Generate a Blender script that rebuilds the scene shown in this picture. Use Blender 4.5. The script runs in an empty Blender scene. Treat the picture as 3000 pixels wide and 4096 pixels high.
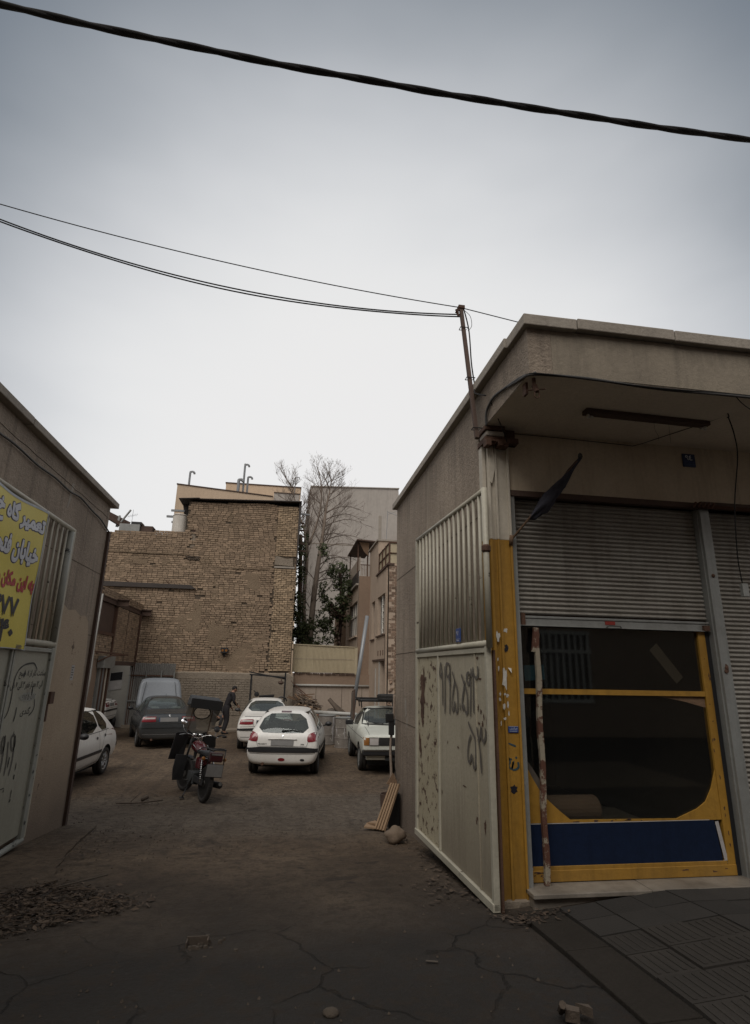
import bpy, bmesh, math, random
from math import sin, cos, pi, radians, atan2, hypot, sqrt
from mathutils import Vector, Matrix, noise
from mathutils.bvhtree import BVHTree
random.seed(7)
S = bpy.context.scene
COL = S.collection

# ------------------------------------------------------------------ camera
cd = bpy.data.cameras.new('camera')
cam = bpy.data.objects.new('camera', cd); COL.objects.link(cam)
cd.sensor_fit = 'HORIZONTAL'; cd.sensor_width = 36.0; cd.lens = 27.11
cd.clip_start = 0.05; cd.clip_end = 2000
def cam_matrix(pitch, roll, yaw, loc):
    f = Vector((sin(yaw)*cos(pitch), cos(yaw)*cos(pitch), sin(pitch)))
    r0 = Vector((cos(yaw), -sin(yaw), 0)); u0 = r0.cross(f)
    r = cos(roll)*r0 + sin(roll)*u0; u = -sin(roll)*r0 + cos(roll)*u0
    m = Matrix((r, u, -f)).transposed().to_4x4(); m.translation = loc
    return m
cam.matrix_world = cam_matrix(radians(15.818), radians(1.160), radians(8.728), Vector((0, 0, 1.65)))
S.camera = cam

# ------------------------------------------------------------------ light
SUN_EL, SUN_AZ = radians(52), radians(-150)      # high veiled sun, azimuth from +Y towards +X
W = bpy.data.worlds.new('World'); S.world = W; W.use_nodes = True
nt = W.node_tree; nt.nodes.clear()
N = nt.nodes.new; LK = nt.links.new
out = N('ShaderNodeOutputWorld'); bg = N('ShaderNodeBackground'); bg.inputs[1].default_value = 0.1
sky = N('ShaderNodeTexSky'); sky.sky_type = 'NISHITA'; sky.sun_disc = False
sky.sun_elevation = SUN_EL; sky.sun_rotation = SUN_AZ; sky.dust_density = 3; sky.air_density = 1
tc = N('ShaderNodeTexCoord')
GLOW = Vector((sin(radians(9))*cos(radians(15)), cos(radians(9))*cos(radians(15)), sin(radians(15))))
dot = N('ShaderNodeVectorMath'); dot.operation = 'DOT_PRODUCT'; dot.inputs[1].default_value = GLOW
nz = N('ShaderNodeTexNoise'); nz.inputs['Scale'].default_value = 1.6; nz.inputs['Detail'].default_value = 4; nz.inputs['Roughness'].default_value = .5
mpn = N('ShaderNodeMapping'); mpn.inputs['Scale'].default_value = (1, 1, 2.6)
addn = N('ShaderNodeMath'); addn.operation = 'MULTIPLY_ADD'; addn.inputs[1].default_value = 0.11; 
sub = N('ShaderNodeMath'); sub.operation = 'SUBTRACT'; sub.inputs[1].default_value = 0.055
ramp = N('ShaderNodeValToRGB'); ramp.color_ramp.interpolation = 'B_SPLINE'
els = ramp.color_ramp.elements
for e, (p_, c_) in zip([els[0], els[1]] + [els.new(.5) for _ in range(4)], [(-1, 0)]*6): pass
stops = [(0.0, (4.9, 4.65, 4.45)), (0.35, (4.0, 3.95, 3.95)), (0.58, (1.25, 1.5, 1.85)), (0.68, (1.6, 1.85, 2.15)), (0.77, (3.7, 3.9, 4.15)), (0.84, (5.8, 5.9, 6.05)), (0.90, (7.3, 7.3, 7.25)), (0.955, (7.6, 7.5, 7.4))]
while len(els) > 2: els.remove(els[-1])
stops = [(p_, tuple(q_/10 for q_ in c_)) for p_, c_ in stops]
els[0].position = stops[0][0]; els[0].color = (*stops[0][1], 1)
els[1].position = stops[-1][0]; els[1].color = (*stops[-1][1], 1)
for p_, c_ in stops[1:-1]:
    e = els.new(p_); e.color = (*c_, 1)
mix = N('ShaderNodeMix'); mix.data_type = 'RGBA'; mix.inputs[0].default_value = 0.93
LK(tc.outputs['Generated'], dot.inputs[0]); LK(tc.outputs['Generated'], mpn.inputs['Vector']); LK(mpn.outputs[0], nz.inputs['Vector'])
LK(nz.outputs['Fac'], addn.inputs[0]); LK(dot.outputs['Value'], addn.inputs[2]); LK(addn.outputs[0], sub.inputs[0])
LK(sub.outputs[0], ramp.inputs[0])
gain = N('ShaderNodeVectorMath'); gain.operation = 'SCALE'; gain.inputs[3].default_value = 10; LK(ramp.outputs[0], gain.inputs[0])
LK(sky.outputs[0], mix.inputs[6]); LK(gain.outputs[0], mix.inputs[7]); LK(mix.outputs[2], bg.inputs[0]); LK(bg.outputs[0], out.inputs[0])

sd = bpy.data.lights.new('sun', 'SUN'); sd.energy = 1.35; sd.angle = radians(40); sd.color = (1, .955, .89)
sun = bpy.data.objects.new('sun', sd); COL.objects.link(sun)
sdir = Vector((sin(SUN_AZ)*cos(SUN_EL), cos(SUN_AZ)*cos(SUN_EL), sin(SUN_EL)))
sun.rotation_euler = sdir.to_track_quat('Z', 'Y').to_euler(); sun.location = (0, 0, 30)
S.view_settings.view_transform = 'Standard'; S.view_settings.look = 'None'
S.view_settings.exposure = 0.22; S.view_settings.gamma = 1
try: S.view_settings.use_curve_mapping = False
except Exception: pass

# ------------------------------------------------------------------ helpers
class MB:
    def __init__(s): s.v = []; s.f = []; s.mi = []
    def add(s, vs, fs, mi=0):
        n = len(s.v); s.v += [tuple(v) for v in vs]
        for f in fs: s.f.append(tuple(n+i for i in f)); s.mi.append(mi)
        return s
    def box(s, x0, y0, z0, x1, y1, z1, mi=0):
        x0, x1 = sorted((x0, x1)); y0, y1 = sorted((y0, y1)); z0, z1 = sorted((z0, z1))
        return s.add([(x0,y0,z0),(x1,y0,z0),(x1,y1,z0),(x0,y1,z0),(x0,y0,z1),(x1,y0,z1),(x1,y1,z1),(x0,y1,z1)],
            [(3,2,1,0),(4,5,6,7),(0,1,5,4),(1,2,6,5),(2,3,7,6),(3,0,4,7)], mi)
    def hexa(s, p, mi=0):  # 8 points bottom ring then top ring
        return s.add(p, [(3,2,1,0),(4,5,6,7),(0,1,5,4),(1,2,6,5),(2,3,7,6),(3,0,4,7)], mi)
    def beam(s, a, b, w, h, up=(0,0,1), mi=0):
        a = Vector(a); b = Vector(b); d = (b-a).normalized(); u = Vector(up)
        if abs(d.dot(u)) > .95: u = Vector((0,1,0))
        x = d.cross(u).normalized(); z = x.cross(d)
        p = []
        for c in (a, b):
            for sx, sz in ((-1,-1),(1,-1),(1,1),(-1,1)): p.append(c + x*sx*w/2 + z*sz*h/2)
        return s.add(p, [(0,1,2,3),(7,6,5,4),(4,5,1,0),(5,6,2,1),(6,7,3,2),(7,4,0,3)], mi)
    def tube(s, pts, r, n=8, mi=0, closed=False):
        pts = [Vector(p) for p in pts]; k = len(pts)
        rs = r if isinstance(r, (list, tuple)) else [r]*k
        base = len(s.v); prev = None
        for i, p in enumerate(pts):
            if closed: d = pts[(i+1) % k] - pts[i-1]
            else: d = pts[min(i+1, k-1)] - pts[max(i-1, 0)]
            d = d.normalized() if d.length > 1e-9 else Vector((0,0,1))
            if prev is None:
                u = Vector((0,0,1)) if abs(d.z) < .9 else Vector((1,0,0))
                x = d.cross(u).normalized()
            else:
                x = (prev - d*prev.dot(d))
                x = x.normalized() if x.length > 1e-6 else d.orthogonal().normalized()
            prev = x; y = d.cross(x)
            for j in range(n):
                a = 2*pi*j/n; s.v.append(tuple(p + (x*cos(a) + y*sin(a))*rs[i]))
        m = k if closed else k-1
        for i in range(m):
            for j in range(n):
                a = base+i*n+j; b = base+i*n+(j+1) % n
                c = base+((i+1) % k)*n+(j+1) % n; d_ = base+((i+1) % k)*n+j
                s.f.append((a, b, c, d_)); s.mi.append(mi)
        if not closed:
            s.f.append(tuple(base+j for j in range(n))[::-1]); s.mi.append(mi)
            s.f.append(tuple(base+(k-1)*n+j for j in range(n))); s.mi.append(mi)
        return s
    def lathe(s, prof, c, axis='z', n=24, mi=0):   # prof: (radius, height)
        c = Vector(c); base = len(s.v); k = len(prof)
        for r, h in prof:
            for j in range(n):
                a = 2*pi*j/n; u, v = r*cos(a), r*sin(a)
                q = {'z': (u, v, h), 'x': (h, u, v), 'y': (v, h, u)}[axis]
                s.v.append(tuple(c + Vector(q)))
        for i in range(k-1):
            for j in range(n):
                a = base+i*n+j; b = base+i*n+(j+1) % n
                s.f.append((a, b, b+n, a+n)); s.mi.append(mi)
        for i in (0, k-1):
            if prof[i][0] > 1e-5:
                t = tuple(base+i*n+j for j in range(n)); s.f.append(t[::-1] if i == 0 else t); s.mi.append(mi)
        return s
    def prism(s, pts, d, mi=0):    # planar polygon (3D points) pushed along d
        pts = [Vector(p) for p in pts]; d = Vector(d); n = len(pts)
        return s.add(pts + [p+d for p in pts], [tuple(range(n))[::-1], tuple(range(n, 2*n))] + [(i, (i+1) % n, n+(i+1) % n, n+i) for i in range(n)], mi)
    def face(s, pts, mi=0): return s.add(pts, [tuple(range(len(pts)))], mi)
    def mesh(s, name, mats, smooth=False, fix=True):
        me = bpy.data.meshes.new(name); me.from_pydata(s.v, [], s.f)
        for m in (mats if isinstance(mats, (list, tuple)) else [mats]): me.materials.append(m)
        for p, i in zip(me.polygons, s.mi): p.material_index = i
        if smooth: me.polygons.foreach_set('use_smooth', [True]*len(me.polygons))
        if fix:
            b = bmesh.new(); b.from_mesh(me); bmesh.ops.recalc_face_normals(b, faces=b.faces); b.to_mesh(me); b.free()
        me.update(); return me
    def build(s, name, mats, parent=None, smooth=False, bevel=0, fix=True, loc=None):
        o = bpy.data.objects.new(name, s.mesh(name, mats, smooth, fix)); COL.objects.link(o)
        if parent is not None:
            o.parent = parent
            if parent.get('_wl'): o.location = -parent.location
        if loc is not None: o.location = loc
        if bevel:
            m = o.modifiers.new('bevel', 'BEVEL'); m.width = bevel; m.segments = 2; m.limit_method = 'ANGLE'; m.angle_limit = radians(40)
        return o
def obj(name, me, parent=None, loc=(0,0,0), rot=None):
    o = bpy.data.objects.new(name, me); COL.objects.link(o); o.parent = parent; o.location = loc
    if rot is not None: o.rotation_euler = rot
    if parent is not None and parent.get('_wl'): o.location = Vector(loc) - parent.location
    return o
def tag(o, label=None, cat=None, group=None, kind=None):
    if label: o['label'] = label
    if cat: o['category'] = cat
    if group: o['group'] = group
    if kind: o['kind'] = kind
    return o
def thing(name, label, cat, loc=(0,0,0), rz=0, group=None, local=False):
    o = bpy.data.objects.new(name, None); COL.objects.link(o); o.location = loc; o.rotation_euler = (0, 0, rz)
    o.empty_display_size = .2
    if not local: o['_wl'] = 1
    return tag(o, label, cat, group)
def sag(a, b, drop, n=24):
    a = Vector(a); b = Vector(b)
    return [a.lerp(b, i/n) - Vector((0, 0, 4*drop*(i/n)*(1-i/n))) for i in range(n+1)]

def gz(x, y):            # ground height: the street is level, the yard drops away and levels out
    z = 0.0
    t = max(0, min(1, (y-3.2)/8.6)); z = -.69*(t*t*(3-2*t)*.35 + t*.65)
    if x > 1.9 and y < 5.2: z += min(.12, (x-1.9)*.10) * max(0, min(1, (y-1)/3.0))
    return z

# ------------------------------------------------------------------ materials
def nodes(name):
    m = bpy.data.materials.new(name); m.use_nodes = True; t = m.node_tree
    return m, t, t.nodes['Principled BSDF']
def coords(t, kind='world', scale=(1,1,1), rot=(0,0,0)):
    mp = t.nodes.new('ShaderNodeMapping'); mp.inputs['Scale'].default_value = scale; mp.inputs['Rotation'].default_value = rot
    if kind == 'world': g = t.nodes.new('ShaderNodeNewGeometry'); t.links.new(g.outputs['Position'], mp.inputs[0])
    else: g = t.nodes.new('ShaderNodeTexCoord'); t.links.new(g.outputs['Object'], mp.inputs[0])
    return mp.outputs[0]
def noise_n(t, vec, scale, detail=5, rough=.6, dist=0):
    n = t.nodes.new('ShaderNodeTexNoise'); n.inputs['Scale'].default_value = scale; n.inputs['Detail'].default_value = detail
    n.inputs['Roughness'].default_value = rough; n.inputs['Distortion'].default_value = dist
    t.links.new(vec, n.inputs['Vector']); return n.outputs['Fac']
def ramp_n(t, fac, lo, hi, a=0., b=1.):
    r = t.nodes.new('ShaderNodeMapRange'); r.inputs['From Min'].default_value = lo; r.inputs['From Max'].default_value = hi
    r.inputs['To Min'].default_value = a; r.inputs['To Max'].default_value = b
    t.links.new(fac, r.inputs['Value']); return r.outputs[0]
def mixc(t, fac, a, b, mode='MIX'):
    m = t.nodes.new('ShaderNodeMix'); m.data_type = 'RGBA'; m.blend_type = mode
    if isinstance(fac, (int, float)): m.inputs[0].default_value = fac
    else: t.links.new(fac, m.inputs[0])
    for i, c in ((6, a), (7, b)):
        if isinstance(c, tuple): m.inputs[i].default_value = (*c, 1)
        else: t.links.new(c, m.inputs[i])
    return m.outputs[2]
def math_n(t, op, a, b=None):
    m = t.nodes.new('ShaderNodeMath'); m.operation = op
    for i, c in ((0, a), (1, b)):
        if c is None: continue
        if isinstance(c, (int, float)): m.inputs[i].default_value = c
        else: t.links.new(c, m.inputs[i])
    return m.outputs[0]
def bump(t, b, h, strength, dist=.01):
    n = t.nodes.new('ShaderNodeBump'); n.inputs['Strength'].default_value = strength; n.inputs['Distance'].default_value = dist
    t.links.new(h, n.inputs['Height']); t.links.new(n.outputs[0], b.inputs['Normal'])
def grime(name, c, dark=None, light=None, scale=1.2, fine=25, rough=.85, bmp=.25, bd=.01, streak=0., spots=None, spot_lim=.68, spot_scale=6, coord='world', metal=0, spec=None, isl=0., low=None, fa=.38, top=None, hold=.55):
    """base colour + broad blotches + vertical streaks + sharp stains"""
    m, t, b = nodes(name); v = coords(t, coord)
    dark = dark or tuple(x*.6 for x in c); light = light or tuple(min(1, x*1.22) for x in c)
    f1 = ramp_n(t, noise_n(t, v, scale, 6, .62), .3, .7)
    col = mixc(t, f1, dark, light)
    col = mixc(t, hold, col, c)
    f2 = ramp_n(t, noise_n(t, v, fine, 4, .7), .25, .75)
    col = mixc(t, math_n(t, 'MULTIPLY', f2, fa), col, tuple(x*.55 for x in c))
    if streak:
        vs = coords(t, coord, (7, 7, .5)); f3 = ramp_n(t, noise_n(t, vs, 1.3, 5, .7), .5, .78)
        col = mixc(t, math_n(t, 'MULTIPLY', f3, streak), col, tuple(x*.45 for x in dark))
    if low:    # splash dirt above the floor: (z height, colour, strength)
        g = t.nodes.new('ShaderNodeSeparateXYZ'); t.links.new(v, g.inputs[0])
        zz = math_n(t, 'ADD', g.outputs[2], math_n(t, 'MULTIPLY', noise_n(t, v, 2.2, 5), -.8))
        col = mixc(t, ramp_n(t, zz, low[0], low[0]-1.0, 0, low[2]), col, low[1])
    if top:    # rain-washed dirt running down from a ledge: (z of the ledge, reach, strength)
        g = t.nodes.new('ShaderNodeSeparateXYZ'); t.links.new(v, g.inputs[0]); vs = coords(t, coord, (5, 5, .35))
        rn = math_n(t, 'MULTIPLY', noise_n(t, vs, 1.6, 6, .7), top[1]*2.2); zz = math_n(t, 'ADD', g.outputs[2], rn)
        col = mixc(t, ramp_n(t, zz, top[0]+top[1]*.55, top[0]+top[1]*1.55, 0, top[2]), col, tuple(x*.42 for x in c))
    if spots:
        f4 = ramp_n(t, noise_n(t, v, spot_scale, 8, .72), spot_lim, spot_lim+.035)
        col = mixc(t, f4, col, spots)
    if isl:
        g = t.nodes.new('ShaderNodeNewGeometry'); oi = t.nodes.new('ShaderNodeObjectInfo')
        rr = math_n(t, 'FRACT', math_n(t, 'ADD', g.outputs['Random Per Island'], oi.outputs['Random']))
        hs = t.nodes.new('ShaderNodeHueSaturation'); t.links.new(col, hs.inputs['Color'])
        t.links.new(ramp_n(t, rr, 0, 1, 1-isl, 1+isl), hs.inputs['Value'])
        hs.inputs['Saturation'].default_value = 1.; col = hs.outputs[0]
    t.links.new(col, b.inputs['Base Color']); b.inputs['Roughness'].default_value = rough; b.inputs['Metallic'].default_value = metal
    if spec is not None: b.inputs['Specular IOR Level'].default_value = spec
    if bmp: bump(t, b, math_n(t, 'ADD', f2, math_n(t, 'MULTIPLY', f1, .6)), bmp, bd)
    return m
M = {}
def plain(name, c, rough=.5, metal=0, coat=0, emit=None, alpha=None):
    m, t, b = nodes(name)
    v = coords(t, 'obj'); f = ramp_n(t, noise_n(t, v, 9, 5, .7), .3, .75)
    t.links.new(mixc(t, f, c, tuple(x*.78 for x in c)), b.inputs['Base Color'])
    t.links.new(ramp_n(t, f, 0, 1, max(0, rough-.05), min(1, rough+.1)), b.inputs['Roughness'])
    b.inputs['Metallic'].default_value = metal; b.inputs['Coat Weight'].default_value = coat
    return m
def glass(name, tint=(.55,.6,.58), clear=.55, rough=.03, film=(.05,.055,.055)):
    m, t, b = nodes(name); t.nodes.remove(b); o = t.nodes['Material Output']
    tr = t.nodes.new('ShaderNodeBsdfTransparent'); tr.inputs[0].default_value = (*tint, 1)
    gl = t.nodes.new('ShaderNodeBsdfGlossy'); gl.inputs['Roughness'].default_value = rough; gl.inputs[0].default_value = (.9,.95,.95,1)
    df = t.nodes.new('ShaderNodeBsdfDiffuse'); df.inputs[0].default_value = (*film, 1)
    lw = t.nodes.new('ShaderNodeLayerWeight'); lw.inputs[0].default_value = .5; fr = math_n(t, 'ADD', math_n(t, 'MULTIPLY', math_n(t, 'POWER', lw.outputs['Facing'], 5), .9), .045)
    a = t.nodes.new('ShaderNodeMixShader'); a.inputs[0].default_value = clear
    t.links.new(df.outputs[0], a.inputs[1]); t.links.new(tr.outputs[0], a.inputs[2])
    c = t.nodes.new('ShaderNodeMixShader'); t.links.new(fr, c.inputs[0]); t.links.new(a.outputs[0], c.inputs[1]); t.links.new(gl.outputs[0], c.inputs[2])
    t.links.new(c.outputs[0], o.inputs[0]); return m

M = {}
PL = (.36, .292, .228)
M['plaster'] = grime('plaster', PL, dark=(.20,.157,.12), light=(.47,.385,.30), scale=.7, fine=28, streak=.7, bmp=.5, bd=.02, low=(.45, (.15,.115,.088), .85), fa=.6, hold=.2, spots=(.235,.19,.15), spot_lim=.64, spot_scale=1.7, top=(4.2, .7, .7))
M['plaster_low'] = grime('plaster_low', (.47,.37,.265), dark=(.36,.27,.19), light=(.53,.43,.32), scale=1.1, fine=45, streak=.15, bmp=.45, spots=(.12,.08,.055), spot_lim=.63, spot_scale=2.6, low=(.3, (.14,.105,.08), .8), fa=.5)
M['coping'] = grime('coping', (.37,.33,.28), dark=(.22,.19,.16), scale=2.5, fine=30, streak=.3, bmp=.35)
M['fascia'] = grime('fascia', (.30,.255,.195), dark=(.14,.12,.095), light=(.36,.31,.24), scale=1.2, fine=30, fa=.5, top=(4.36, .3, .75), streak=.4, bmp=.3, spots=(.09,.08,.07), spot_lim=.66, spot_scale=1.6)
M['shopwall'] = grime('shopwall', (.66,.57,.44), dark=(.36,.27,.18), light=(.68,.60,.47), scale=.8, fine=35, fa=.5, streak=.4, hold=.3, bmp=.2, spots=(.14,.095,.06), spot_lim=.72, spot_scale=9)
M['soffit'] = grime('soffit', (.72,.64,.54), dark=(.54,.46,.375), scale=1.0, fine=30, bmp=.2)
M['brick'] = grime('brick', (.315,.228,.155), dark=(.215,.152,.105), light=(.365,.272,.188), scale=.45, fine=14, rough=.95, bmp=.6, bd=.012, isl=.26, spots=(.235,.172,.115), spot_lim=.56, spot_scale=1.3)
M['brick_pale'] = grime('brick_pale', (.385,.285,.185), dark=(.27,.19,.125), light=(.44,.33,.22), scale=.7, fine=14, rough=.95, bmp=.6, bd=.012, isl=.28)
M['brick_red'] = grime('brick_red', (.215,.148,.105), dark=(.14,.092,.066), scale=.9, fine=14, rough=.95, bmp=.6, isl=.4)
M['mortar'] = grime('mortar', (.115,.088,.062), dark=(.055,.04,.03), light=(.18,.14,.10), scale=.8, fine=18, rough=.97, bmp=.7, bd=.02)
M['mudplaster'] = grime('mudplaster', (.245,.18,.12), dark=(.16,.115,.075), light=(.30,.225,.155), scale=1.1, fine=16, rough=.97, bmp=.7, bd=.02)
M['concrete'] = grime('concrete', (.27,.225,.175), dark=(.16,.13,.10), scale=1.0, fine=18, rough=.95, bmp=.6, bd=.02, streak=.3)
M['beige'] = grime('beige', (.60,.46,.33), dark=(.46,.35,.245), light=(.65,.51,.38), scale=.5, fine=9, bmp=.15, streak=.25)
M['beige2'] = grime('beige2', (.49,.385,.295), dark=(.33,.25,.19), light=(.55,.44,.345), scale=.7, fine=9, bmp=.2, streak=.45)
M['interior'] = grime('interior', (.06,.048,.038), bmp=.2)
M['brownwall'] = grime('brownwall', (.27,.19,.135), dark=(.2,.14,.10), scale=.5, fine=12, bmp=.3)
M['greywall'] = grime('greywall', (.46,.42,.38), dark=(.37,.335,.30), light=(.52,.475,.43), scale=.16, fine=2.5, bmp=.1, streak=.4)
M['lowwall'] = grime('lowwall', (.40,.33,.27), dark=(.3,.24,.19), scale=.7, fine=9, streak=.2, bmp=.15)
M['gatepaint'] = grime('gatepaint', (.47,.425,.325), dark=(.30,.26,.19), light=(.53,.49,.385), scale=1.1, fine=26, rough=.6, bmp=.15, streak=.55, spots=(.075,.035,.02), spot_lim=.70, spot_scale=11, low=(.45, (.17,.14,.105), .7), fa=.5)
M['gaterust'] = grime('gaterust', (.47,.42,.30), dark=(.31,.26,.17), light=(.54,.49,.37), scale=1.6, fine=30, rough=.65, bmp=.2, streak=.4, spots=(.07,.035,.022), spot_lim=.55, spot_scale=9)
M['gatelgrey'] = grime('gatelgrey', (.36,.355,.29), dark=(.25,.245,.2), light=(.42,.41,.34), scale=1.3, fine=30, rough=.5, bmp=.1, streak=.25, spots=(.05,.045,.04), spot_lim=.72, spot_scale=9)
M['gateframe'] = grime('gateframe', (.48,.455,.37), dark=(.27,.25,.2), scale=3, fine=30, rough=.5, bmp=.15, spots=(.07,.055,.045), spot_lim=.64, spot_scale=9)
M['gateframe2'] = grime('gateframe2', (.32,.33,.30), dark=(.24,.24,.2), scale=3, fine=30, rough=.5, bmp=.15, spots=(.04,.04,.04), spot_lim=.60, spot_scale=8)
M['rust'] = grime('rust', (.095,.048,.03), dark=(.05,.028,.02), light=(.15,.075,.045), scale=4, fine=30, rough=.85, bmp=.4)
M['rustbeam'] = grime('rustbeam', (.085,.052,.038), dark=(.045,.03,.024), light=(.12,.07,.05), scale=3, fine=30, rough=.8, bmp=.3)
M['yellow'] = grime('yellow', (.42,.225,.03), dark=(.25,.13,.022), light=(.47,.26,.04), scale=1.4, fine=18, rough=.55, bmp=.15, fa=.6, streak=.5, spots=(.12,.07,.03), spot_lim=.75, spot_scale=13, low=(-.2, (.10,.075,.05), .8))
M['colwhite'] = grime('colwhite', (.60,.55,.46), dark=(.33,.28,.22), scale=2, fine=28, rough=.7, bmp=.2, streak=.4, spots=(.16,.12,.08), spot_lim=.68, spot_scale=8)
M['slat'] = grime('slat', (.37,.35,.315), dark=(.23,.195,.16), light=(.46,.445,.41), scale=3, fine=30, rough=.48, metal=.3, bmp=.12, streak=.5, fa=.5, spots=(.13,.075,.045), spot_lim=.68, spot_scale=8)
M['steelgrey'] = grime('steelgrey', (.30,.31,.30), dark=(.2,.19,.175), scale=3, fine=25, rough=.5, metal=.3, bmp=.15, streak=.3, spots=(.06,.045,.035), spot_lim=.72, spot_scale=9)
M['blue'] = grime('blue', (.006,.015,.045), dark=(.004,.011,.033), light=(.009,.021,.058), scale=1.3, fine=20, fa=.7, spec=.2, rough=.75, bmp=.1, streak=.4, spots=(.12,.13,.16), spot_lim=.77, spot_scale=22)
M['paper'] = grime('paper', (.62,.60,.55), scale=5, fine=60, bmp=.2)
M['marble'] = grime('marble', (.24,.21,.175), dark=(.08,.068,.056), light=(.33,.295,.25), hold=.2, scale=2.6, fine=14, fa=.6, rough=.45, bmp=.1, spots=(.12,.105,.09), spot_lim=.66, spot_scale=5)
M['banner'] = grime('banner', (.72,.60,.075), dark=(.64,.52,.05), light=(.78,.67,.11), scale=1.5, fine=60, rough=.45, bmp=.03)
M['bannerhem'] = plain('bannerhem', (.45,.48,.52), .5)
M['ink_white'] = plain('ink_white', (.62,.64,.70), .5); M['ink_dark'] = plain('ink_dark', (.035,.03,.09), .5)
M['ink_black'] = plain('ink_black', (.012,.012,.02), .5); M['ink_red'] = plain('ink_red', (.45,.03,.035), .5)
M['spray'] = plain('spray', (.13,.115,.10), .7); M['marker'] = plain('marker', (.03,.03,.028), .6); M['spraydark'] = plain('spraydark', (.12,.115,.10), .7)
M['tealpaint'] = plain('tealpaint', (.035,.075,.095), .6)
M['cable'] = plain('cable', (.009,.008,.008), .95); M['greycable'] = plain('greycable', (.06,.058,.055), .6)
M['rubber'] = plain('rubber', (.02,.019,.018), .75); M['tyre'] = grime('tyre', (.022,.02,.019), light=(.05,.043,.036), scale=3, fine=30, rough=.85, bmp=.2, coord='obj')
M['blackplastic'] = plain('blackplastic', (.018,.018,.02), .45); M['darkint'] = plain('darkint', (.03,.032,.033), .85)
M['mirrorglass'] = plain('mirrorglass', (.9,.9,.92), .03, 1); M['chrome'] = plain('chrome', (.6,.6,.6), .15, 1); M['alu'] = plain('alu', (.42,.43,.44), .35, .8)
M['carwhite'] = grime('carwhite', (.78,.765,.73), dark=(.62,.59,.54), light=(.82,.81,.785), scale=1.5, fine=20, rough=.28, bmp=0, coord='obj', low=(.45, (.33,.28,.22), .5))
M['carcream'] = grime('carcream', (.62,.635,.57), dark=(.48,.48,.42), scale=1.6, fine=18, rough=.33, bmp=0, coord='obj', low=(.4, (.3,.26,.2), .5))
M['cargrey'] = grime('cargrey', (.075,.083,.09), dark=(.06,.062,.062), light=(.10,.11,.115), scale=1.6, fine=18, rough=.25, metal=.5, bmp=0, coord='obj', low=(.35, (.10,.085,.07), .6))
M['hoodgrey'] = grime('hoodgrey', (.25,.27,.295), dark=(.20,.215,.235), light=(.29,.31,.335), scale=2, fine=18, rough=.45, metal=.2, bmp=0, coord='obj')
M['tailbox'] = plain('tailbox', (.05,.008,.01), .35, 0, .3); M['lamp_red'] = plain('lamp_red', (.20,.012,.02), .18, 0, .5); M['lamp_clear'] = plain('lamp_clear', (.5,.47,.45), .15, 0, .5); M['lamp_amber'] = plain('lamp_amber', (.28,.12,.03), .3)
M['plate'] = plain('plate', (.20,.195,.19), .5); M['plateblue'] = plain('plateblue', (.02,.05,.15), .5)
M['carglass'] = glass('carglass', (.62,.68,.66), .74, film=(.16,.18,.18)); M['darkglass'] = glass('darkglass', (.2,.21,.21), .3, film=(.012,.012,.012))
M['shopglass'] = glass('shopglass', (.82,.82,.78), .93, film=(.05,.05,.05)); M['visor'] = glass('visor', (.70,.68,.63), .38, .25, film=(.24,.225,.20))
M['seat'] = plain('seat', (.10,.10,.10), .9); M['seatlight'] = plain('seatlight', (.30,.30,.28), .9)
M['bikered'] = plain('bikered', (.075,.006,.009), .25, 0, .6); M['bikeblack'] = plain('bikeblack', (.014,.014,.015), .5); M['engine'] = plain('engine', (.11,.105,.10), .45, .5)
M['canvas'] = grime('canvas', (.045,.047,.05), light=(.075,.078,.085), scale=4, fine=50, rough=.8, bmp=.3, coord='obj')
M['cloth_black'] = plain('cloth_black', (.016,.014,.016), .95); M['cloth_grey'] = plain('cloth_grey', (.085,.085,.09), .95); M['skin'] = plain('skin', (.32,.17,.11), .6); M['hair'] = plain('hair', (.015,.012,.011), .8)
M['cap'] = plain('cap', (.20,.065,.04), .8); M['flag'] = grime('flag', (.045,.045,.062), light=(.075,.075,.10), scale=6, fine=60, rough=.9, bmp=.3, coord='obj')
M['wood'] = grime('wood', (.20,.125,.075), dark=(.11,.07,.045), scale=5, fine=45, rough=.9, bmp=.5)
M['wood_pale'] = grime('wood_pale', (.30,.20,.12), dark=(.19,.12,.07), scale=5, fine=45, rough=.85, bmp=.4, coord='obj')
M['woodgrey'] = grime('woodgrey', (.11,.085,.065), dark=(.05,.04,.032), light=(.17,.13,.10), scale=5, fine=45, rough=.95, bmp=.5)
M['stick'] = grime('stick', (.32,.28,.21), dark=(.2,.17,.13), scale=3, fine=40, rough=.8, bmp=.4, spots=(.10,.04,.024), spot_lim=.475, spot_scale=5)
M['rock'] = grime('rock', (.20,.148,.105), dark=(.13,.095,.07), scale=6, fine=50, rough=.9, bmp=.5, coord='obj')
M['drum'] = grime('drum', (.20,.17,.145), dark=(.07,.06,.05), light=(.30,.28,.25), scale=5, fine=25, rough=.7, bmp=.3, coord='obj', spots=(.42,.40,.36), spot_lim=.60, spot_scale=9)
M['tank'] = grime('tank', (.64,.60,.54), dark=(.38,.34,.29), scale=1.5, fine=20, rough=.5, bmp=.1, streak=.3)
M['sheetyellow'] = grime('sheetyellow', (.50,.425,.29), dark=(.39,.325,.22), light=(.56,.485,.335), scale=.9, fine=12, rough=.6, bmp=.05, streak=.35)
M['sheetgrey'] = grime('sheetgrey', (.27,.265,.25), dark=(.18,.165,.15), scale=1.5, fine=12, rough=.5, metal=.3, bmp=.05, streak=.4)
M['roofsheet'] = grime('roofsheet', (.05,.04,.035), dark=(.03,.025,.022), scale=2, fine=20, rough=.7, bmp=.1)
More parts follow.
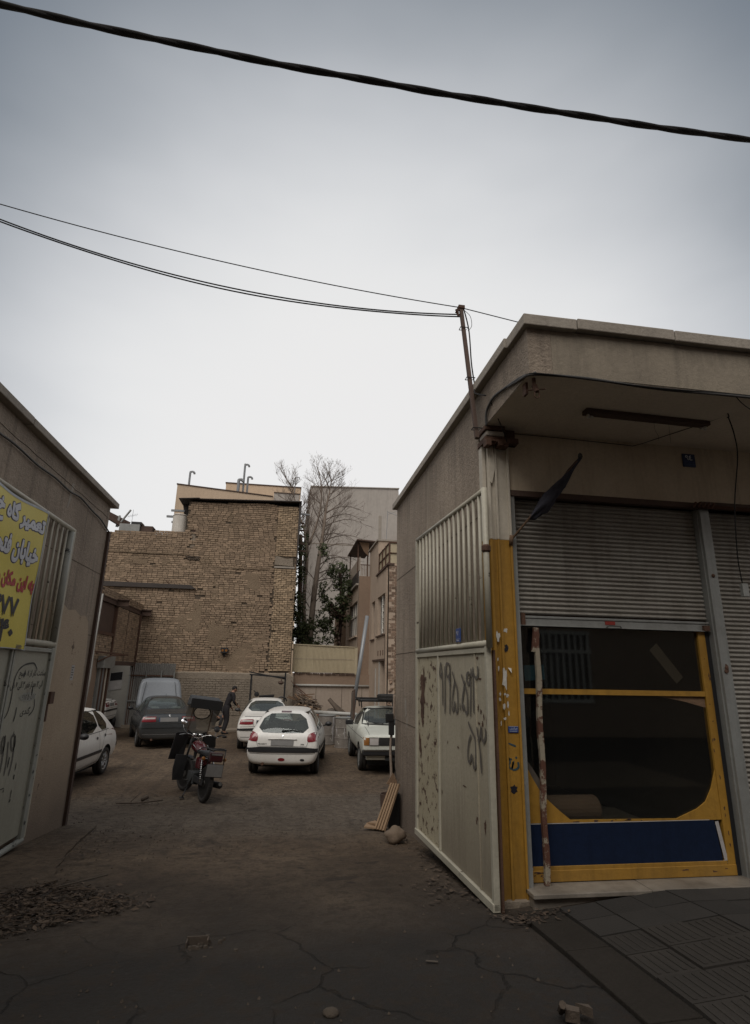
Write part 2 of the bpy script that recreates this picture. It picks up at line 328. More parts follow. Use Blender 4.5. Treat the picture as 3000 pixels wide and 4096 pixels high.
M['whitewall'] = grime('whitewall', (.40,.385,.35), dark=(.28,.265,.235), scale=1.2, fine=20, bmp=.15)
M['pipegrey'] = plain('pipegrey', (.27,.28,.29), .4, .3); M['pipewhite'] = plain('pipewhite', (.42,.41,.38), .5)
M['twig'] = grime('twig', (.17,.13,.105), scale=3, fine=25, rough=.95, bmp=0)
M['bark'] = grime('bark', (.28,.22,.175), dark=(.18,.14,.11), light=(.36,.29,.235), scale=3, fine=25, rough=.95, bmp=.4)
M['leaf'] = grime('leaf', (.065,.083,.032), dark=(.03,.042,.017), light=(.11,.125,.05), scale=2.2, fine=6, rough=.7, bmp=0, isl=.5)
M['leaf_dead'] = grime('leaf_dead', (.07,.038,.025), dark=(.03,.018,.012), light=(.11,.06,.04), scale=2.2, fine=6, rough=.8, bmp=0, isl=.5)
M['litterleaf'] = grime('litterleaf', (.062,.043,.03), dark=(.028,.02,.014), light=(.11,.078,.055), scale=7, fine=30, rough=.9, bmp=0, isl=.75)
M['tarp'] = grime('tarp', (.06,.10,.18), dark=(.045,.07,.12), scale=5, fine=60, rough=.6, bmp=.3)
M['cardboard'] = grime('cardboard', (.10,.082,.066), scale=2, fine=20, bmp=.1); M['carpet'] = grime('carpet', (.17,.115,.085), dark=(.13,.085,.06), scale=3, fine=90, rough=.95, bmp=.3)
M['plate_blue'] = plain('plate_blue', (.014,.035,.11), .4); M['sign_blue'] = plain('sign_blue', (.03,.07,.25), .4)
M['windowdark'] = plain('windowdark', (.03,.03,.033), .2); M['windowgrey'] = plain('windowgrey', (.20,.205,.20), .3)
M['bluepaper'] = plain('bluepaper', (.03,.10,.15), .5); M['redlabel'] = plain('redlabel', (.28,.03,.02), .6); M['notice'] = plain('notice', (.45,.43,.42), .7)
M['slabdust'] = grime('slabdust', (.095,.075,.057), dark=(.06,.047,.036), light=(.125,.10,.078), scale=1.3, fine=22, rough=.95, bmp=.6, bd=.015)
M['paver'] = grime('paver', (.031,.028,.025), dark=(.020,.018,.016), light=(.042,.038,.034), scale=2.5, fine=60, rough=.9, bmp=.4, isl=.22)
M['tactile'] = grime('tactile', (.036,.031,.026), dark=(.022,.019,.016), scale=3, fine=60, rough=.9, bmp=.4, isl=.15)
M['curb'] = grime('curb', (.042,.037,.032), dark=(.03,.026,.022), scale=2, fine=40, rough=1, spec=.1, bmp=.6, fa=.6)
# ------------------------------------------------------------------ ground
def lin(a, b, s): n = max(1, round((b-a)/s)); return [a+(b-a)*i/n for i in range(n)]
xs = lin(-300, -40, 40)+lin(-40, -9, 3)+lin(-9, -4, .25)+lin(-4, 4, .09)+lin(4, 9, .25)+lin(9, 40, 3)+lin(40, 300, 40)+[300]
ys = lin(-60, -6, 6)+lin(-6, 2.4, .4)+lin(2.4, 12, .09)+lin(12, 27, .22)+lin(27, 60, 3)+lin(60, 600, 60)+[600]
g = MB(); nx = len(xs)
for y in ys:
    for x in xs:
        z = gz(x, y)
        if y < 60 and abs(x) < 40:
            k = max(0, min(1, (y-4.5)/3))
            z += (noise.noise(Vector((x*.9, y*.9, 0)))*.022 + noise.noise(Vector((x*3.1, y*3.1, 5)))*.010)*(.25+.75*k)
            z += noise.noise(Vector((x*9, y*9, 9)))*.0035*(.5+k)
            if x > 1.85 and y < 4.75: z -= .035        # bed under kerb and pavers
            if y > 20 and x < -5.5: z -= .02
        g.v.append((x, y, z))
for j in range(len(ys)-1):
    for i in range(nx-1):
        a = j*nx+i; g.f.append((a, a+1, a+1+nx, a+nx)); g.mi.append(0)
m, t, b = nodes('ground'); v = coords(t); sx = t.nodes.new('ShaderNodeSeparateXYZ'); t.links.new(v, sx.inputs[0])
big = noise_n(t, v, .55, 6, .6); mid = noise_n(t, v, 2.3, 6, .65); fine = noise_n(t, v, 30, 4, .75); grit = noise_n(t, v, 90, 3, .8)
dirt = mixc(t, ramp_n(t, big, .35, .65), (.092, .063, .041), (.178, .130, .088))
dirt = mixc(t, ramp_n(t, mid, .5, .72, 0, .55), dirt, (.065, .046, .033))
asph = mixc(t, ramp_n(t, big, .35, .65), (.025, .023, .0215), (.040, .037, .034))
asph = mixc(t, ramp_n(t, mid, .45, .75, 0, .35), asph, (.026, .024, .024))
yy = math_n(t, 'ADD', sx.outputs[1], math_n(t, 'MULTIPLY', math_n(t, 'SUBTRACT', big, .5), 3.2))
col = mixc(t, ramp_n(t, yy, 3.9, 7.4), asph, dirt)
# a paler band of worn paving where the bike stands
band = math_n(t, 'MULTIPLY', ramp_n(t, yy, 7.5, 9), ramp_n(t, sx.outputs[1], 12.4, 12.0))
pale = mixc(t, ramp_n(t, mid, .35, .65), (.105, .085, .065), (.16, .132, .102))
col = mixc(t, math_n(t, 'MULTIPLY', band, .75), col, pale)
col = mixc(t, ramp_n(t, fine, .35, .75, 0, .6), col, (.026, .021, .017))
col = mixc(t, ramp_n(t, grit, .66, .72, 0, .5), col, mixc(t, ramp_n(t, sx.outputs[1], 4.5, 8), (.09, .083, .075), (.24, .20, .16)))
st = ramp_n(t, noise_n(t, v, 1.7, 3, .5, .6), .655, .70); col = mixc(t, math_n(t, 'MULTIPLY', st, .6), col, (.022, .018, .016))
st2 = ramp_n(t, noise_n(t, v, 4.6, 2, .4), .73, .75); col = mixc(t, math_n(t, 'MULTIPLY', st2, .65), col, (.02, .017, .016))
# cracks in the street asphalt
wob = t.nodes.new('ShaderNodeVectorMath'); wob.operation = 'ADD'
nv = t.nodes.new('ShaderNodeTexNoise'); nv.inputs['Scale'].default_value = 2.4; nv.inputs['Detail'].default_value = 5; t.links.new(v, nv.inputs['Vector'])
sc_ = t.nodes.new('ShaderNodeVectorMath'); sc_.operation = 'SCALE'; sc_.inputs[3].default_value = .42; t.links.new(nv.outputs['Color'], sc_.inputs[0])
t.links.new(v, wob.inputs[0]); t.links.new(sc_.outputs[0], wob.inputs[1])
vo = t.nodes.new('ShaderNodeTexVoronoi'); vo.feature = 'DISTANCE_TO_EDGE'; vo.voronoi_dimensions = '2D'; vo.inputs['Scale'].default_value = 1.25
t.links.new(wob.outputs[0], vo.inputs['Vector'])
crk = ramp_n(t, vo.outputs['Distance'], .004, .016, 1, 0)
crm = math_n(t, 'MULTIPLY', ramp_n(t, sx.outputs[1], 4.9, 4.3), ramp_n(t, noise_n(t, v, .8, 2), .42, .52))
crk = math_n(t, 'MULTIPLY', crk, crm)
col = mixc(t, math_n(t, 'MULTIPLY', crk, .8), col, (.012, .011, .010))
co = noise_n(t, v, 9, 5, .75); col = mixc(t, ramp_n(t, co, .48, .60, 0, .62), col, (.036, .027, .020)); col = mixc(t, ramp_n(t, noise_n(t, v, 16, 4, .8), .59, .66, 0, .45), col, mixc(t, ramp_n(t, sx.outputs[1], 5.5, 8.5), (.05, .046, .042), (.20, .158, .118)))
trk = noise_n(t, coords(t, 'world', (2.6, .22, 1), (0, 0, .12)), 1.5, 5, .65); col = mixc(t, math_n(t, 'MULTIPLY', ramp_n(t, trk, .52, .66), math_n(t, 'MULTIPLY', ramp_n(t, sx.outputs[1], 5.5, 8), .55)), col, (.05, .038, .028))
t.links.new(col, b.inputs['Base Color']); b.inputs['Roughness'].default_value = .93; b.inputs['Specular IOR Level'].default_value = .25
hh = math_n(t, 'ADD', math_n(t, 'ADD', math_n(t, 'MULTIPLY', fine, .7), math_n(t, 'MULTIPLY', grit, .35)), math_n(t, 'MULTIPLY', crk, -1.2))
bump(t, b, math_n(t, 'ADD', hh, math_n(t, 'MULTIPLY', co, 1.6)), .8, .016)
M['ground'] = m
o = g.build('ground', m, smooth=True, fix=False); tag(o, kind='structure')

# kerb strip and pavement of separate pavers
random.seed(21)
side = thing('sidewalk', None, None, (2.2, 4, 0)); tag(side, kind='structure')
for i in range(7):
    y0 = -1.2+i*.86; y1 = y0+.85; y1 = min(y1, 4.72)
    x0, x1 = 1.88+random.uniform(-.012, .012), 2.19
    mb = MB(); zt = gz(2.0, (y0+y1)/2)+.006
    mb.hexa([(x0, y0, zt-.2), (x1, y0, zt-.2), (x1, y1, gz(2.0, y1)-.2), (x0, y1, gz(2.0, y1)-.2), (x0, y0, gz(2.05, y0)+.004), (x1, y0, gz(2.1, y0)+.012), (x1, y1, gz(2.1, y1)+.012), (x0, y1, gz(2.05, y1)+.004)])
    mb.build('kerb_stone', M['curb'], side, bevel=.006)
mb = MB(); mb.hexa([(2.2,-1.5,-.3),(7,-1.5,-.3),(7,4.72,-.3),(2.2,4.72,-.3),(2.2,-1.5,-.015),(7,-1.5,-.01),(7,4.72,-.06),(2.2,4.72,-.09)])
mb.build('sand_bed', M['mortar'], side)
pv = .30
for i in range(9):
    for j in range(16):
        x0 = 2.205+i*pv; y0 = 4.70-(j+1)*pv
        if x0 > 4.6 or y0 < 1.9 and x0 > 3.6 or y0 < .3: continue
        g4 = .0045; dz = random.uniform(-.006, .006); mb = MB()
        P4 = [(x0+g4, y0+g4), (x0+pv-g4, y0+g4), (x0+pv-g4, y0+pv-g4), (x0+g4, y0+pv-g4)]
        mb.hexa([(a, c, gz(a, c)-.05) for a, c in P4] + [(a, c, gz(a, c)+.008+dz+random.uniform(-.0015, .0015)) for a, c in P4])
        tact = j > 1 and i < 3
        if tact:
            for k in range(5):
                bx = x0+.035+k*.055
                if True:
                    zz = gz(x0+pv/2, y0+pv/2)+.008+dz
                    mb.beam((bx+.01, y0+.03, gz(bx, y0+.03)+.008+dz), (bx+.01, y0+pv-.03, gz(bx, y0+pv-.03)+.008+dz), .02, .009)
        mb.build('paver', M['tactile'] if tact else M['paver'], side)

# raised slab of poured concrete along the left wall, broken at its edge
mb = MB(); edge = [(-2.86, 4.6), (-2.28, 4.9), (-2.22, 5.5), (-2.16, 5.75), (-1.98, 5.95), (-1.88, 6.15), (-2.02, 6.5), (-2.16, 7.2), (-2.3, 8.2), (-2.42, 9.3), (-2.86, 9.45)]
edge = [(x_+(.035*noise.noise(Vector((x_*5, y_*5, 1))) if x_ > -2.8 else 0), y_) for (xa_, ya_), (xb_, yb_) in zip(edge, edge[1:]+edge[:1]) for x_, y_ in [(xa_+(xb_-xa_)*k_/4, ya_+(yb_-ya_)*k_/4) for k_ in range(4)]]
pts = [(x, y, gz(x, y)+.022) for x, y in edge]
mb.face(pts)
for i in range(len(edge)-1):
    a, c = pts[i], pts[i+1]; mb.face([(a[0], a[1], a[2]-.12), (c[0], c[1], c[2]-.12), c, a])
o = mb.build('concrete_slab', M['ground']); tag(o, kind='structure')

# ------------------------------------------------------------------ lettering
FORMS = {}
def _reg(ch, iso, fin, ini=None, med=None): FORMS[ch] = (iso, fin, ini or iso, med or fin, ini is not None)
_reg('ا', 0xFE8D, 0xFE8E); _reg('ب', 0xFE8F, 0xFE90, 0xFE91, 0xFE92); _reg('ت', 0xFE95, 0xFE96, 0xFE97, 0xFE98)
_reg('ح', 0xFEA1, 0xFEA2, 0xFEA3, 0xFEA4); _reg('خ', 0xFEA5, 0xFEA6, 0xFEA7, 0xFEA8); _reg('د', 0xFEA9, 0xFEAA)
_reg('ر', 0xFEAD, 0xFEAE); _reg('ز', 0xFEAF, 0xFEB0); _reg('س', 0xFEB1, 0xFEB2, 0xFEB3, 0xFEB4); _reg('ش', 0xFEB5, 0xFEB6, 0xFEB7, 0xFEB8)
_reg('ص', 0xFEB9, 0xFEBA, 0xFEBB, 0xFEBC); _reg('ظ', 0xFEC5, 0xFEC6, 0xFEC7, 0xFEC8); _reg('ع', 0xFEC9, 0xFECA, 0xFECB, 0xFECC)
_reg('ف', 0xFED1, 0xFED2, 0xFED3, 0xFED4); _reg('ک', 0xFB8E, 0xFB8F, 0xFB90, 0xFB91); _reg('گ', 0xFB92, 0xFB93, 0xFB94, 0xFB95)
_reg('ل', 0xFEDD, 0xFEDE, 0xFEDF, 0xFEE0); _reg('م', 0xFEE1, 0xFEE2, 0xFEE3, 0xFEE4); _reg('ن', 0xFEE5, 0xFEE6, 0xFEE7, 0xFEE8)
_reg('ه', 0xFEE9, 0xFEEA, 0xFEEB, 0xFEEC); _reg('ی', 0xFBFC, 0xFBFD, 0xFBFE, 0xFBFF)
DIG = '۰۱۲۳۴۵۶۷۸۹٠١٢٣٤٥٦٧٨٩0123456789'
def shape_fa(s):
    o = []; n = len(s)
    for i, ch in enumerate(s):
        if ch not in FORMS: o.append(ch); continue
        pj = i > 0 and s[i-1] in FORMS and FORMS[s[i-1]][4]
        nj = FORMS[ch][4] and i+1 < n and s[i+1] in FORMS
        f = FORMS[ch]; o.append(chr(f[3] if pj and nj else f[1] if pj else f[2] if nj else f[0]))
    o = o[::-1]; r = []; i = 0
    while i < n:
        if o[i] in DIG:
            j = i
            while j < n and o[j] in DIG: j += 1
            r += o[i:j][::-1]; i = j
        else: r.append(o[i]); i += 1
    return ''.join(r)
_tc = {}
def text_flat(s, bold=0.0, ext=0.0):
    key = (s, bold, ext)
    if key in _tc: return _tc[key]
    c = bpy.data.curves.new('tmp', 'FONT'); c.body = s; c.size = 1; c.offset = bold; c.resolution_u = 3; c.extrude = ext
    o = bpy.data.objects.new('tmp', c); COL.objects.link(o); dg = bpy.context.evaluated_depsgraph_get()
    me = bpy.data.meshes.new_from_object(o.evaluated_get(dg))
    vs = [tuple(v.co) for v in me.vertices]; fs = [tuple(p.vertices) for p in me.polygons]
    bpy.data.objects.remove(o); bpy.data.curves.remove(c); bpy.data.meshes.remove(me)
    _tc[key] = (vs, fs); return vs, fs
def text_on(name, s, mat, org, u, v, width=None, height=None, parent=None, bold=0., off=0., fa=True, align='L', shear=0, shift=(0, 0), fn=None, spread=0., rings=8):
    """flat lettering on the plane org + a*u + b*v; 'off' pushes it out along u x v; fn maps (a, b) to a point on a curved sheet"""
    vs, fs = text_flat(shape_fa(s) if fa else s, bold)
    if not vs: return None
    x0 = min(p[0] for p in vs); x1 = max(p[0] for p in vs); y0 = min(p[1] for p in vs); y1 = max(p[1] for p in vs)
    kx = (width/(x1-x0)) if width else height/(y1-y0); ky = (height/(y1-y0)) if height else kx
    U = Vector(u).normalized(); V = Vector(v).normalized(); Nn = U.cross(V); mb = MB()
    for q_ in range(rings+1 if spread else 1):
      pts = []; da, db = (spread*cos(2*pi*q_/rings), spread*sin(2*pi*q_/rings)) if q_ else (0, 0); off_ = off-.00012*q_
      for x, y, z in vs:
        a = (x-x0)*kx+da; bb = (y-y0)*ky+db; a += shear*bb
        if align == 'R': a -= (x1-x0)*kx
        if align == 'C': a -= (x1-x0)*kx/2
        a += shift[0]; bb += shift[1]
        pts.append(fn(a, bb, off_) if fn else Vector(org)+U*a+V*bb+Nn*off_)
      mb.add(pts, fs)
    return mb.build(name, mat, parent, fix=False)
def ribbon(mb, pts, w, off, frame):     # flat brush stroke in plane coords
    org, U, V = frame; U = Vector(U); V = Vector(V); Nn = U.cross(V).normalized()
    P2 = [Vector(p) for p in pts]
    q = []
    for i in range(len(P2)-1):          # smooth
        p0 = P2[max(i-1, 0)]; p1 = P2[i]; p2 = P2[i+1]; p3 = P2[min(i+2, len(P2)-1)]
        for k in range(4):
            s_ = k/4; q.append(.5*((2*p1)+(p2-p0)*s_+(2*p0-5*p1+4*p2-p3)*s_*s_+(3*p1-p0-3*p2+p3)*s_**3))
    q.append(P2[-1]); L = []; R = []
    for i, p in enumerate(q):
        d = q[min(i+1, len(q)-1)]-q[max(i-1, 0)]; d = d.normalized() if d.length > 1e-6 else Vector((1, 0)); n = Vector((-d.y, d.x))
        ww = w/2*(.85+.3*noise.noise(Vector((p.x*9, p.y*9, 1))))*(.6 if i in (0, len(q)-1) else 1)
        L.append(p+n*ww); R.append(p-n*ww)
    W3 = lambda p: Vector(org)+U*p.x+V*p.y+Nn*off
    n = len(q); mb.add([W3(p) for p in L]+[W3(p) for p in R], [(i, i+1, n+i+1, n+i) for i in range(n-1)])
def blob(mb, c, rx, ry, off, frame, seed=0, n=14, jag=.3):
    org, U, V = frame; U = Vector(U); V = Vector(V); Nn = U.cross(V).normalized(); rd = random.Random(seed); pts = []
    for i in range(n):
        a = 2*pi*i/n; k = 1+rd.uniform(-jag, jag)
        pts.append(Vector(org)+U*(c[0]+rx*k*cos(a))+V*(c[1]+ry*k*sin(a))+Nn*off)
    mb.face(pts)

# ------------------------------------------------------------------ brickwork
def brickwork(parent, org, U, V, w, h, mat, bl=.235, bh=.083, gap=.010, depth=.05, proud=.018, keep=None, singles=300, near=None, seed=1, backing='mortar', back=True, smear=None, holes=0.006, endbrick=True, wave=0.):
    """courses of single bricks on the plane org + u*U + v*V, outward normal U x V"""
    rd = random.Random(seed); U = Vector(U).normalized(); V = Vector(V).normalized(); Nn = U.cross(V); org = Vector(org)
    L = []
    row = 0; v = 0.
    while v < h:
        hh = bh*rd.uniform(.94, 1.06); u = -bl*(.5 if row % 2 else 0)*rd.uniform(.8, 1.1)
        while u < w:
            ll = bl*rd.choice((1, 1, 1, .97, 1.03, .52 if rd.random() < .25 else 1))
            a, c = max(0, u), min(w, u+ll-gap)
            if c-a > .03 and (keep is None or keep((a+c)/2, v+hh/2)) and rd.random() > holes: L.append((a, c, v, min(h, v+hh-gap), rd.random()))
            u += ll
        v += hh; row += 1
    def geo(a, c, v0, v1, r):
        rr = random.Random(r); pd = proud*rr.uniform(.35, 1.25)
        cu, cv = (a+c)/2, (v0+v1)/2
        if smear is not None and smear(cu, cv): pd *= .4
        j = lambda k: rr.uniform(-k, k)
        tilt = j(.012)
        wv = wave*noise.noise(Vector((cu*.8, cv*.8, 3)))
        q = []
        for (du, dv) in ((a, v0), (c, v0), (c, v1), (a, v1)): q.append((du-cu, dv-cv+tilt*(du-cu)+wv, -depth))
        for (du, dv) in ((a, v0), (c, v0), (c, v1), (a, v1)): q.append((du-cu+j(.005), dv-cv+tilt*(du-cu)+j(.004)+wv, pd+j(.004)))
        return cu, cv, q
    F5 = [(4,5,6,7),(0,1,5,4),(1,2,6,5),(2,3,7,6),(3,0,4,7)]
    if near: L.sort(key=lambda b_: near(b_))
    n1 = min(singles, len(L)); mb = MB()
    for b_ in L[:n1]:
        cu, cv, q = geo(*b_); m1 = MB(); m1.add([U*p[0]+V*p[1]+Nn*p[2] for p in q], F5)
        o = bpy.data.objects.new('brick', m1.mesh('brick', mat, fix=False)); COL.objects.link(o)
        o.parent = parent; o.location = org+U*cu+V*cv-parent.location
    if len(L) > n1:
        for b_ in L[n1:]:
            cu, cv, q = geo(*b_); mb.add([org+U*(cu+p[0])+V*(cv+p[1])+Nn*p[2] for p in q], F5)
        o = mb.build('brick', mat, parent, fix=False); tag(o, kind='stuff')
    return len(L)
def slab(org, U, V, w, h, d, mb=None):   # box whose front face is org,U,V and which extends d backwards
    U = Vector(U).normalized(); V = Vector(V).normalized(); Nn = U.cross(V); org = Vector(org); mb = mb or MB()
    mb.hexa([org-Nn*d, org-Nn*d+U*w, org+U*w, org, org-Nn*d+V*h, org-Nn*d+U*w+V*h, org+U*w+V*h, org+V*h]); return mb
# ================================================================== right building: corner shop
RB = thing('corner_shop', 'low plastered corner shop with roller shutters, yellow steel corner column and deep overhanging roof', 'shop', (3.5, 7, -.2))
mb = MB(); mb.box(1.80, 5.02, -.9, 2.0, 9.2, 4.374); mb.build('side_wall', M['plaster'], RB)
mb = MB(); mb.box(1.80, 3.784, 3.965, 2.0, 5.018, 4.374); mb.build('side_fascia', M['plaster'], RB)
mb = MB(); mb.box(2.002, 3.784, 3.968, 9, 3.92, 4.374); mb.build('front_fascia', M['fascia'], RB)
mb = MB(); mb.box(1.806, 3.79, 3.9615, 9, 5.018, 3.9645); mb.box(2.003, 3.922, 3.97, 9, 5.018, 4.02); mb.build('soffit', M['soffit'], RB)
mb = MB(); mb.box(2.02, 9.0, -.9, 9, 9.2, 4.37); mb.build('rear_wall', M['plaster'], RB)
MB().box(6.42, 4.93, -.3, 8.99, 5.09, 3.355).build('end_wall', M['shopwall'], RB); MB().box(8.8, 5.11, -.3, 8.99, 8.98, 3.95).build('end_wall', M['plaster'], RB)
mb = MB(); mb.box(1.9, 5.0, 4.2, 9, 9.1, 4.36); mb.build('roof_slab', M['coping'], RB)
# coping slabs, slightly uneven, with open joints
x = 1.752; k = 0
for x1 in (2.22, 3.1, 4.05, 5.0, 6.0, 9.0):
    mb = MB(); dz = (-.006, .004, 0, .003, -.003, 0)[k]; mb.box(x+.004, 3.73, 4.378+dz, x1-.004, 4.10, 4.478+dz); mb.build('coping_slab', M['coping'], RB, bevel=.008); x = x1; k += 1
y = 4.104
for y1 in (5.1, 6.15, 7.1, 8.2, 9.32):
    mb = MB(); dz = random.uniform(-.004, .004); mb.box(1.735, y+.003, 4.378+dz, 2.1, y1-.003, 4.474+dz); mb.build('coping_slab', M['coping'], RB, bevel=.008); y = y1
# horizontal wall joints and a settled crack
mb = MB()
for z in (3.12, 1.93, .95):
    mb.box(1.7965, 5.1, z-.004, 1.7995, 9.19, z+.004)
mb.build('wall_joint', M['mortar'], RB)
mb = MB(); 
for yy_, s_ in ((7.0, 0), (7.06, 1)):
    pts = [(1.797, yy_+.02*noise.noise(Vector((s_, z_*.9, 0)))+.01*s_, z_) for z_ in [3.2+.1*i for i in range(12)]]; mb.tube(pts, .004, 4)
mb.build('wall_crack', M['coping'], RB)
fr_l = ((1.7975, 0, 0), (0, -1, 0), (0, 0, 1))     # plane facing -X: u = -y
mb = MB(); blob(mb, (-8.42, 1.16), .07, .16, .0, fr_l, 4, 16, .35); blob(mb, (-8.33, .98), .04, .1, .0, fr_l, 6, 12, .3); mb.build('plaster_patch', M['coping'], RB)
# shop front
mb = MB(); mb.box(2.055, 4.90, 3.36, 9, 5.1, 3.966); mb.build('shop_wall', M['shopwall'], RB)
mb = MB(); mb.box(2.06, 4.885, 3.30, 4.06, 4.95, 3.355); mb.box(4.06, 4.86, 3.325, 9, 4.9, 3.365); mb.build('shutter_lintel', M['rustbeam'], RB)
mb = MB(); mb.tube([(4.0, 4.855, 3.31), (5.2, 4.86, 3.305), (8, 4.86, 3.30)], .022, 8); mb.build('shutter_shaft', M['rust'], RB, smooth=True)
mb = MB()
for i in range(5): mb.tube([(3.95+.05*i, 4.84, 3.29+.012*(i % 2)), (3.98+.05*i, 4.83, 3.34)], .014, 6)
mb.build('axle_bracket', M['rust'], RB)
# interior of the shop
mb = MB(); mb.box(2.0, 5.1, -.3, 9, 9.0, .03); mb.build('shop_floor', M['concrete'], RB)
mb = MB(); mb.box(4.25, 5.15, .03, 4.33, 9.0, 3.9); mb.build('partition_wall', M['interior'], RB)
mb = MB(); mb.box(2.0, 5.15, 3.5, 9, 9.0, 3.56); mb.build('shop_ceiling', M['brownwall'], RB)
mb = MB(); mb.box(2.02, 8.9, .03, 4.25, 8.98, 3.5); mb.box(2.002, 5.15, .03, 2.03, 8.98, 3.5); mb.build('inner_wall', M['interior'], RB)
# corner column: yellow up to 2.86 m, off-white above
for z0, z1, mt in ((-.2, 2.86, 'yellow'), (2.861, 3.80, 'colwhite')):
    mb = MB(); mb.box(1.842, 4.895, z0, 2.046, 5.02, z1)
    mb.box(1.836, 4.872, z0, 1.858, 4.894, z1); mb.box(1.905, 4.872, z0, 1.925, 4.894, z1); mb.box(2.030, 4.872, z0, 2.05, 4.894, z1)
    mb.build('column', M[mt], RB, bevel=.003)
MB().box(1.8, 4.93, -.25, 1.834, 5.02, 2.859).build('column_flange', M['yellow'], RB); MB().box(1.8, 4.93, 2.861, 1.834, 5.02, 3.8).build('column_flange', M['colwhite'], RB)
mb = MB(); mb.box(1.79, 4.80, 3.80, 2.13, 5.02, 3.855); mb.box(1.785, 4.78, 3.915, 1.99, 5.0, 3.963); mb.box(2.0, 4.86, 3.80, 2.12, 5.02, 3.963)
for i in range(14): 
    a = random.uniform(1.78, 2.0); mb.box(a, 4.775+random.uniform(-.02, .02), 3.78+random.uniform(-.04, .02), a+random.uniform(.02, .07), 4.86, 3.815)
mb.build('beam_end', M['rust'], RB, bevel=.004)
mb = MB(); mb.box(1.80, 4.79, 3.858, 1.985, 4.98, 3.912); mb.build('concrete_core', M['coping'], RB, bevel=.012)
mb = MB(); mb.prism([(1.852, 4.868, 3.76), (1.895, 4.868, 3.80), (1.905, 4.868, 3.55), (1.87, 4.868, 3.40), (1.848, 4.868, 3.42)], (0, .012, 0)); mb.build('peeling_strip', M['colwhite'], RB)
# bits of torn paper, stickers and paint on the column
fc = ((0, 4.8705, 0), (1, 0, 0), (0, 0, 1))
mb = MB()
for c_, rx, ry, sd_ in [((1.952, 2.029), .018, .02, 1), ((1.87, 1.975), .016, .045, 2), ((1.915, 1.62), .022, .085, 3), ((1.94, 1.66), .012, .03, 31), ((1.915, 1.49), .009, .012, 4), ((1.94, 1.475), .017, .012, 5), ((1.90, 1.39), .010, .028, 6), ((1.945, 1.40), .010, .034, 7), ((1.905, 1.29), .013, .012, 8), ((1.87, 1.49), .008, .018, 9), ((1.866, 1.445), .009, .016, 10), ((1.864, 1.70), .007, .02, 11), ((1.86, 1.78), .006, .014, 12), ((1.868, 1.25), .006, .02, 13), ((1.95, 1.33), .006, .02, 14)]:
    blob(mb, c_, rx, ry, .0 if c_[0] > 1.9 else .002, ((0, 4.8935 if c_[0] > 1.925 else 4.8705, 0), (1, 0, 0), (0, 0, 1)), sd_, 12, .38)
mb.build('torn_paper', M['paper'], RB)
mb = MB(); mb.prism([(1.955, 4.885, 1.71), (1.985, 4.88, 1.705), (1.978, 4.86, 1.665)], (0, .002, 0)); mb.build('paper_curl', M['paper'], RB)
mb = MB(); blob(mb, (1.952, 1.872), .018, .03, 0, ((0, 4.893, 0), (1, 0, 0), (0, 0, 1)), 5, 14, .35); blob(mb, (1.966, .735), .028, .035, 0, ((0, 4.893, 0), (1, 0, 0), (0, 0, 1)), 8, 14, .3); mb.build('punched_hole', M['ink_black'], RB)
mb = MB()
for s_ in [[(1.935, 1.092), (2.0, 1.067)], [(1.993, .985), (2.004, .972)], [(1.92, .995), (1.943, .948), (1.93, .915), (1.955, .893), (1.973, .952), (1.958, .893), (1.985, .886), (2.015, .905), (2.012, .945)], [(1.93, .97), (1.96, .965)]]:
    ribbon(mb, s_, .020, 0, ((0, 4.8928, 0), (1, 0, 0), (0, 0, 1)))
mb.build('paint_scrawl', M['tealpaint'], RB)
sg = MB(); sg.box(1.937, 4.886, 1.178, 2.026, 4.8935, 1.228); sgo = sg.build('enamel_sign', M['sign_blue'], RB)
text_on('lettering', 'ایرگیان', M['ink_white'], (1.948, 4.885, 1.199), (1, 0, 0), (0, 0, 1), width=.067, height=.020, parent=sgo, bold=.012, off=.0006)
mb = MB(); mb.box(1.948, 4.884, 1.187, 2.015, 4.8855, 1.190); mb.box(1.94, 4.884, 1.2245, 2.023, 4.8855, 1.2265); mb.build('sign_line', M['ink_white'], sgo)

# roller shutters: every slat is a piece of its own
def slat_mesh(w, pitch):
    mb = MB(); prof = []
    n = 8
    for i in range(n+1):
        a = i/n; prof.append((-.014*sin(pi*min(1, a*1.25)) if a < .8 else .004*sin(pi*(a-.8)/.2), a*pitch))
    v = [(x_, p[0], p[1]) for x_ in (0, w) for p in prof] + [(x_, .006, p[1]) for x_ in (0, w) for p in prof]
    k = n+1; f = [(i, i+1, k+i+1, k+i) for i in range(n)]
    f += [tuple(range(k)), tuple(range(k, 2*k))[::-1]]
    mb.add(v[:2*k], f); return mb.mesh('slat', M['slat'], smooth=False)
def shutter(x0, x1, ztop, zbot, y, open_, seed):
    rs = obj('roller_shutter', MB().box(x0-.002, y+.012, zbot, x1+.002, y+.02, ztop).mesh('roller_shutter', M['rustbeam']), RB)
    pitch = .0425; me = slat_mesh(x1-x0, pitch-.0022); z = ztop-pitch; i = 0
    while z > zbot+.001:
        o = bpy.data.objects.new('slat', me); COL.objects.link(o); o.parent = rs
        o.location = (x0, y+random.uniform(-.0015, .0015), z); o.rotation_euler = (random.uniform(-.02, .02), random.uniform(-.0006, .0006), 0); z -= pitch
    return rs
rs1 = shutter(2.115, 4.045, 3.298, 2.18, 5.0, True, 1)
mb = MB(); mb.box(2.10, 4.972, 2.085, 4.045, 5.01, 2.155); mb.box(2.10, 4.95, 2.083, 4.045, 4.974, 2.092); mb.box(2.10, 4.964, 2.155, 4.045, 4.99, 2.176); mb.build('bottom_bar', M['steelgrey'], rs1, bevel=.003)
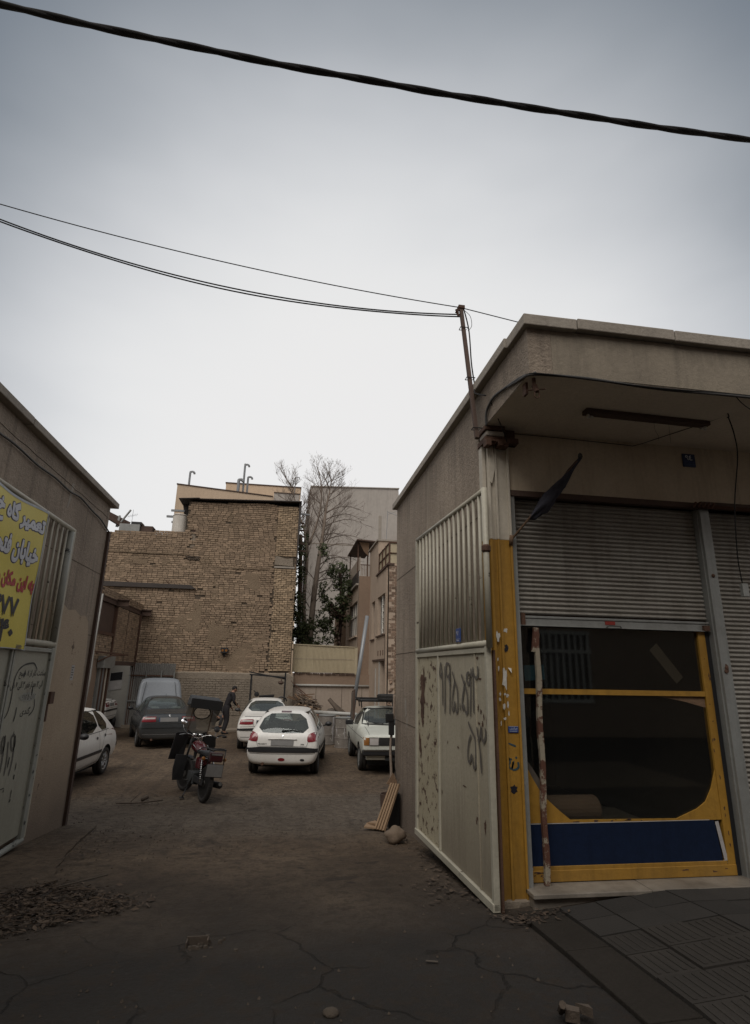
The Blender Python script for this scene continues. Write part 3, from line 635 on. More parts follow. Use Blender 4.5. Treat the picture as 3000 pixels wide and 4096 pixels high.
mb = MB(); mb.box(2.965, 4.967, 2.118, 3.065, 4.9715, 2.15); lb = mb.build('label', M['redlabel'], rs1)
mb = MB(); mb.tube([(2.96, 4.945, 2.092), (2.98, 4.93, 2.104), (3.09, 4.93, 2.104), (3.11, 4.945, 2.092)], .005, 6); mb.build('handle', M['greycable'], rs1, smooth=True)
MB().box(2.13, 4.95, 2.09, 2.17, 4.97, 2.20).build('latch', M['rust'], rs1); MB().box(3.97, 4.94, 2.09, 4.03, 4.97, 2.14).build('latch', M['rust'], rs1)
rs2 = shutter(4.175, 6.4, 3.298, .06, 5.0, False, 2)
mb = MB(); mb.box(2.055, 4.90, .0, 2.1, 5.06, 3.30); mb.build('guide_rail', M['steelgrey'], RB, bevel=.003)
mb = MB(); mb.box(4.062, 4.90, -.06, 4.165, 5.08, 3.30); mb.box(4.05, 4.93, -.06, 4.066, 5.06, 3.30); mb.build('centre_post', M['steelgrey'], RB, bevel=.004)
mb = MB(); 
for z_ in (2.62, 1.75): mb.lathe([(0, -.014), (.012, -.012), (.02, 0)], (4.11, 4.897, z_), 'y', 10)
mb.lathe([(0, -.010), (.017, -.008), (.02, 0)], (4.10, 4.897, 1.72), 'y', 10); mb.build('bolt_plate', M['rust'], RB)
mb = MB(); blob(mb, (4.112, 1.75), .022, .035, 0, ((0, 4.8985, 0), (1, 0, 0), (0, 0, 1)), 3, 12, .4); mb.build('rust_stain', M['rust'], RB)

# shop window
WF = obj('window_frame', MB().box(2.105, 4.985, 1.490, 3.92, 5.03, 1.535).mesh('window_frame', M['yellow']), RB)
def wf(name, mb, mt, bev=.003): return mb.build(name, M[mt], WF, bevel=bev)
mb = MB(); mb.box(3.925, 4.985, .03, 4.0, 5.045, 2.12); wf('frame_post', mb, 'yellow')
mb = MB(); mb.box(4.003, 4.99, .02, 4.047, 5.06, 2.10); wf('guide_channel', mb, 'blackplastic')
mb = MB(); mb.box(2.103, 4.99, .03, 2.135, 5.045, .46); wf('frame_post', mb, 'yellow')
mb = MB(); mb.box(2.106, 4.99, .48, 2.13, 5.045, 2.10); wf('frame_post', mb, 'greycable')
mb = MB(); mb.box(2.105, 4.978, .022, 3.998, 5.05, .105); mb.box(2.14, 4.986, .098, 3.92, 5.04, .135); wf('bottom_rail', mb, 'yellow')
# kick panel with its cut corners, one sheet with a chamfered opening
sh = [(2.137, .455), (3.923, .455), (3.923, .86), (3.86, .705), (3.79, .60), (3.70, .545), (3.49, .47), (2.50, .475), (2.40, .55), (2.26, .67), (2.19, .78), (2.137, .875)]
mb = MB(); mb.prism([(a, 4.992, c) for a, c in sh], (0, .012, 0)); wf('chamfered_panel', mb, 'yellow', 0)
mb = MB()
rc = random.Random(4)
for i in range(34):
    x_ = rc.choice((rc.uniform(2.15, 3.9), rc.uniform(3.93, 3.99), rc.uniform(2.14, 2.25))); z_ = .463+rc.uniform(-.004, .01) if 2.5 < x_ < 3.5 else rc.uniform(.04, .1) if x_ < 3.9 else rc.uniform(.1, 1.9)
    blob(mb, (x_, z_), rc.uniform(.004, .03 if x_ < 3.9 else .010), rc.uniform(.003, .008 if x_ < 3.9 else .02), 0, ((0, 4.9835 if x_ > 3.9 else (4.977 if z_ < .11 else 4.9905), 0), (1, 0, 0), (0, 0, 1)), i, 9, .45)
wf('paint_chip', mb, 'rust', 0)
mb = MB(); mb.prism([(2.106, 4.991, .125), (3.885, 4.991, .128), (3.845, 4.991, .452), (2.107, 4.991, .446)], (0, .01, 0)); wf('kick_panel', mb, 'blue', 0)
mb = MB(); mb.prism([(2.106, 4.9885, .108), (3.93, 4.9885, .116), (3.925, 4.9885, .136), (2.106, 4.9885, .127)], (0, .0015, 0)); mb.prism([(3.852, 4.9885, .44), (3.885, 4.9885, .445), (3.935, 4.9885, .12), (3.90, 4.9885, .118)], (0, .0015, 0)); mb.prism([(2.106, 4.9885, .447), (3.80, 4.9885, .453), (3.80, 4.9885, .458), (2.106, 4.9885, .453)], (0, .0015, 0)); wf('torn_film', mb, 'notice', 0)
mb = MB(); mb.box(2.13, 5.008, 1.536, 3.924, 5.013, 2.14); wf('glass_pane', mb, 'shopglass', 0)
mb = MB(); mb.box(2.13, 5.008, .45, 3.924, 5.013, 1.489); wf('glass_pane', mb, 'shopglass', 0)
mb = MB(); mb.prism([(3.45, 5.006, 1.487), (3.922, 5.006, 1.487), (3.922, 5.006, 1.39), (3.72, 5.006, 1.44)], (0, .0015, 0)); wf('paper_corner', mb, 'wood', 0)
mb = MB(); mb.prism([(2.12, 5.0065, .97), (2.14, 5.0065, .88), (2.2, 5.0065, .76), (2.31, 5.0065, .62), (2.29, 5.0065, .72), (2.2, 5.0065, .86)], (0, .0012, 0)); wf('clear_corner', mb, 'cardboard', 0)
mb = MB(); mb.prism([(2.165, 5.015, 1.60), (2.355, 5.015, 1.615), (2.35, 5.015, 1.745), (2.155, 5.015, 1.735)], (0, .002, 0)); wf('blue_paper', mb, 'bluepaper', 0)
mb = MB(); mb.prism([(3.42, 5.015, 1.90), (3.50, 5.015, 1.965), (3.735, 5.015, 1.66), (3.66, 5.015, 1.60)], (0, .002, 0)); pp = wf('glass_notice', mb, 'cardboard', 0)
dirn = Vector((.235, 0, -.305)).normalized(); upn = Vector((.305, 0, .235)).normalized()
text_on('lettering', 'لطفا', M['ink_black'], Vector((3.48, 5.014, 1.90)), dirn, upn, width=.27, height=.05, parent=pp, off=-.001, bold=.02) if False else None
# goods inside
o = MB().lathe([(0, 0), (.115, 0), (.118, .01), (.118, .60), (.11, .615), (0, .618)], (2.26, 5.25, .50), 'x', 24).build('carpet_roll', M['carpet'], smooth=False); tag(o, 'rolled beige carpet lying behind the shop glass just right of the leaning stick', 'carpet roll')
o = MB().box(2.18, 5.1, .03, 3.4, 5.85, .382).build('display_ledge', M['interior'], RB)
o = MB().lathe([(0, 0), (.13, 0), (.13, .30), (0, .31)], (2.30, 5.55, .382), 'z', 20).build('carpet_bolt', M['carpet'], smooth=True); tag(o, 'upright beige carpet bolt standing inside the shop window behind the rolled carpet', 'carpet bolt')

# marble step
k = 0
for a, c in ((2.03, 3.03), (3.034, 4.02), (4.024, 6.0)):
    mb = MB(); mb.box(a, 4.745, -.018+.002*k, c, 5.06, .016+.002*(k % 2)); mb.build('marble_step', M['marble'], RB, bevel=.006); k += 1
mb = MB(); mb.box(2.045, 4.785, -.25, 6, 4.98, -.02); mb.build('step_riser', M['marble'], RB)
mb = MB(); mb.box(1.8, 4.86, -.25, 2.06, 5.02, -.06); mb.build('column_base', M['concrete'], RB, bevel=.01)

# house number plates
mb = MB(); mb.box(3.945, 4.885, 3.742, 4.085, 4.899, 3.882); np_ = mb.build('number_plate', M['plate_blue'], RB, bevel=.002)
text_on('lettering', '٩٤', M['ink_white'], (3.972, 4.884, 3.812), (1, 0, 0), (0, 0, 1), width=.08, height=.055, parent=np_, bold=.02, off=.001)
mb = MB(); mb.box(3.955, 4.8835, 3.792, 4.075, 4.8845, 3.7945); mb.box(3.955, 4.8835, 3.765, 4.075, 4.8845, 3.767); mb.build('plate_line', M['sign_blue'], np_)

# fluorescent fitting under the soffit
mb = MB(); a = Vector((2.55, 4.30, 3.945)); c = Vector((3.80, 4.33, 3.945)); mb.beam(a, c, .085, .05); FL = mb.build('lamp_batten', M['rustbeam'], None, bevel=.004)
tag(FL, 'rusty brown fluorescent lamp batten without its tube under the shop soffit', 'light fitting')
for p in (a, c):
    d = .03 if p is a else -.03
    mb = MB(); mb.tube([(p.x+d, p.y, 3.92), (p.x+d, p.y, 3.885)], .014, 8); mb.tube([(p.x+d*1.7, p.y, 3.90), (p.x+d*2.6, p.y, 3.895)], .010, 6); mb.build('tube_holder', M['paper'], FL, smooth=True)
mb = MB(); mb.tube([(3.25, 4.33, 3.92), (3.26, 4.34, 3.84), (3.30, 4.36, 3.80), (3.33, 4.4, 3.77)], .0016, 4); mb.tube([(3.40, 4.33, 3.92), (3.42, 4.36, 3.80), (3.45, 4.4, 3.76)], .0016, 4); mb.build('loose_wire', M['greycable'], FL)

# cables along the eaves
def cable(name, pts, r, mt, label, cat='cable', n=6, group=None):
    o = MB().tube(pts, r, n).build(name, M[mt], smooth=True); return tag(o, label, cat, group)
eave = [(1.93, 4.72, 3.90), (1.90, 4.66, 3.99), (1.86, 4.50, 4.06), (1.79, 4.42, 4.10), (1.785, 4.2, 4.05), (1.785, 3.95, 3.975), (1.80, 3.80, 3.955), (1.95, 3.775, 3.95), (2.3, 3.775, 3.945), (2.9, 3.77, 3.925), (3.6, 3.77, 3.93), (5, 3.77, 3.93)]
B_ = [Vector(p) for p in eave[4:]]
def shifted(pts, d, s): return [Vector(p)+Vector((0, -.012*abs(sin(i*1.7+s))+d, noise.noise(Vector((i*.7, s, 0)))*.022)) for i, p in enumerate(pts)]
def dense(pts, k=5):
    pts = [Vector(p) for p in pts]; q = []
    for i in range(len(pts)-1):
        p0 = pts[max(i-1, 0)]; p1 = pts[i]; p2 = pts[i+1]; p3 = pts[min(i+2, len(pts)-1)]
        for j in range(k):
            s_ = j/k; q.append(.5*((2*p1)+(p2-p0)*s_+(2*p0-5*p1+4*p2-p3)*s_*s_+(3*p1-p0-3*p2+p3)*s_**3))
    return q+[pts[-1]]
cable('eave_cable', dense(shifted(B_, -.004, 1)), .011, 'greycable', 'thick grey cable clipped along the lower edge of the shop fascia')
cable('eave_cable', dense(shifted(B_, -.012, 5)), .007, 'cable', 'thin black cable twisted round the thick grey one under the shop fascia')
cable('eave_cable', dense([(1.785, 4.74, 3.93), (1.78, 4.72, 4.04), (1.785, 4.66, 4.10), (1.785, 4.5, 4.12), (1.785, 4.2, 4.06), (1.79, 3.9, 3.99), (1.85, 3.775, 3.965)]), .012, 'greycable', 'stiff grey cable bending down into the top of the corner column')
cable('loose_cable', dense([(1.785, 4.6, 4.11), (1.84, 4.62, 4.0), (1.92, 4.66, 3.86), (1.98, 4.74, 3.80), (2.05, 4.84, 3.79)]), .005, 'cable', 'loose black wire looping from the fascia to the rusty beam end')
mb = MB(); mb.tube([(1.87, 3.86, 3.97), (1.87, 3.86, 3.90)], .016, 8); mb.tube([(1.87, 3.86, 3.90), (1.885, 3.85, 3.84)], .022, 8); mb.box(1.83, 3.93, 3.86, 1.85, 3.99, 3.965); mb.beam((1.82, 3.9, 3.87), (1.95, 3.83, 3.86), .01, .008)
mb.tube([(1.885+.022*cos(a), 3.85, 3.815+.03*sin(a)) for a in [i*pi/6 for i in range(12)]], .005, 5, closed=True)
o = mb.build('cable_anchor', M['rust'], smooth=False); tag(o, 'rusty cable anchor with a ring under the corner of the shop fascia', 'bracket')
mb = MB(); mb.tube(dense([(2.06, 4.89, 3.945), (2.6, 4.89, 3.94), (3.3, 4.89, 3.925), (3.42, 4.88, 3.925), (3.58, 4.7, 3.95), (3.75, 4.4, 3.96), (3.85, 4.2, 3.965)]), .004, 5); mb.tube([(3.84, 4.12, 3.968), (3.85, 4.12, 3.935), (3.83, 4.12, 3.92)], .006, 5)
o = mb.build('lamp_wire', M['greycable'], smooth=True); tag(o, 'thin wire stapled where shop wall meets soffit and led to the lamp batten', 'wire')
cable('hanging_wire', dense([(3.84, 4.12, 3.93), (3.90, 4.15, 3.78), (3.99, 4.25, 3.6), (4.02, 4.4, 3.2), (4.10, 4.55, 2.75), (4.15, 4.6, 2.5)]), .0055, 'cable', 'twisted wire hanging from the soffit hook in front of the right shutter')
mb = MB(); mb.box(4.13, 4.58, 2.38, 4.19, 4.62, 2.5); o = mb.build('wire_socket', M['steelgrey'], bevel=.004); tag(o, 'small grey socket at the end of the wire in front of the right shutter', 'socket')
cable('loose_cable', dense([(3.62, 3.77, 3.93), (3.68, 3.775, 3.87), (3.8, 3.78, 3.80), (4.0, 3.8, 3.74)]), .004, 'cable', 'thin wire drooping from the eave cables at the right edge of the fascia')

# steel conduit pole at the corner
pole = thing('service_pole', 'rusty square steel pole rising from the shop corner with wires tied to its top', 'pole', (1.80, 4.80, 3.8))
mb = MB(); mb.beam((1.795, 4.80, 3.82), (1.80, 5.20, 5.545), .038, .038, (1, 0, 0)); mb.build('shaft', M['rustbeam'], pole, bevel=.003)
mb = MB(); mb.box(1.765, 5.165, 5.53, 1.835, 5.235, 5.565); mb.tube([(1.77, 5.17, 5.50), (1.74, 5.16, 5.48), (1.76, 5.17, 5.42)], .014, 6); mb.lathe([(.0, 0), (.022, .005), (.012, .02), (.022, .035), (0, .04)], (1.745, 5.17, 5.46), 'z', 10); mb.build('insulator', M['rust'], pole)
mb = MB(); mb.tube(dense([(1.83, 5.19, 5.53), (1.85, 5.1, 5.2), (1.832, 5.0, 4.75), (1.835, 4.93, 4.45), (1.79, 4.8, 4.3), (1.785, 4.5, 4.12)]), .007, 6); mb.tube(dense([(1.83, 5.2, 5.53), (1.90, 5.19, 5.45), (1.90, 5.15, 5.30), (1.85, 5.13, 5.22)]), .003, 5)
for z_, y_ in ((4.55, 4.97), (5.24, 5.13), (3.93, 4.825)): mb.tube([(1.76, y_-.03, z_), (1.76, y_+.03, z_), (1.83, y_+.03, z_), (1.845, y_-.03, z_), (1.76, y_-.03, z_)], .005, 5)
mb.build('down_lead', M['cable'], pole, smooth=True)

pole.location.x -= .085
# furled flag on its stick
fl = thing('furled_flag', 'dark grey flag rolled round a slanting stick on the corner column', 'flag', (2.03, 4.86, 2.86))
A_ = Vector((2.035, 4.86, 2.86)); D_ = Vector((2.73, 4.75, 3.69))
mb = MB(); mb.tube([A_, A_.lerp(D_, .95)], .010, 8); mb.tube([A_+Vector((-.0, .02, -.05)), A_+Vector((0, -.005, .04))], .02, 8); mb.build('stick', M['wood'], fl, smooth=True)
mb = MB(); n = 22; ax = (D_-A_).normalized(); sx_ = ax.cross(Vector((0, 0, 1))).normalized(); sy_ = sx_.cross(ax)
prof = [(q_, r_*.66) for q_, r_ in [(.33, .010), (.36, .05), (.40, .075), (.45, .085), (.52, .082), (.60, .07), (.68, .058), (.76, .046), (.84, .034), (.92, .026), (1.0, .018)]]
for t_, r_ in prof:
    for j in range(n):
        a = 2*pi*j/n; k = 1+.33*sin(a*3+t_*17)+.15*sin(a*7-t_*30)
        c_ = A_.lerp(D_, t_)+(-sy_)*r_*.55
        p = c_+(sx_*cos(a)*.75+sy_*sin(a))*r_*k
        if t_ < .38: p -= ax*.05*(1+sin(a*4))
        mb.v.append(tuple(p))
for i in range(len(prof)-1):
    for j in range(n):
        a = i*n+j; b2 = i*n+(j+1) % n; mb.f.append((a, b2, b2+n, a+n)); mb.mi.append(0)
mb.build('cloth', M['flag'], fl, smooth=True)
mb = MB(); mb.lathe([(.0, -.01), (.024, 0), (.02, .03), (0, .05)], A_.lerp(D_, 1.0), 'z', 8); mb.build('tie', M['greycable'], fl)

# long stick leaning on the shutter bar
mb = MB(); n = 14; pts = []
for i in range(n+1): t_ = i/n; pts.append(Vector((2.225+.04*t_+.006*sin(i*1.3), 4.925+.02*t_, .018+2.05*t_)))
for i in range(n): mb.beam(pts[i], pts[i+1], .042+.003*sin(i*2), .036)
mb.beam((2.24, 4.945, 1.85), (2.262, 4.945, 2.02), .055, .03)
o = mb.build('leaning_stick', M['stick']); tag(o, 'peeling brown and white wooden stick leaning upright against the shop window', 'stick')

# ------------------------------------------------------------------ right gate leaf, folded back
GR = thing('gate_leaf', 'pale metal gate leaf with spray painted numbers folded back beside the yellow column', 'gate', (1.74, 4.75, -.1))
gA = Vector((1.735, 4.76, 0)); gU = (Vector((1.63, 6.99, 0))-gA).normalized(); gV = Vector((0, 0, 1)); gN = gU.cross(gV)   # gN points to +X, so faces are drawn towards -gN
if gN.x > 0: gN = -gN
gp = lambda s_, z_, d=0: gA+gU*s_+gV*z_+gN*d
def gbox(mb, s0, s1, z0, z1, d0, d1):
    return mb.hexa([gp(s0, z0, d0), gp(s1, z0, d0), gp(s1, z0, d1), gp(s0, z0, d1), gp(s0, z1, d0), gp(s1, z1, d0), gp(s1, z1, d1), gp(s0, z1, d1)])
panels = [(0.06, .30, 'gatepaint'), (.315, 1.345, 'gatepaint'), (1.375, 2.17, 'gaterust')]
for s0, s1, mt in panels: gbox(MB(), s0, s1, -.04, 1.83, -.012, 0).build('sheet_panel', M[mt], GR)
mb = MB()
gbox(mb, 0, .042, -.09, 1.90, -.03, .02); mb.build('stile', M['gateframe'], GR, bevel=.003)
gbox(MB(), 2.175, 2.23, -.09, 3.30, -.03, .02).build('stile', M['gateframe'], GR, bevel=.003)
gbox(MB(), 1.345, 1.375, -.04, 1.83, -.01, .018).build('stile', M['gateframe'], GR, bevel=.003)
gbox(MB(), .295, .318, -.04, 1.83, -.01, .010).build('stile', M['gatepaint'], GR, bevel=.003)
gbox(MB(), 0, 2.23, 1.83, 1.872, -.02, .016).build('rail', M['gateframe'], GR, bevel=.003)
MB().tube([gp(.0, 1.905, 0), gp(2.2, 1.905, 0)], .030, 10).build('rail', M['gateframe'], GR, smooth=True)
MB().tube([gp(.0, 3.28, 0), gp(2.2, 3.30, 0)], .026, 10).build('rail', M['gateframe'], GR, smooth=True)
gbox(MB(), 0, 2.23, -.10, -.042, -.03, .03).build('rail', M['gateframe'], GR, bevel=.004)
MB().tube([gp(-.03, 1.87, 0), gp(-.03, 3.30, 0)], .027, 12).build('hinge_post', M['gateframe'], GR, smooth=True)
for z_ in (2.98-.25,): MB().lathe([(.03, -.035), (.043, -.02), (.043, .02), (.03, .035)], gp(-.03, z_, 0), 'z', 8).build('hinge', M['rust'], GR)
me = MB().tube([(0, 0, 1.935), (0, 0, 3.275)], .016, 8).mesh('bar', M['gateframe'], True)
for i in range(15): obj('bar', me, GR, gp(.10+i*.1405, 0, 0))
frg = (gA+gN*.004, -gU, gV)
mb = MB()
GS = [[(1.275,1.762),(1.241,1.685),(1.221,1.586),(1.224,1.331)],[(1.275,1.762),(1.315,1.677),(1.292,1.615),(1.242,1.654)],[(1.137,1.723),(1.142,1.483),(1.157,1.254)],[(.982,1.737),(1.084,1.749),(1.098,1.692),(1.067,1.618),(.987,1.648),(.978,1.729),(.983,1.488),(1.006,1.261)],[(.909,1.67),(.848,1.592),(.77,1.495),(.77,1.315),(.822,1.305),(.849,1.387),(.896,1.3),(.936,1.347),(.886,1.491),(.838,1.592)],[(.7,1.381),(.7,1.32)],[(.65,1.644),(.586,1.569),(.507,1.471),(.508,1.319),(.555,1.313),(.599,1.366),(.631,1.331),(.64,1.398),(.59,1.515),(.556,1.59)],[(.429,1.659),(.495,1.652),(.508,1.598),(.473,1.558),(.424,1.599),(.415,1.652),(.413,1.507),(.442,1.278)],[(.34,1.712),(.345,1.574),(.356,1.317)],[(.39,1.699),(.385,1.646),(.337,1.64)],[(.33,1.653),(.272,1.614),(.226,1.653),(.229,1.718)],[(.496,1.232),(.428,1.171),(.345,1.111),(.326,1.021),(.345,.884),(.389,.866),(.426,.959),(.483,.895),(.526,.933),(.5,1.05),(.431,1.127)],[(.286,1.209),(.267,1.137),(.226,1.123),(.186,1.218),(.185,1.134),(.139,1.103),(.096,1.155),(.098,1.214)],[(.269,1.113),(.227,1.021),(.209,.846)]]
for s_ in GS: ribbon(mb, [(-a, c) for a, c in s_], .033, .0, (gp(0, 0, .011), -gU, gV))
mb.build('spray_numbers', M['spray'], GR)
mb = MB(); fr_ = (gp(0, 0, .0035), -gU, gV)
for c_, rx, ry, sd_ in [((-1.98, 1.42), .09, .22, 1), ((-2.0, 1.2), .05, .12, 2), ((-1.93, 1.62), .03, .1, 3), ((-2.08, .85), .05, .12, 4), ((-.26, 1.36), .012, .03, 5), ((-.20, 1.34), .015, .02, 6), ((-.14, 1.30), .014, .03, 7), ((-.08, 1.27), .012, .04, 8), ((-.25, 1.24), .03, .01, 9), ((-.17, 1.24), .02, .02, 10), ((-.45, 1.61), .03, .008, 11), ((-.2, 1.61), .03, .012, 12), ((-.18, .45), .02, .05, 13), ((-.35, .47), .02, .015, 14), ((-.37, .44), .01, .02, 15), ((-.8, .98), .025, .01, 16), ((-1.1, .99), .01, .015, 17), ((-.25, 1.79), .03, .012, 18), ((-.65, .67), .05, .006, 19), ((-1.3, .5), .01, .02, 20)]:
    blob(mb, c_, rx, ry, .0, fr_, sd_, 18, .45)
mb.build('rust_patch', M['rust'], GR)
mb = MB(); mb.prism([gp(1.04, 1.60, .006), gp(.97, 1.615, .03), (gp(.96, 1.55, .01)), gp(1.0, 1.53, .006)], gN*.002); mb.build('torn_sticker', M['alu'], GR)
mb = MB(); gbox(mb, .60, .73, 1.945, 2.075, .022, .03); p92 = mb.build('number_plate', M['sign_blue'], GR, bevel=.002)
text_on('lettering', '٩٢', M['ink_white'], gp(.705, 2.01, .0315), -gU, gV, width=.06, height=.04, parent=p92, bold=.02)
mb = MB(); gbox(mb, .61, .72, 1.972, 1.975, .0315, .032); gbox(mb, .63, .70, 1.957, 1.963, .0315, .032); mb.build('plate_line', M['ink_white'], p92)
mb = MB(); gbox(mb, -.02, .02, -.12, 1.85, -.055, -.04); mb.build('jamb_bar', M['rust'], RB)
# ================================================================== left building
LB = thing('plastered_building', 'low plastered building at the left edge with a projecting roof edge and patched lower wall', 'building', (-4, 8, -.4))
mb = MB(); mb.box(-3.1, -1, -1.0, -2.88, 9.30, 4.13); mb.build('side_wall', M['plaster'], LB)
mb = MB(); mb.box(-9, 9.1, -1.0, -3.102, 9.30, 4.13); mb.build('rear_wall', M['plaster'], LB)
mb = MB(); mb.box(-9, -1, 3.95, -3.102, 9.09, 4.1); mb.build('roof_slab', M['coping'], LB)
y = -1
for y1 in (2.2, 4.6, 6.1, 7.7, 9.44):
    mb = MB(); dz = random.uniform(-.004, .004); mb.box(-3.2, y+.003, 4.135+dz, -2.79, y1-.003, 4.22+dz); mb.build('coping_slab', M['coping'], LB, bevel=.008); y = y1
# later patch of warmer render on the lower wall with a wavy upper edge
mb = MB(); top = [(7.45, 2.42), (7.75, 2.40), (8.0, 2.43), (8.2, 2.37), (8.45, 2.40), (8.7, 2.33), (8.9, 2.36), (9.05, 2.28), (9.12, 2.12), (9.17, 1.9), (9.2, 1.2), (9.22, .4), (9.22, -.9)]
q = [(-2.872, a, c) for a, c in top]; mb.prism(q+[(-2.872, 7.3, -.9), (-2.872, 7.3, 2.40)], (-.006, 0, 0)); mb.build('render_patch', M['plaster_low'], LB)
mb = MB(); 
for z in (3.03, 2.10): mb.box(-2.8795, 6.0, z-.004, -2.8765, 9.29, z+.004)
mb.tube([(-2.877, 4.5+.25*i, 3.93+.03*noise.noise(Vector((i*.8, 0, 0)))-.0*i) for i in range(20)], .003, 4); mb.build('wall_joint', M['mortar'], LB)
mb = MB(); mb.prism([(-2.8795, 7.62, 3.98), (-2.8795, 7.70, 3.98), (-2.8795, 7.66, 3.75), (-2.8795, 7.60, 3.62), (-2.8795, 7.57, 3.62)], (.002, 0, 0)); mb.build('plaster_run', M['coping'], LB)
mb = MB(); mb.box(-2.8715, 8.66, 1.46, -2.870, 8.78, 1.66); nt_ = mb.build('paper_notice', M['notice'], LB)
mb = MB()
for i in range(5): mb.box(-2.8698, 8.675, 1.49+.033*i, -2.8694, 8.675+.09*(.6+.4*abs(sin(i*2.1))), 1.505+.033*i)
mb.build('print_line', M['spraydark'], nt_)
mb = MB(); mb.box(-2.9, 9.304, -1, -2.84, 9.38, 3.72); mb.build('corner_angle', M['rustbeam'], LB)
o = MB().tube(dense([(-2.86, 4.0, 3.86), (-2.85, 5.2, 3.80), (-2.85, 5.9, 3.83), (-2.85, 6.5, 3.815), (-2.85, 7.0, 3.84), (-2.85, 7.5, 3.825), (-2.85, 7.9, 3.86), (-2.85, 8.4, 3.82), (-2.85, 8.8, 3.80), (-2.85, 9.1, 3.75), (-2.86, 9.33, 3.72)]), .012, 6).build('wall_cable', M['greycable'], smooth=True); tag(o, 'sagging dark cable pinned along the left building just under its roof edge', 'cable')

# left gate leaf
GL = thing('gate_leaf', 'grey painted metal gate leaf with handwritten opening hours at the left edge under the banner', 'gate', (-2.8, 7.7, -.2))
XL = -2.80
mb = MB(); mb.box(XL-.01, 4.4, -.18, XL+.002, 6.56, 1.80); mb.build('sheet_panel', M['gatelgrey'], GL)
mb = MB(); mb.box(XL-.01, 6.67, -.18, XL+.002, 7.60, 1.80); mb.build('sheet_panel', M['gatelgrey'], GL)
mb = MB(); mb.box(XL-.02, 6.56, -.2, XL+.025, 6.60, 1.83); mb.box(XL-.02, 6.63, -.2, XL+.02, 6.67, 1.83); mb.build('stile', M['gateframe2'], GL, bevel=.004)
mb = MB(); mb.box(XL-.025, 7.60, -.26, XL+.03, 7.70, 1.86); mb.build('stile', M['gateframe2'], GL, bevel=.004)
mb = MB(); mb.box(XL-.02, 7.70, -.24, XL+.022, 7.755, 3.37); mb.build('stile', M['gateframe'], GL, bevel=.004)
mb = MB(); mb.box(XL-.02, 4.4, 1.80, XL+.03, 7.60, 1.845); mb.build('rail', M['gateframe2'], GL, bevel=.004)
MB().tube([(XL, 4.4, 1.90), (XL, 7.69, 1.90)], .034, 10).build('rail', M['gateframe'], GL, smooth=True)
MB().tube([(XL, 4.4, 3.35), (XL, 7.69, 3.35)], .032, 10).build('rail', M['gateframe'], GL, smooth=True)
MB().tube([(XL, 7.64, 1.93), (XL, 7.64, 3.32)], .042, 12).build('rail', M['gateframe2'], GL, smooth=True)
mb = MB(); mb.tube([(XL+.01, 4.4, -.25), (XL+.01, 7.68, -.25)], .032, 8); mb.build('rail', M['gateframe2'], GL, smooth=True)
me = MB().tube([(0, 0, 1.93), (0, 0, 3.32)], .015, 8).mesh('bar', M['gateframe'], True)
for i in range(9): obj('bar', me, GL, (XL, 7.50-.15*i, 0))
mb = MB(); mb.box(XL-.01, 7.74, 1.20, XL+.05, 7.86, 1.34); mb.box(XL, 7.73, 1.0, XL+.03, 7.77, 1.2); mb.build('hinge', M['rust'], GL)
LS = [[(7.32,1.60),(7.22,1.665),(7.10,1.668),(6.964,1.65),(6.85,1.601),(6.79,1.522),(6.78,1.42),(6.785,1.297),(6.768,1.188),(6.72,1.126),(6.64,1.09)],[(6.953,1.21),(6.956,1.142),(6.936,1.066)],[(7.391,1.275),(7.417,1.195),(7.382,1.137),(7.30,1.10)]]
mb = MB(); frl = ((XL+.0055, 0, 0), (0, 1, 0), (0, 0, 1))
for s_ in LS: ribbon(mb, s_, .022, 0, frl)
mb.build('marker_line', M['marker'], GL)
for s_, yr, z_, w_, h_ in (('ساعت کار از ۸ صبح', 7.57, 1.50, .70, .10), ('الی ۱۲ بعداز ظهر ۳ الی ۷ ش', 7.54, 1.385, .82, .095), ('گندی', 7.31, 1.10, .24, .10)):
    text_on('handwriting', s_, M['marker'], (XL+.0045, yr, z_), (0, 1, 0), (0, 0, 1), width=w_, height=h_, parent=GL, align='R', off=0, bold=.012, shear=.12)
mb = MB(); blob(mb, (7.2, 1.31), .21, .05, 0, frl, 3, 20, .12); mb.build('smudge', M['gateframe2'], GL)
text_on('handwriting', '۹۱۲۵۰۵۱۲', M['spraydark'], (XL+.0065, 7.40, 1.275), (0, 1, 0), (0, 0, 1), width=.36, height=.06, parent=GL, align='R', bold=.0)
mb = MB()
for s_ in [[(7.037,.923),(6.965,.908),(6.991,.817),(7.052,.766),(7.077,.829),(7.042,.911),(7.082,.696),(7.056,.514)],[(6.904,.871),(6.945,.714),(6.948,.532)],[(6.775,.939),(6.758,.866),(6.806,.77),(6.83,.86),(6.80,.93),(6.84,.7),(6.82,.5)],[(6.45,.92),(6.40,.85),(6.45,.78),(6.49,.86),(6.46,.92),(6.49,.7),(6.47,.5)],[(6.2,.9),(6.25,.7),(6.24,.52)]]: ribbon(mb, s_, .035, 0, frl)
o = mb.build('spray_numbers', M['spraydark'], GL); o['kind'] = 'stuff'
mb = MB()
for i in range(26): blob(mb, (random.choice((7.65, 7.63, 6.58, 7.2, 7.0)), random.uniform(-.1, 1.7)), random.uniform(.006, .02), random.uniform(.01, .05), .032 if i % 5 < 2 else .0, frl, i, 9, .4)
mb.build('paint_chip', M['marker'], GL)
mb = MB(); mb.box(XL+.003, 6.05, .44, XL+.005, 6.55, .452); mb.box(XL+.003, 6.7, .40, XL+.005, 7.0, .41); mb.build('scratch', M['marker'], GL)

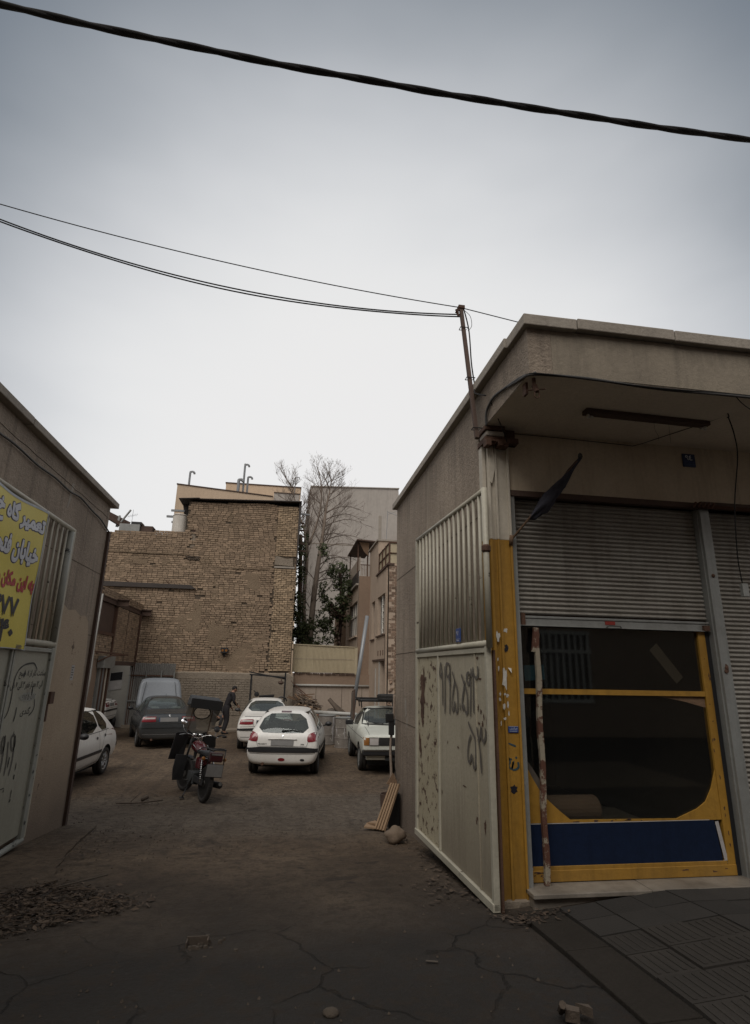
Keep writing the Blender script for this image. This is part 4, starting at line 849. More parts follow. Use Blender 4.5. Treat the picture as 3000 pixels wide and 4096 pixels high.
# yellow banner hung over the gate
BN = thing('banner', 'yellow plastic banner with white, red and black Persian lettering tied over the left gate', 'banner', (-2.74, 5.5, 2.5))
def bsheet(y_, z_, off=0):   # y,z -> point on the slightly rippled sheet
    e = .014*sin(y_*4.3+z_*1.3)+.011*noise.noise(Vector((y_*2.2, z_*2.2, 2)))+.006*sin(z_*7+y_*2)
    cy_ = max(0, (y_-6.4)/.3)*max(0, (z_-3.0)/.3)*.01
    return Vector((-2.735+e+cy_+off, y_, z_))
mb = MB(); ny, nz_ = 60, 34
yb = lambda t_, s_: 3.6+(6.68+.05*(1-s_)-.02*sin(s_*pi)-3.6)*t_
zb = lambda t_, s_: (1.79+.02*sin(t_*9))*(1-s_)+(3.30+.02*(t_)-.025*sin(t_*pi*2)**2)*s_
for j in range(nz_+1):
    for i in range(ny+1): mb.v.append(tuple(bsheet(yb(i/ny, j/nz_), zb(i/ny, j/nz_))))
for j in range(nz_):
    for i in range(ny):
        a = j*(ny+1)+i; mb.f.append((a, a+1, a+ny+2, a+ny+1)); mb.mi.append(0)
o = mb.build('sheet', M['banner'], BN, smooth=True, fix=False)
mb = MB()
for s_, w_ in ((1.0, .022), (0.0, .008)):
    for i in range(ny):
        a, c = i/ny, (i+1)/ny
        p = [bsheet(yb(a, s_), zb(a, s_)-(w_ if s_ else 0), .003), bsheet(yb(c, s_), zb(c, s_)-(w_ if s_ else 0), .003), bsheet(yb(c, s_), zb(c, s_)+(0.004 if s_ else w_), .003), bsheet(yb(a, s_), zb(a, s_)+(0.004 if s_ else w_), .003)]
        mb.face(p)
for j in range(nz_):
    a, c = j/nz_, (j+1)/nz_; mb.face([bsheet(yb(1, a)-.014, zb(1, a), .003), bsheet(yb(1, a)+.003, zb(1, a), .003), bsheet(yb(1, c)+.003, zb(1, c), .003), bsheet(yb(1, c)-.014, zb(1, c), .003)])
mb.build('hem', M['bannerhem'], BN, fix=False)
def btext(s_, yr, z0, w_, h_, mt, bold, outline=None, sh=0.):
    f = lambda a, b_, off: bsheet(yr+a, z0+b_+sh*a, .0048+off)
    fo = lambda a, b_, off: bsheet(yr+a, z0+b_+sh*a, .0022+off)
    if outline: text_on('lettering_outline', s_, M[outline], None, (0,1,0), (0,0,1), width=w_, height=h_, parent=BN, align='R', bold=bold, fn=fo, spread=.017, rings=12)
    text_on('lettering', s_, M[mt], None, (0,1,0), (0,0,1), width=w_, height=h_, parent=BN, align='R', bold=bold, fn=f, spread=.006)
btext('تعمیر گاه خودرو', 6.645, 2.975, 1.48, .26, 'ink_white', .028, 'ink_dark')
btext('خیابان فتحی', 6.605, 2.655, 1.04, .245, 'ink_white', .028, 'ink_dark')
btext('به این مکان منتقل', 6.67, 2.38, 1.25, .18, 'ink_red', .025, None)
btext('۵۵۴۷۷', 6.43, 2.12, .92, .19, 'ink_black', .02)
btext('۳۳۴۰', 6.40, 1.87, .76, .25, 'ink_black', .02)
mb = MB()
for i in range(4): mb.face([bsheet(6.53, 1.805+.013*i, .004), bsheet(6.66-.02*(i % 2), 1.805+.013*i, .004), bsheet(6.66-.02*(i % 2), 1.812+.013*i, .004), bsheet(6.53, 1.812+.013*i, .004)])
mb.build('print_mark', M['ink_dark'], BN, fix=False)
mb = MB(); mb.tube([(-2.735, 6.67, 3.30), (-2.76, 6.74, 3.345), (-2.79, 6.76, 3.37), (-2.83, 6.75, 3.35), (-2.79, 6.72, 3.32)], .008, 5); mb.build('tie_knot', M['rust'], BN)

# ================================================================== workshop beyond
WS = thing('brick_workshop', 'two storey brick workshop on the left with rusty steel beams and an open doorway below', 'workshop', (-7, 23, -.66))
XW = -6.1
U_, V_ = Vector((0, 1, 0)), Vector((0, 0, 1))
for (y0, y1, z0, z1, sgl, sd_) in ((22.15, 23.78, 1.86, 3.78, 120, 3), (23.83, 25.55, 1.86, 3.76, 120, 4), (20.0, 22.0, 1.9, 2.72, 60, 5), (20.0, 25.9, 4.0, 4.26, 30, 6)):
    slab((XW+.0, y0, z0), U_, V_, y1-y0, z1-z0, .15).build('mortar_bed', M['mortar'], WS)
    brickwork(WS, (XW+.002, y0, z0), U_, V_, y1-y0, z1-z0, M['brick'], singles=sgl, seed=sd_, bl=.22, bh=.075)
mb = MB(); mb.box(XW-.2, 20, 3.80, XW+.03, 25.9, 3.84); mb.box(XW-.02, 20, 3.84, XW+.0, 25.9, 3.96); mb.box(XW-.2, 20, 3.96, XW+.03, 25.9, 3.99); mb.build('steel_beam', M['rustbeam'], WS)
for y0 in (22.0, 25.75): 
    mb = MB(); mb.box(XW+.03, y0, 3.80, XW+.42, y0+.03, 4.02); mb.box(XW+.03, y0-.08, 4.0, XW+.42, y0+.09, 4.03); mb.box(XW+.03, y0-.08, 3.78, XW+.42, y0+.09, 3.81); mb.build('beam_stub', M['rustbeam'], WS)
for y0 in (22.02, 25.62):
    mb = MB(); mb.box(XW-.05, y0, -.7, XW+.06, y0+.12, 3.8); mb.build('steel_post', M['rust'], WS)
mb = MB(); mb.box(XW-.02, 23.785, 1.86, XW+.025, 23.825, 3.78); mb.build('steel_strip', M['rustbeam'], WS)
mb = MB(); mb.box(XW-.15, 22.1, 1.70, XW+.05, 25.7, 1.85); mb.build('door_lintel', M['rustbeam'], WS)
mb = MB(); mb.box(XW-.08, 20.0, 2.78, XW-.04, 22.0, 3.78); mb.build('upper_window', M['rustbeam'], WS); mb = MB(); mb.box(XW-.1, 20, 2.70, XW+.05, 22.05, 2.80); mb.build('window_sill', M['rust'], WS)
mb = MB(); mb.box(XW-.12, 20.0, -.7, XW-.02, 20.9, 1.9); mb.build('wall', M['brownwall'], WS)
mb = MB()
for i, (mt) in enumerate(('steelgrey', 'rust', 'pipegrey', 'rust', 'colwhite')):
    MB().box(XW-.03-.01*i, 20.95+.22*i, -.68, XW+.05-.01*i, 21.12+.22*i, 1.60).build('door_leaf_strip', M[mt], WS)
MB().box(XW+.0, 20.75, 1.60, XW+.22, 22.05, 2.0).build('meter_box', M['steelgrey'], WS, bevel=.01)
MB().box(-12, 25.8, -.7, XW-.15, 25.86, 3.8).build('inner_wall', M['whitewall'], WS)
MB().box(-12, 19.9, -.7, -11.9, 25.8, 3.8).build('inner_wall', M['whitewall'], WS)
MB().box(-12, 19.9, -.7, XW-.13, 20.0, 3.84).build('wall', M['brownwall'], WS)
mb = MB(); mb.prism([(-7.0, 25.79, .70), (-6.50, 25.79, .78), (-6.50, 25.79, 1.48), (-7.0, 25.79, 1.42)], (0, -.01, 0)); cal = mb.build('calendar', M['notice'], WS)
mb = MB(); mb.prism([(-6.98, 25.778, 1.08), (-6.52, 25.778, 1.14), (-6.52, 25.778, 1.46), (-6.98, 25.778, 1.40)], (0, -.002, 0)); mb.build('picture', M['windowdark'], cal)
MB().lathe([(0, 0), (.12, 0), (.13, .3), (.06, .42), (.05, .5), (0, .5)], (-6.6, 25.5, -.68), 'z', 12).build('dark_bottle', M['bikeblack'], None, smooth=True)
tag(bpy.data.objects['dark_bottle'], 'dark jug on the floor just inside the workshop doorway', 'jug')
MB().box(-12, 19.9, 3.85, -7.3, 25.8, 3.95).build('roof', M['concrete'], WS)  # unseen roof cut short so daylight reaches the room inside
# drain pipe, bracket
dp = MB().tube([(XW+.10, 19.75, 3.95), (XW+.08, 19.75, 2.3), (XW+.08, 19.8, 1.3), (XW+.0, 19.8, -.6)], .075, 10).build('drain_pipe', M['pipewhite'], smooth=True); tag(dp, 'pale drain pipe running down the brick workshop beside the left wall', 'drain pipe')
mb = MB(); mb.beam((XW, 20.3, 2.12), (XW+.7, 21.7, 2.05), .05, .05); mb.tube(dense([(XW+.05, 20.6, 1.8), (XW+.35, 20.9, 2.0), (XW+.6, 21.6, 2.03)]), .025, 6); mb.build('wall_bracket', M['rust'], WS)

# corrugated metal screen beside the doorway
def corrugated(x0, x1, z0, z1, y, pitch, amp, mats, name, parent, zc=None):
    n = int((x1-x0)/pitch); mb = MB(); k = 6
    for i in range(n*k+1):
        x_ = x0+(x1-x0)*i/(n*k); yy_ = y+amp*cos(2*pi*i/k)
        mb.v += [(x_, yy_, z0), (x_, yy_, z1)]
        if i: a = 2*i-2; mb.f.append((a, a+2, a+3, a+1)); mb.mi.append(0)
    return mb.build(name, mats, parent, fix=False)
CF = thing('corrugated_screen', 'grey corrugated metal screen standing beside the workshop doorway behind the raised bonnet', 'screen', (-5.3, 25.6, -.68))
for i in range(3): corrugated(-6.2+.6*i, -5.6+.6*i, -.62, 1.83-.015*(i % 2), 25.62+.012*(i % 2), .075, .018, M['sheetgrey'], 'sheet', CF)
mb = MB(); mb.box(-6.22, 25.57, 1.30, -4.42, 25.61, 1.35); mb.build('rail', M['rust'], CF); MB().box(-6.22, 25.57, .3, -4.42, 25.61, .35).build('rail', M['steelgrey'], CF)
for x_ in (-6.2, -5.55, -4.95, -4.44): MB().box(x_, 25.56, -.66, x_+.04, 25.60, 1.5 if x_ > -6 else 1.8).build('post', M['steelgrey'], CF)
MB().box(-6.25, 25.5, -.72, -4.4, 25.75, -.6).build('footing', M['concrete'], CF)
# ================================================================== big bare brick building
YB = 25.95
BB = thing('brick_building', 'tall blank brick building closing the yard with a dark sheet metal roof overhang', 'building', (-3.5, 27, -.68))
Z8 = lambda x: 7.46+.055*(x+8)            # top of the lower part
def keep_brick(u, v):
    x = -9.4+u; z = 1.50+v
    if x > .36-.012*(z-8) or x > -.62: return False
    if x < -4.66+ (.03 if int(z*12) % 2 else 0) and z > Z8(x): return False
    if z > 9.06+.02*(x+4): return False
    if -4.42 < x < -4.24 and 6.9 < z < 7.75: return False
    if (x+3.80)**2/.03+(z-4.70)**2/.012 < 1: return False
    if (x+4.35)**2/.16+(z-6.42)**2/.02 < 1 and (u*7+v*11) % 1 > .4: return False
    if z < 1.62+.10*sin(x*3.1) and x > -1.0: return False
    return True
SM = lambda u, v: noise.noise(Vector((u*.42, v*.42, 4))) > .06
mb = MB()
mb.hexa([(-9.4, YB+.02, 1.3), (.40, YB+.02, 1.3), (.40, YB+6, 1.3), (-9.4, YB+6, 1.3), (-9.4, YB+.02, 7.40), (.33, YB+.02, 7.45), (.33, YB+6, 7.45), (-9.4, YB+6, 7.4)])
mb.hexa([(-4.66, YB+.02, 7.452), (.33, YB+.02, 7.452), (.33, YB+6, 7.452), (-4.66, YB+6, 7.452), (-4.66, YB+.02, 9.05), (.31, YB+.02, 9.12), (.31, YB+6, 9.12), (-4.66, YB+6, 9.05)]); mb.build('wall_core', M['mortar'], BB)
nb = brickwork(BB, (-9.4, YB, 1.50), (1, 0, 0), (0, 0, 1), 9.8, 7.75, M['brick'], bl=.225, bh=.094, gap=.017, proud=.026, keep=keep_brick, singles=300, near=lambda b_: -b_[3] if -4.4 < -9.4+b_[0] else -b_[3]+3, seed=11, smear=SM, holes=.006, wave=.05)
brickwork(BB, (-.60, YB-.012, 1.60), (1, 0, 0), (0, 0, 1), .95, 7.45, M['brick_pale'], bl=.225, bh=.092, gap=.02, proud=.03, depth=.06, keep=lambda u, v: -.6+u < .36-.012*(v-6.4) and not (4.52 < v < 5.1) , singles=150, near=lambda b_: b_[2], seed=14, holes=.012, wave=.06)
# mud plaster smears over parts of the brickwork
def smear_patch(x0, x1, z0, z1, th, off, sc=.9):
    mb = MB(); n_, m_ = int((x1-x0)/.12), int((z1-z0)/.10); idx = {}
    def pt(i, j):
        if (i, j) not in idx:
            x_, z_ = x0+.12*i, z0+.10*j; d_ = .016*noise.noise(Vector((x_*5, z_*5, 1)))
            idx[(i, j)] = len(mb.v); mb.v.append((x_+.03*noise.noise(Vector((x_*9, z_*9, 5))), YB-off-d_, z_+.03*noise.noise(Vector((x_*9, z_*9, 8)))))
        return idx[(i, j)]
    for i in range(n_):
        for j in range(m_):
            x_, z_ = x0+.12*i, z0+.10*j
            e = min(x_-x0, x1-x_, z_-z0, z1-z_)
            if noise.noise(Vector((x_*sc, z_*sc, 7)))+.35*noise.noise(Vector((x_*3.5, z_*5.5, 3)))+min(0, (e-.25))*.8 > th:
                mb.f.append((pt(i, j), pt(i+1, j), pt(i+1, j+1), pt(i, j+1))); mb.mi.append(0)
    if mb.f: o = mb.build('mud_render', M['mudplaster'], BB, smooth=True, fix=False); tag(o, kind='stuff')
smear_patch(-8.2, -4.3, 5.25, 6.5, .20, .019); smear_patch(-3.2, -.7, 1.55, 5.9, .22, .018); smear_patch(-7, -3.6, 1.6, 5.0, .26, .018, .7); smear_patch(-3.0, -1.0, 1.5, 2.6, .02, .019)
for (a, c, z0, z1) in ((-3.25, -3.0, 2.9, 6.1), (-4.35, -4.2, 1.5, 3.2)):
    smear_patch(a, c, z0, z1, -.25, .022)
# string course of projecting bricks and raised pier edge
mb = MB(); 
for i in range(30): mb.box(-8.3+.13*i, YB-.05, 6.53+.01*sin(i), -8.3+.13*i+.12, YB+.02, 6.585+.01*sin(i*2))
for i in range(15): mb.box(-3.3+.16*i, YB-.045, 6.02+.012*sin(i*2), -3.3+.16*i+.15, YB+.02, 6.08+.012*sin(i*2))
o = mb.build('string_course', M['mudplaster'], BB); tag(o, kind='stuff')
mb = MB(); mb.box(-.60, YB-.035, 1.7, -.555, YB+.02, 5.7); mb.build('wall_seam', M['mortar'], BB)
MB().prism([(-.62, YB-.03, 6.28), (.22, YB-.03, 6.25), (.20, YB-.03, 6.62), (-.1, YB-.03, 6.58), (-.6, YB-.03, 6.72)], (0, .04, 0)).build('plaster_patch', M['concrete'], BB)
MB().box(-.62, YB-.05, 6.14, .30, YB+.03, 6.22).build('concrete_band', M['coping'], BB)
# flue niche with its clay pipe
MB().box(-4.42, YB+.015, 6.9, -4.24, YB+.10, 7.72).build('flue_niche', M['concrete'], BB)
MB().tube([(-4.33, YB+.0, 7.70), (-4.33, YB+.12, 7.72)], .10, 12).build('flue_pipe', M['rustbeam'], BB)
# steel beam bolted across the wall
mb = MB(); mb.hexa([(-8.8, YB-.13, 5.00), (-3.96, YB-.13, 5.02), (-3.96, YB-.01, 5.02), (-8.8, YB-.01, 5.0), (-8.8, YB-.13, 5.22), (-4.2, YB-.13, 5.19), (-4.2, YB-.01, 5.19), (-8.8, YB-.01, 5.22)]); mb.build('steel_beam', M['roofsheet'], BB)
MB().tube([(-6.8, YB-.1, 5.2), (-6.95, YB-.12, 5.33)], .02, 5).build('bolt', M['rust'], BB); MB().tube([(-5.1, YB-.1, 5.2), (-5.25, YB-.12, 5.33)], .02, 5).build('bolt', M['rust'], BB)
mb = MB()
for i in range(7): a = random.uniform(-4.6, -4.1); mb.beam((a, YB-.06, 6.35+random.uniform(0, .15)), (a+random.uniform(.1, .3), YB-.03, 6.4+random.uniform(-.1, .1)), .05, .04)
mb.build('broken_wood', M['woodgrey'], BB)
# concrete plinth with chipped top
mb = MB(); n_ = 46; vs = []
for i in range(n_+1):
    x_ = -4.5+5.02*i/n_; zt = 1.52+.05*noise.noise(Vector((x_*1.7, 0, 3)))+.02*noise.noise(Vector((x_*6, 0, 1)))-(.12*max(0, (x_-.30)/.2))
    for (y_, z_) in ((YB-.16, -.9), (YB-.16, .4), (YB-.15, zt-.05), (YB-.10, zt), (YB+.05, zt)): vs.append((x_+.0, y_+.02*noise.noise(Vector((x_*2, z_*2, 4))), z_))
for i in range(n_):
    for j in range(4): a = i*5+j; mb.f.append((a, a+5, a+6, a+1)); mb.mi.append(0)
mb.v = vs; mb.f.append((n_*5, n_*5+1, n_*5+2, n_*5+3, n_*5+4)); mb.mi.append(0); mb.build('plinth', M['concrete'], BB, fix=True)
MB().box(.45, YB-.16, -.9, .53, YB+3, 1.38).build('plinth_return', M['concrete'], BB)
brickwork(BB, (-4.4, YB-.165, -.2), (1, 0, 0), (0, 0, 1), 3.2, 1.45, M['concrete'], bl=.24, bh=.095, gap=.018, proud=.014, depth=.02, singles=0, seed=21, holes=.02)
# right return of the wall
brickwork(BB, (.35, YB+.02, 1.5), (0, 1, 0), (0, 0, 1), 3, 7.5, M['brick'], singles=0, seed=8)
# sheet metal roof overhang
mb = MB()
mb.hexa([(-4.2, YB-.22, 9.13), (.46, YB-.22, 9.30), (.46, YB+6, 9.30), (-4.2, YB+6, 9.13), (-4.2, YB-.22, 9.16), (.46, YB-.22, 9.34), (.46, YB+6, 9.34), (-4.2, YB+6, 9.16)])
mb.hexa([(-5.12, YB-.2, 9.10), (-4.2, YB-.22, 9.17), (-4.2, YB+6, 9.17), (-5.12, YB+6, 9.10), (-5.12, YB-.2, 9.125), (-4.2, YB-.22, 9.20), (-4.2, YB+6, 9.20), (-5.12, YB+6, 9.125)])
mb.build('roof_sheet', M['roofsheet'], BB)
mb = MB(); mb.prism([(-5.10, YB-.1, 9.10), (-4.67, YB-.1, 9.12), (-4.67, YB-.1, 8.0), (-4.72, YB-.1, 7.95), (-4.98, YB-.1, 8.3), (-5.04, YB-.1, 8.8)], (0, 4, 0)); mb.v = [(a, c+1.0, d) for a, c, d in mb.v]; mb.build('side_sheet', M['roofsheet'], BB)
mb = MB(); mb.prism([(.34, YB-.05, 9.3), (.46, YB-.1, 9.3), (.44, YB-.1, 8.2), (.40, YB-.1, 6.3), (.345, YB-.05, 6.3)], (0, 4, 0)); mb.build('side_sheet', M['roofsheet'], BB)
for i, (z_, l_) in enumerate(((8.78, .42), (8.48, .56), (8.22, .36))):
    MB().beam((-4.98, YB+.8, z_), (-5.06-l_*1.25, YB+.8, z_), .09, .09).build('angle_iron', M['pipegrey'], BB)
for i, z_ in enumerate((8.9, 8.45, 8.1, 7.8, 7.45, 7.1)):
    MB().beam((.44, YB+.5, z_), (.62+.28*(i == 0)+.03*i, YB+.5, z_-.02), .08, .07).build('angle_iron', M['rustbeam' if i else 'pipegrey'], BB)
# twin floodlight on the wall
F_ = thing('floodlight', 'small black twin floodlight box fixed low on the big brick wall', 'floodlight', (-2.5, YB-.1, 2.4))
MB().box(-2.64, YB-.2, 2.31, -2.34, YB-.04, 2.53).build('housing', M['blackplastic'], F_, bevel=.01)
for x_ in (-2.565, -2.415): MB().lathe([(0, -.004), (.05, -.003), (.055, .01)], (x_, YB-.205, 2.42), 'y', 14).build('lens', M['lamp_amber'], F_)
MB().box(-2.53, YB-.1, 2.2, -2.45, YB-.04, 2.31).build('bracket', M['blackplastic'], F_)
# white water tank in the angle of the roof
T_ = thing('water_tank', 'off-white cylindrical water tank on the lower roof beside the brick gable', 'water tank', (-5.05, 26.36, 7.5), local=True)
MB().lathe([(0, 0), (.32, 0), (.33, .05), (.33, .90), (.31, .95), (0, .98)], (0, 0, .02), 'z', 28).build('drum', M['tank'], T_, smooth=False)
MB().lathe([(.335, 0), (.345, .012), (.335, .025)], (0, 0, .90), 'z', 28).build('rim', M['rust'], T_)
MB().box(-.4, -.4, -.1, .4, .4, .02).build('stand', M['rust'], T_)
MB().tube([(.40, -.1, -.1), (.40, -.1, .7)], .02, 6).build('pipe', M['pipegrey'], T_)
# clutter on the lower roof
o = MB(); 
o.beam((-9.0, 26.5, 8.62), (-7.75, 26.9, 7.98), .20, .16); o.beam((-8.9, 27, 8.75), (-7.65, 27.3, 8.12), .18, .16); o.beam((-8.7, 27.4, 8.72), (-7.6, 27.7, 8.25), .14, .12)
o = o.build('roof_timber', M['rustbeam'], BB)
c_ = thing('roof_cooler', 'flat roof cooler box with a dark lid above the low brick wall', 'cooler', (-7, 27, 7.5))
MB().box(-7.75, 26.6, 7.5, -6.85, 27.4, 7.98).build('casing', M['steelgrey'], c_, bevel=.01); MB().box(-7.25, 26.6, 7.985, -6.8, 27.2, 8.10).build('lid', M['blackplastic'], c_); MB().box(-6.84, 26.7, 7.5, -6.3, 27.3, 7.95).build('motor_box', M['rustbeam'], c_, bevel=.01)
mb = MB(); mb.beam((-7.95, 27, 7.9), (-7.45, 27, 8.75), .11, .05); mb.beam((-7.98, 27, 7.9), (-7.9, 27, 8.45), .09, .05); o = mb.build('roof_bracket', M['steelgrey'], BB)
A_ = thing('aerial', 'small television aerial above the low brick roof', 'aerial', (-7.3, 27.3, 8.0))
mb = MB(); mb.tube([(-7.42, 27.3, 7.9), (-7.42, 27.3, 8.85)], .008, 5); mb.build('mast', M['pipegrey'], A_)
mb = MB(); mb.tube([(-7.62, 27.3, 8.50), (-7.2, 27.3, 8.62)], .006, 4)
for i in range(6): x_ = -7.6+.075*i; z_ = 8.505+.021*i; mb.tube([(x_, 27.2, z_-.09), (x_+.01, 27.35, z_+.09)], .004, 4)
mb.build('dipole', M['pipegrey'], A_)
for i in range(3):
    pass

# ================================================================== low yard wall with yellow sheet screen
YL = 26.35
LW = thing('yard_wall', 'pale rendered yard wall with a ledge topped by a yellow corrugated screen', 'wall', (2.2, 26.6, -.68))
MB().box(.53, YL, -.9, 3.40, YL+.25, 1.0).build('lower_wall', M['lowwall'], LW); MB().box(3.40, YL-.0, -.9, 3.93, YL+.2, 1.0).build('lower_wall', M['lowwall'], LW)
MB().box(.53, YL+.02, 1.0, 3.93, YL+.25, 1.52).build('upper_wall', M['brownwall'], LW)
MB().tube([(.5, YL-.04, 1.03), (3.92, YL-.04, 1.03)], .05, 8).build('pipe_ledge', M['pipewhite'], LW, smooth=True)
for x_ in (1.55, 2.7, 3.6): MB().box(x_, YL-.006, -.9, x_+.02, YL-.001, .97).build('panel_joint', M['mortar'], LW)
mb = MB()
for i in range(26):
    mb.box(.55+.105*i, YL-.03, 1.50+random.uniform(-.02, .02), .55+.105*i+random.uniform(.04, .1), YL+.05, 1.56)
mb.build('ledge_rubble', M['rustbeam'], LW)
YS = thing('sheet_screen', 'yellowed corrugated screen standing on the pale yard wall', 'screen', (2, 26.4, 1.55))
for i in range(3): corrugated(.46+.93*i, .46+.93*(i+1), 1.58-.0*i, 2.79-.025*i, YL+.05+.008*(i % 2), .058, .011, M['sheetyellow'], 'sheet', YS)
MB().box(3.24, YL+.02, 1.50, 3.38, YL+.09, 2.72).build('end_post', M['sheetyellow'], YS)
MB().hexa([(.46, YL+.02, 2.77), (3.38, YL+.02, 2.70), (3.38, YL+.08, 2.70), (.46, YL+.08, 2.77), (.46, YL+.02, 2.81), (3.38, YL+.02, 2.74), (3.38, YL+.08, 2.74), (.46, YL+.08, 2.81)]).build('top_trim', M['sheetyellow'], YS)
MB().box(.5, YL+.035, 2.16, 3.2, YL+.041, 2.175).build('batten', M['lowwall'], YS)

# ================================================================== beige house on the right (near part) and its neighbour
XA, XB_ = 3.93, 3.40
H1 = thing('beige_house', 'narrow beige house with two tall windows and a roof terrace beside the right wall', 'house', (5, 24, -.68))
def wallseg(y0, y1, z0, z1, mt='beige2', x0=XA, x1=None, name='wall', par=H1): return MB().box(x0, y0, z0, x1 or x0+.25, y1, z1).build(name, M[mt], par)
# facade seen obliquely: piers, spandrels, openings for two windows and a door
ops = [(22.45, 24.35, 3.12, 4.75), (25.05, 26.0, 3.05, 4.72), (22.35, 23.4, -.68, 2.08), (25.6, 25.95, 6.3, 6.93)]
wallseg(21.6, 22.35, -.9, 5.72); wallseg(22.35, 22.45, 2.08, 5.72); wallseg(22.45, 24.35, 4.75, 5.72); wallseg(22.35, 24.35, 2.08, 3.12)
wallseg(23.4, 24.35, -.9, 2.08); wallseg(24.35, 25.05, -.9, 7.3); wallseg(25.05, 26.0, 4.72, 7.3); wallseg(25.05, 26.0, -.9, 3.05); wallseg(26.0, 26.9, -.9, 7.3)

for (y0, y1, z0, z1) in (ops[0], ops[1]):
    fr = MB(); fr.box(XA+.16, y0, z0, XA+.2, y1, z1); w_ = fr.build('window', M['windowgrey'], H1)
    for k in range(3): MB().box(XA+.13, y0+(y1-y0)*k/2.02, z0, XA+.16, y0+(y1-y0)*k/2.02+.05, z1).build('mullion', M['lowwall'], w_)
    MB().box(XA-.06, y0-.06, z0-.06, XA+.1, y1+.06, z0-.005).build('sill', M['rustbeam'], w_)
    if y0 < 23:
        mb = MB(); 
        for k in range(18): zz = z0+.07+k*.088; mb.tube([(XA+.10, y0+1.0+.03*sin(k*2.3), zz), (XA+.10, y0+1.06+.05*sin(k*1.7), zz+.09)], .04, 4)
        mb.build('rolled_sheet', M['paper'], w_)
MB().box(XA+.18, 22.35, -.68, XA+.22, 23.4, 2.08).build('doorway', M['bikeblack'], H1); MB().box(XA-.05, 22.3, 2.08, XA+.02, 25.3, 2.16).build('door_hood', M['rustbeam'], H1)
MB().box(XA-.04, 23.45, -.68, XA-.0, 23.55, 2.05).build('door_jamb', M['pipewhite'], H1); MB().box(XA-.04, 24.4, -.68, XA-.0, 24.45, 1.8).build('door_jamb', M['pipewhite'], H1)
for y_ in (22.7, 23.3, 23.9): MB().box(XA-.02, y_, 2.3, XA-.001, y_+.08, 2.5).build('rust_spot', M['rust'], H1)
MB().box(XA-.05, 22.9, -.2, XA-.003, 22.98, 5.7).build('rain_pipe', M['roofsheet'], H1) if False else None
MB().box(XA-.03, 22.0, -.68, XA-.002, 22.08, 5.70).build('rain_pipe', M['beige2'], H1)
# terrace screen and parapet
MB().box(XA-.06, 21.55, 5.72, XA+.2, 24.6, 5.79).build('terrace_edge', M['rustbeam'], H1)
for i in range(6): MB().box(XA+.02, 21.66+.40*i, 5.79, XA+.035, 22.04+.40*i, 6.60).build('terrace_panel', M['sheetyellow'], H1)
for (a, z_) in ((0, 5.82), (0, 6.2), (0, 6.6)): MB().box(XA-.02, 21.6, z_, XA+.018, 24.1, z_+.035).build('terrace_rail', M['rust'], H1)
for y_ in (21.58, 22.4, 23.2, 24.05): MB().box(XA-.03, y_, 5.79, XA+.03, y_+.05, 6.66).build('terrace_post', M['rust'], H1)
MB().box(XA+.04, 21.6, 5.79, XA+2, 21.63, 6.62).build('terrace_panel', M['sheetyellow'], H1)
MB().box(XA+.03, 21.56, 6.18, XA+2, 21.595, 6.215).build('terrace_rail', M['rust'], H1); MB().box(XA+.03, 21.56, 6.60, XA+2, 21.595, 6.64).build('terrace_rail', M['rust'], H1)
MB().box(XA-.08, 24.3, 7.3, XA+2.2, 27.0, 7.37).build('roof_edge', M['coping'], H1)
MB().box(XA+.25, 24.35, 5.79, XA+3, 24.5, 7.3).build('wall', M['beige2'], H1)
MB().box(XA+.251, 21.85, -.9, XA+3, 26.9, 5.70).build('wall', M['beige2'], H1); MB().box(XA+.26, 24.52, 5.705, XA+3, 26.9, 7.29).build('wall', M['beige2'], H1)
MB().box(XA+.18, 25.55, 6.25, XA+.2, 26, 6.98).build('top_window', M['windowdark'], H1)
# brick end pier facing the yard
MB().box(XA+.0, 21.62, -.9, XA+1.6, 21.84, 5.70).build('mortar_bed', M['mortar'], H1)
brickwork(H1, (XA, 21.61, 1.3), (1, 0, 0), (0, 0, 1), 1.2, 4.4, M['brick_red'], bl=.21, bh=.10, gap=.016, singles=150, near=lambda b_: b_[0], proud=.02, seed=31, holes=.03)
brickwork(H1, (XA+.18, 21.61, -.6), (1, 0, 0), (0, 0, 1), 1.0, 1.9, M['mudplaster'], bl=.21, bh=.10, gap=.016, singles=20, near=lambda b_: b_[0], proud=.01, seed=32, holes=.03)
mb = MB()
for i in range(26): mb.lathe([(0, -.06), (.05, -.03), (.06, .02), (0, .06)], (XA+.05+random.uniform(-.05, .18), 21.6, random.uniform(-.5, 1.3)), 'y', 7)
mb.build('broken_edge', M['brick_red'], H1)
# neighbour set back: end wall + windowed facade + lean-to
H2 = thing('brown_house', 'brownish rendered house behind with a wide upstairs window and a shaded roof terrace', 'house', (5, 29, -.68))
MB().box(XB_, 26.62, -.9, XA+2, 26.8, 6.06).build('end_wall', M['brownwall'], H2)
for (y0, y1, z0, z1) in ((26.81, 27.1, -.9, 5.75), (27.1, 30.3, 4.95, 5.75), (27.1, 30.3, -.9, 3.30), (30.3, 33.6, -.9, 5.65)): wallseg(y0, y1, z0, z1, 'beige2', XB_, par=H2)
w_ = MB().box(XB_+.14, 27.1, 3.30, XB_+.18, 30.3, 4.95).build('window', M['windowgrey'], H2)
for k in range(5): MB().box(XB_+.08, 27.1+.787*k, 3.3, XB_+.14, 27.17+.787*k, 4.95).build('mullion', M['tank'], w_)
MB().box(XB_+.07, 27.1, 4.25, XB_+.135, 30.3, 4.33).build('mullion', M['tank'], w_)
for k in range(4): MB().box(XB_+.12, 27.2+.787*k, 3.32, XB_+.138, 27.8+.787*k, 4.22).build('pane', M['windowdark'] if k % 2 else M['windowgrey'], w_)
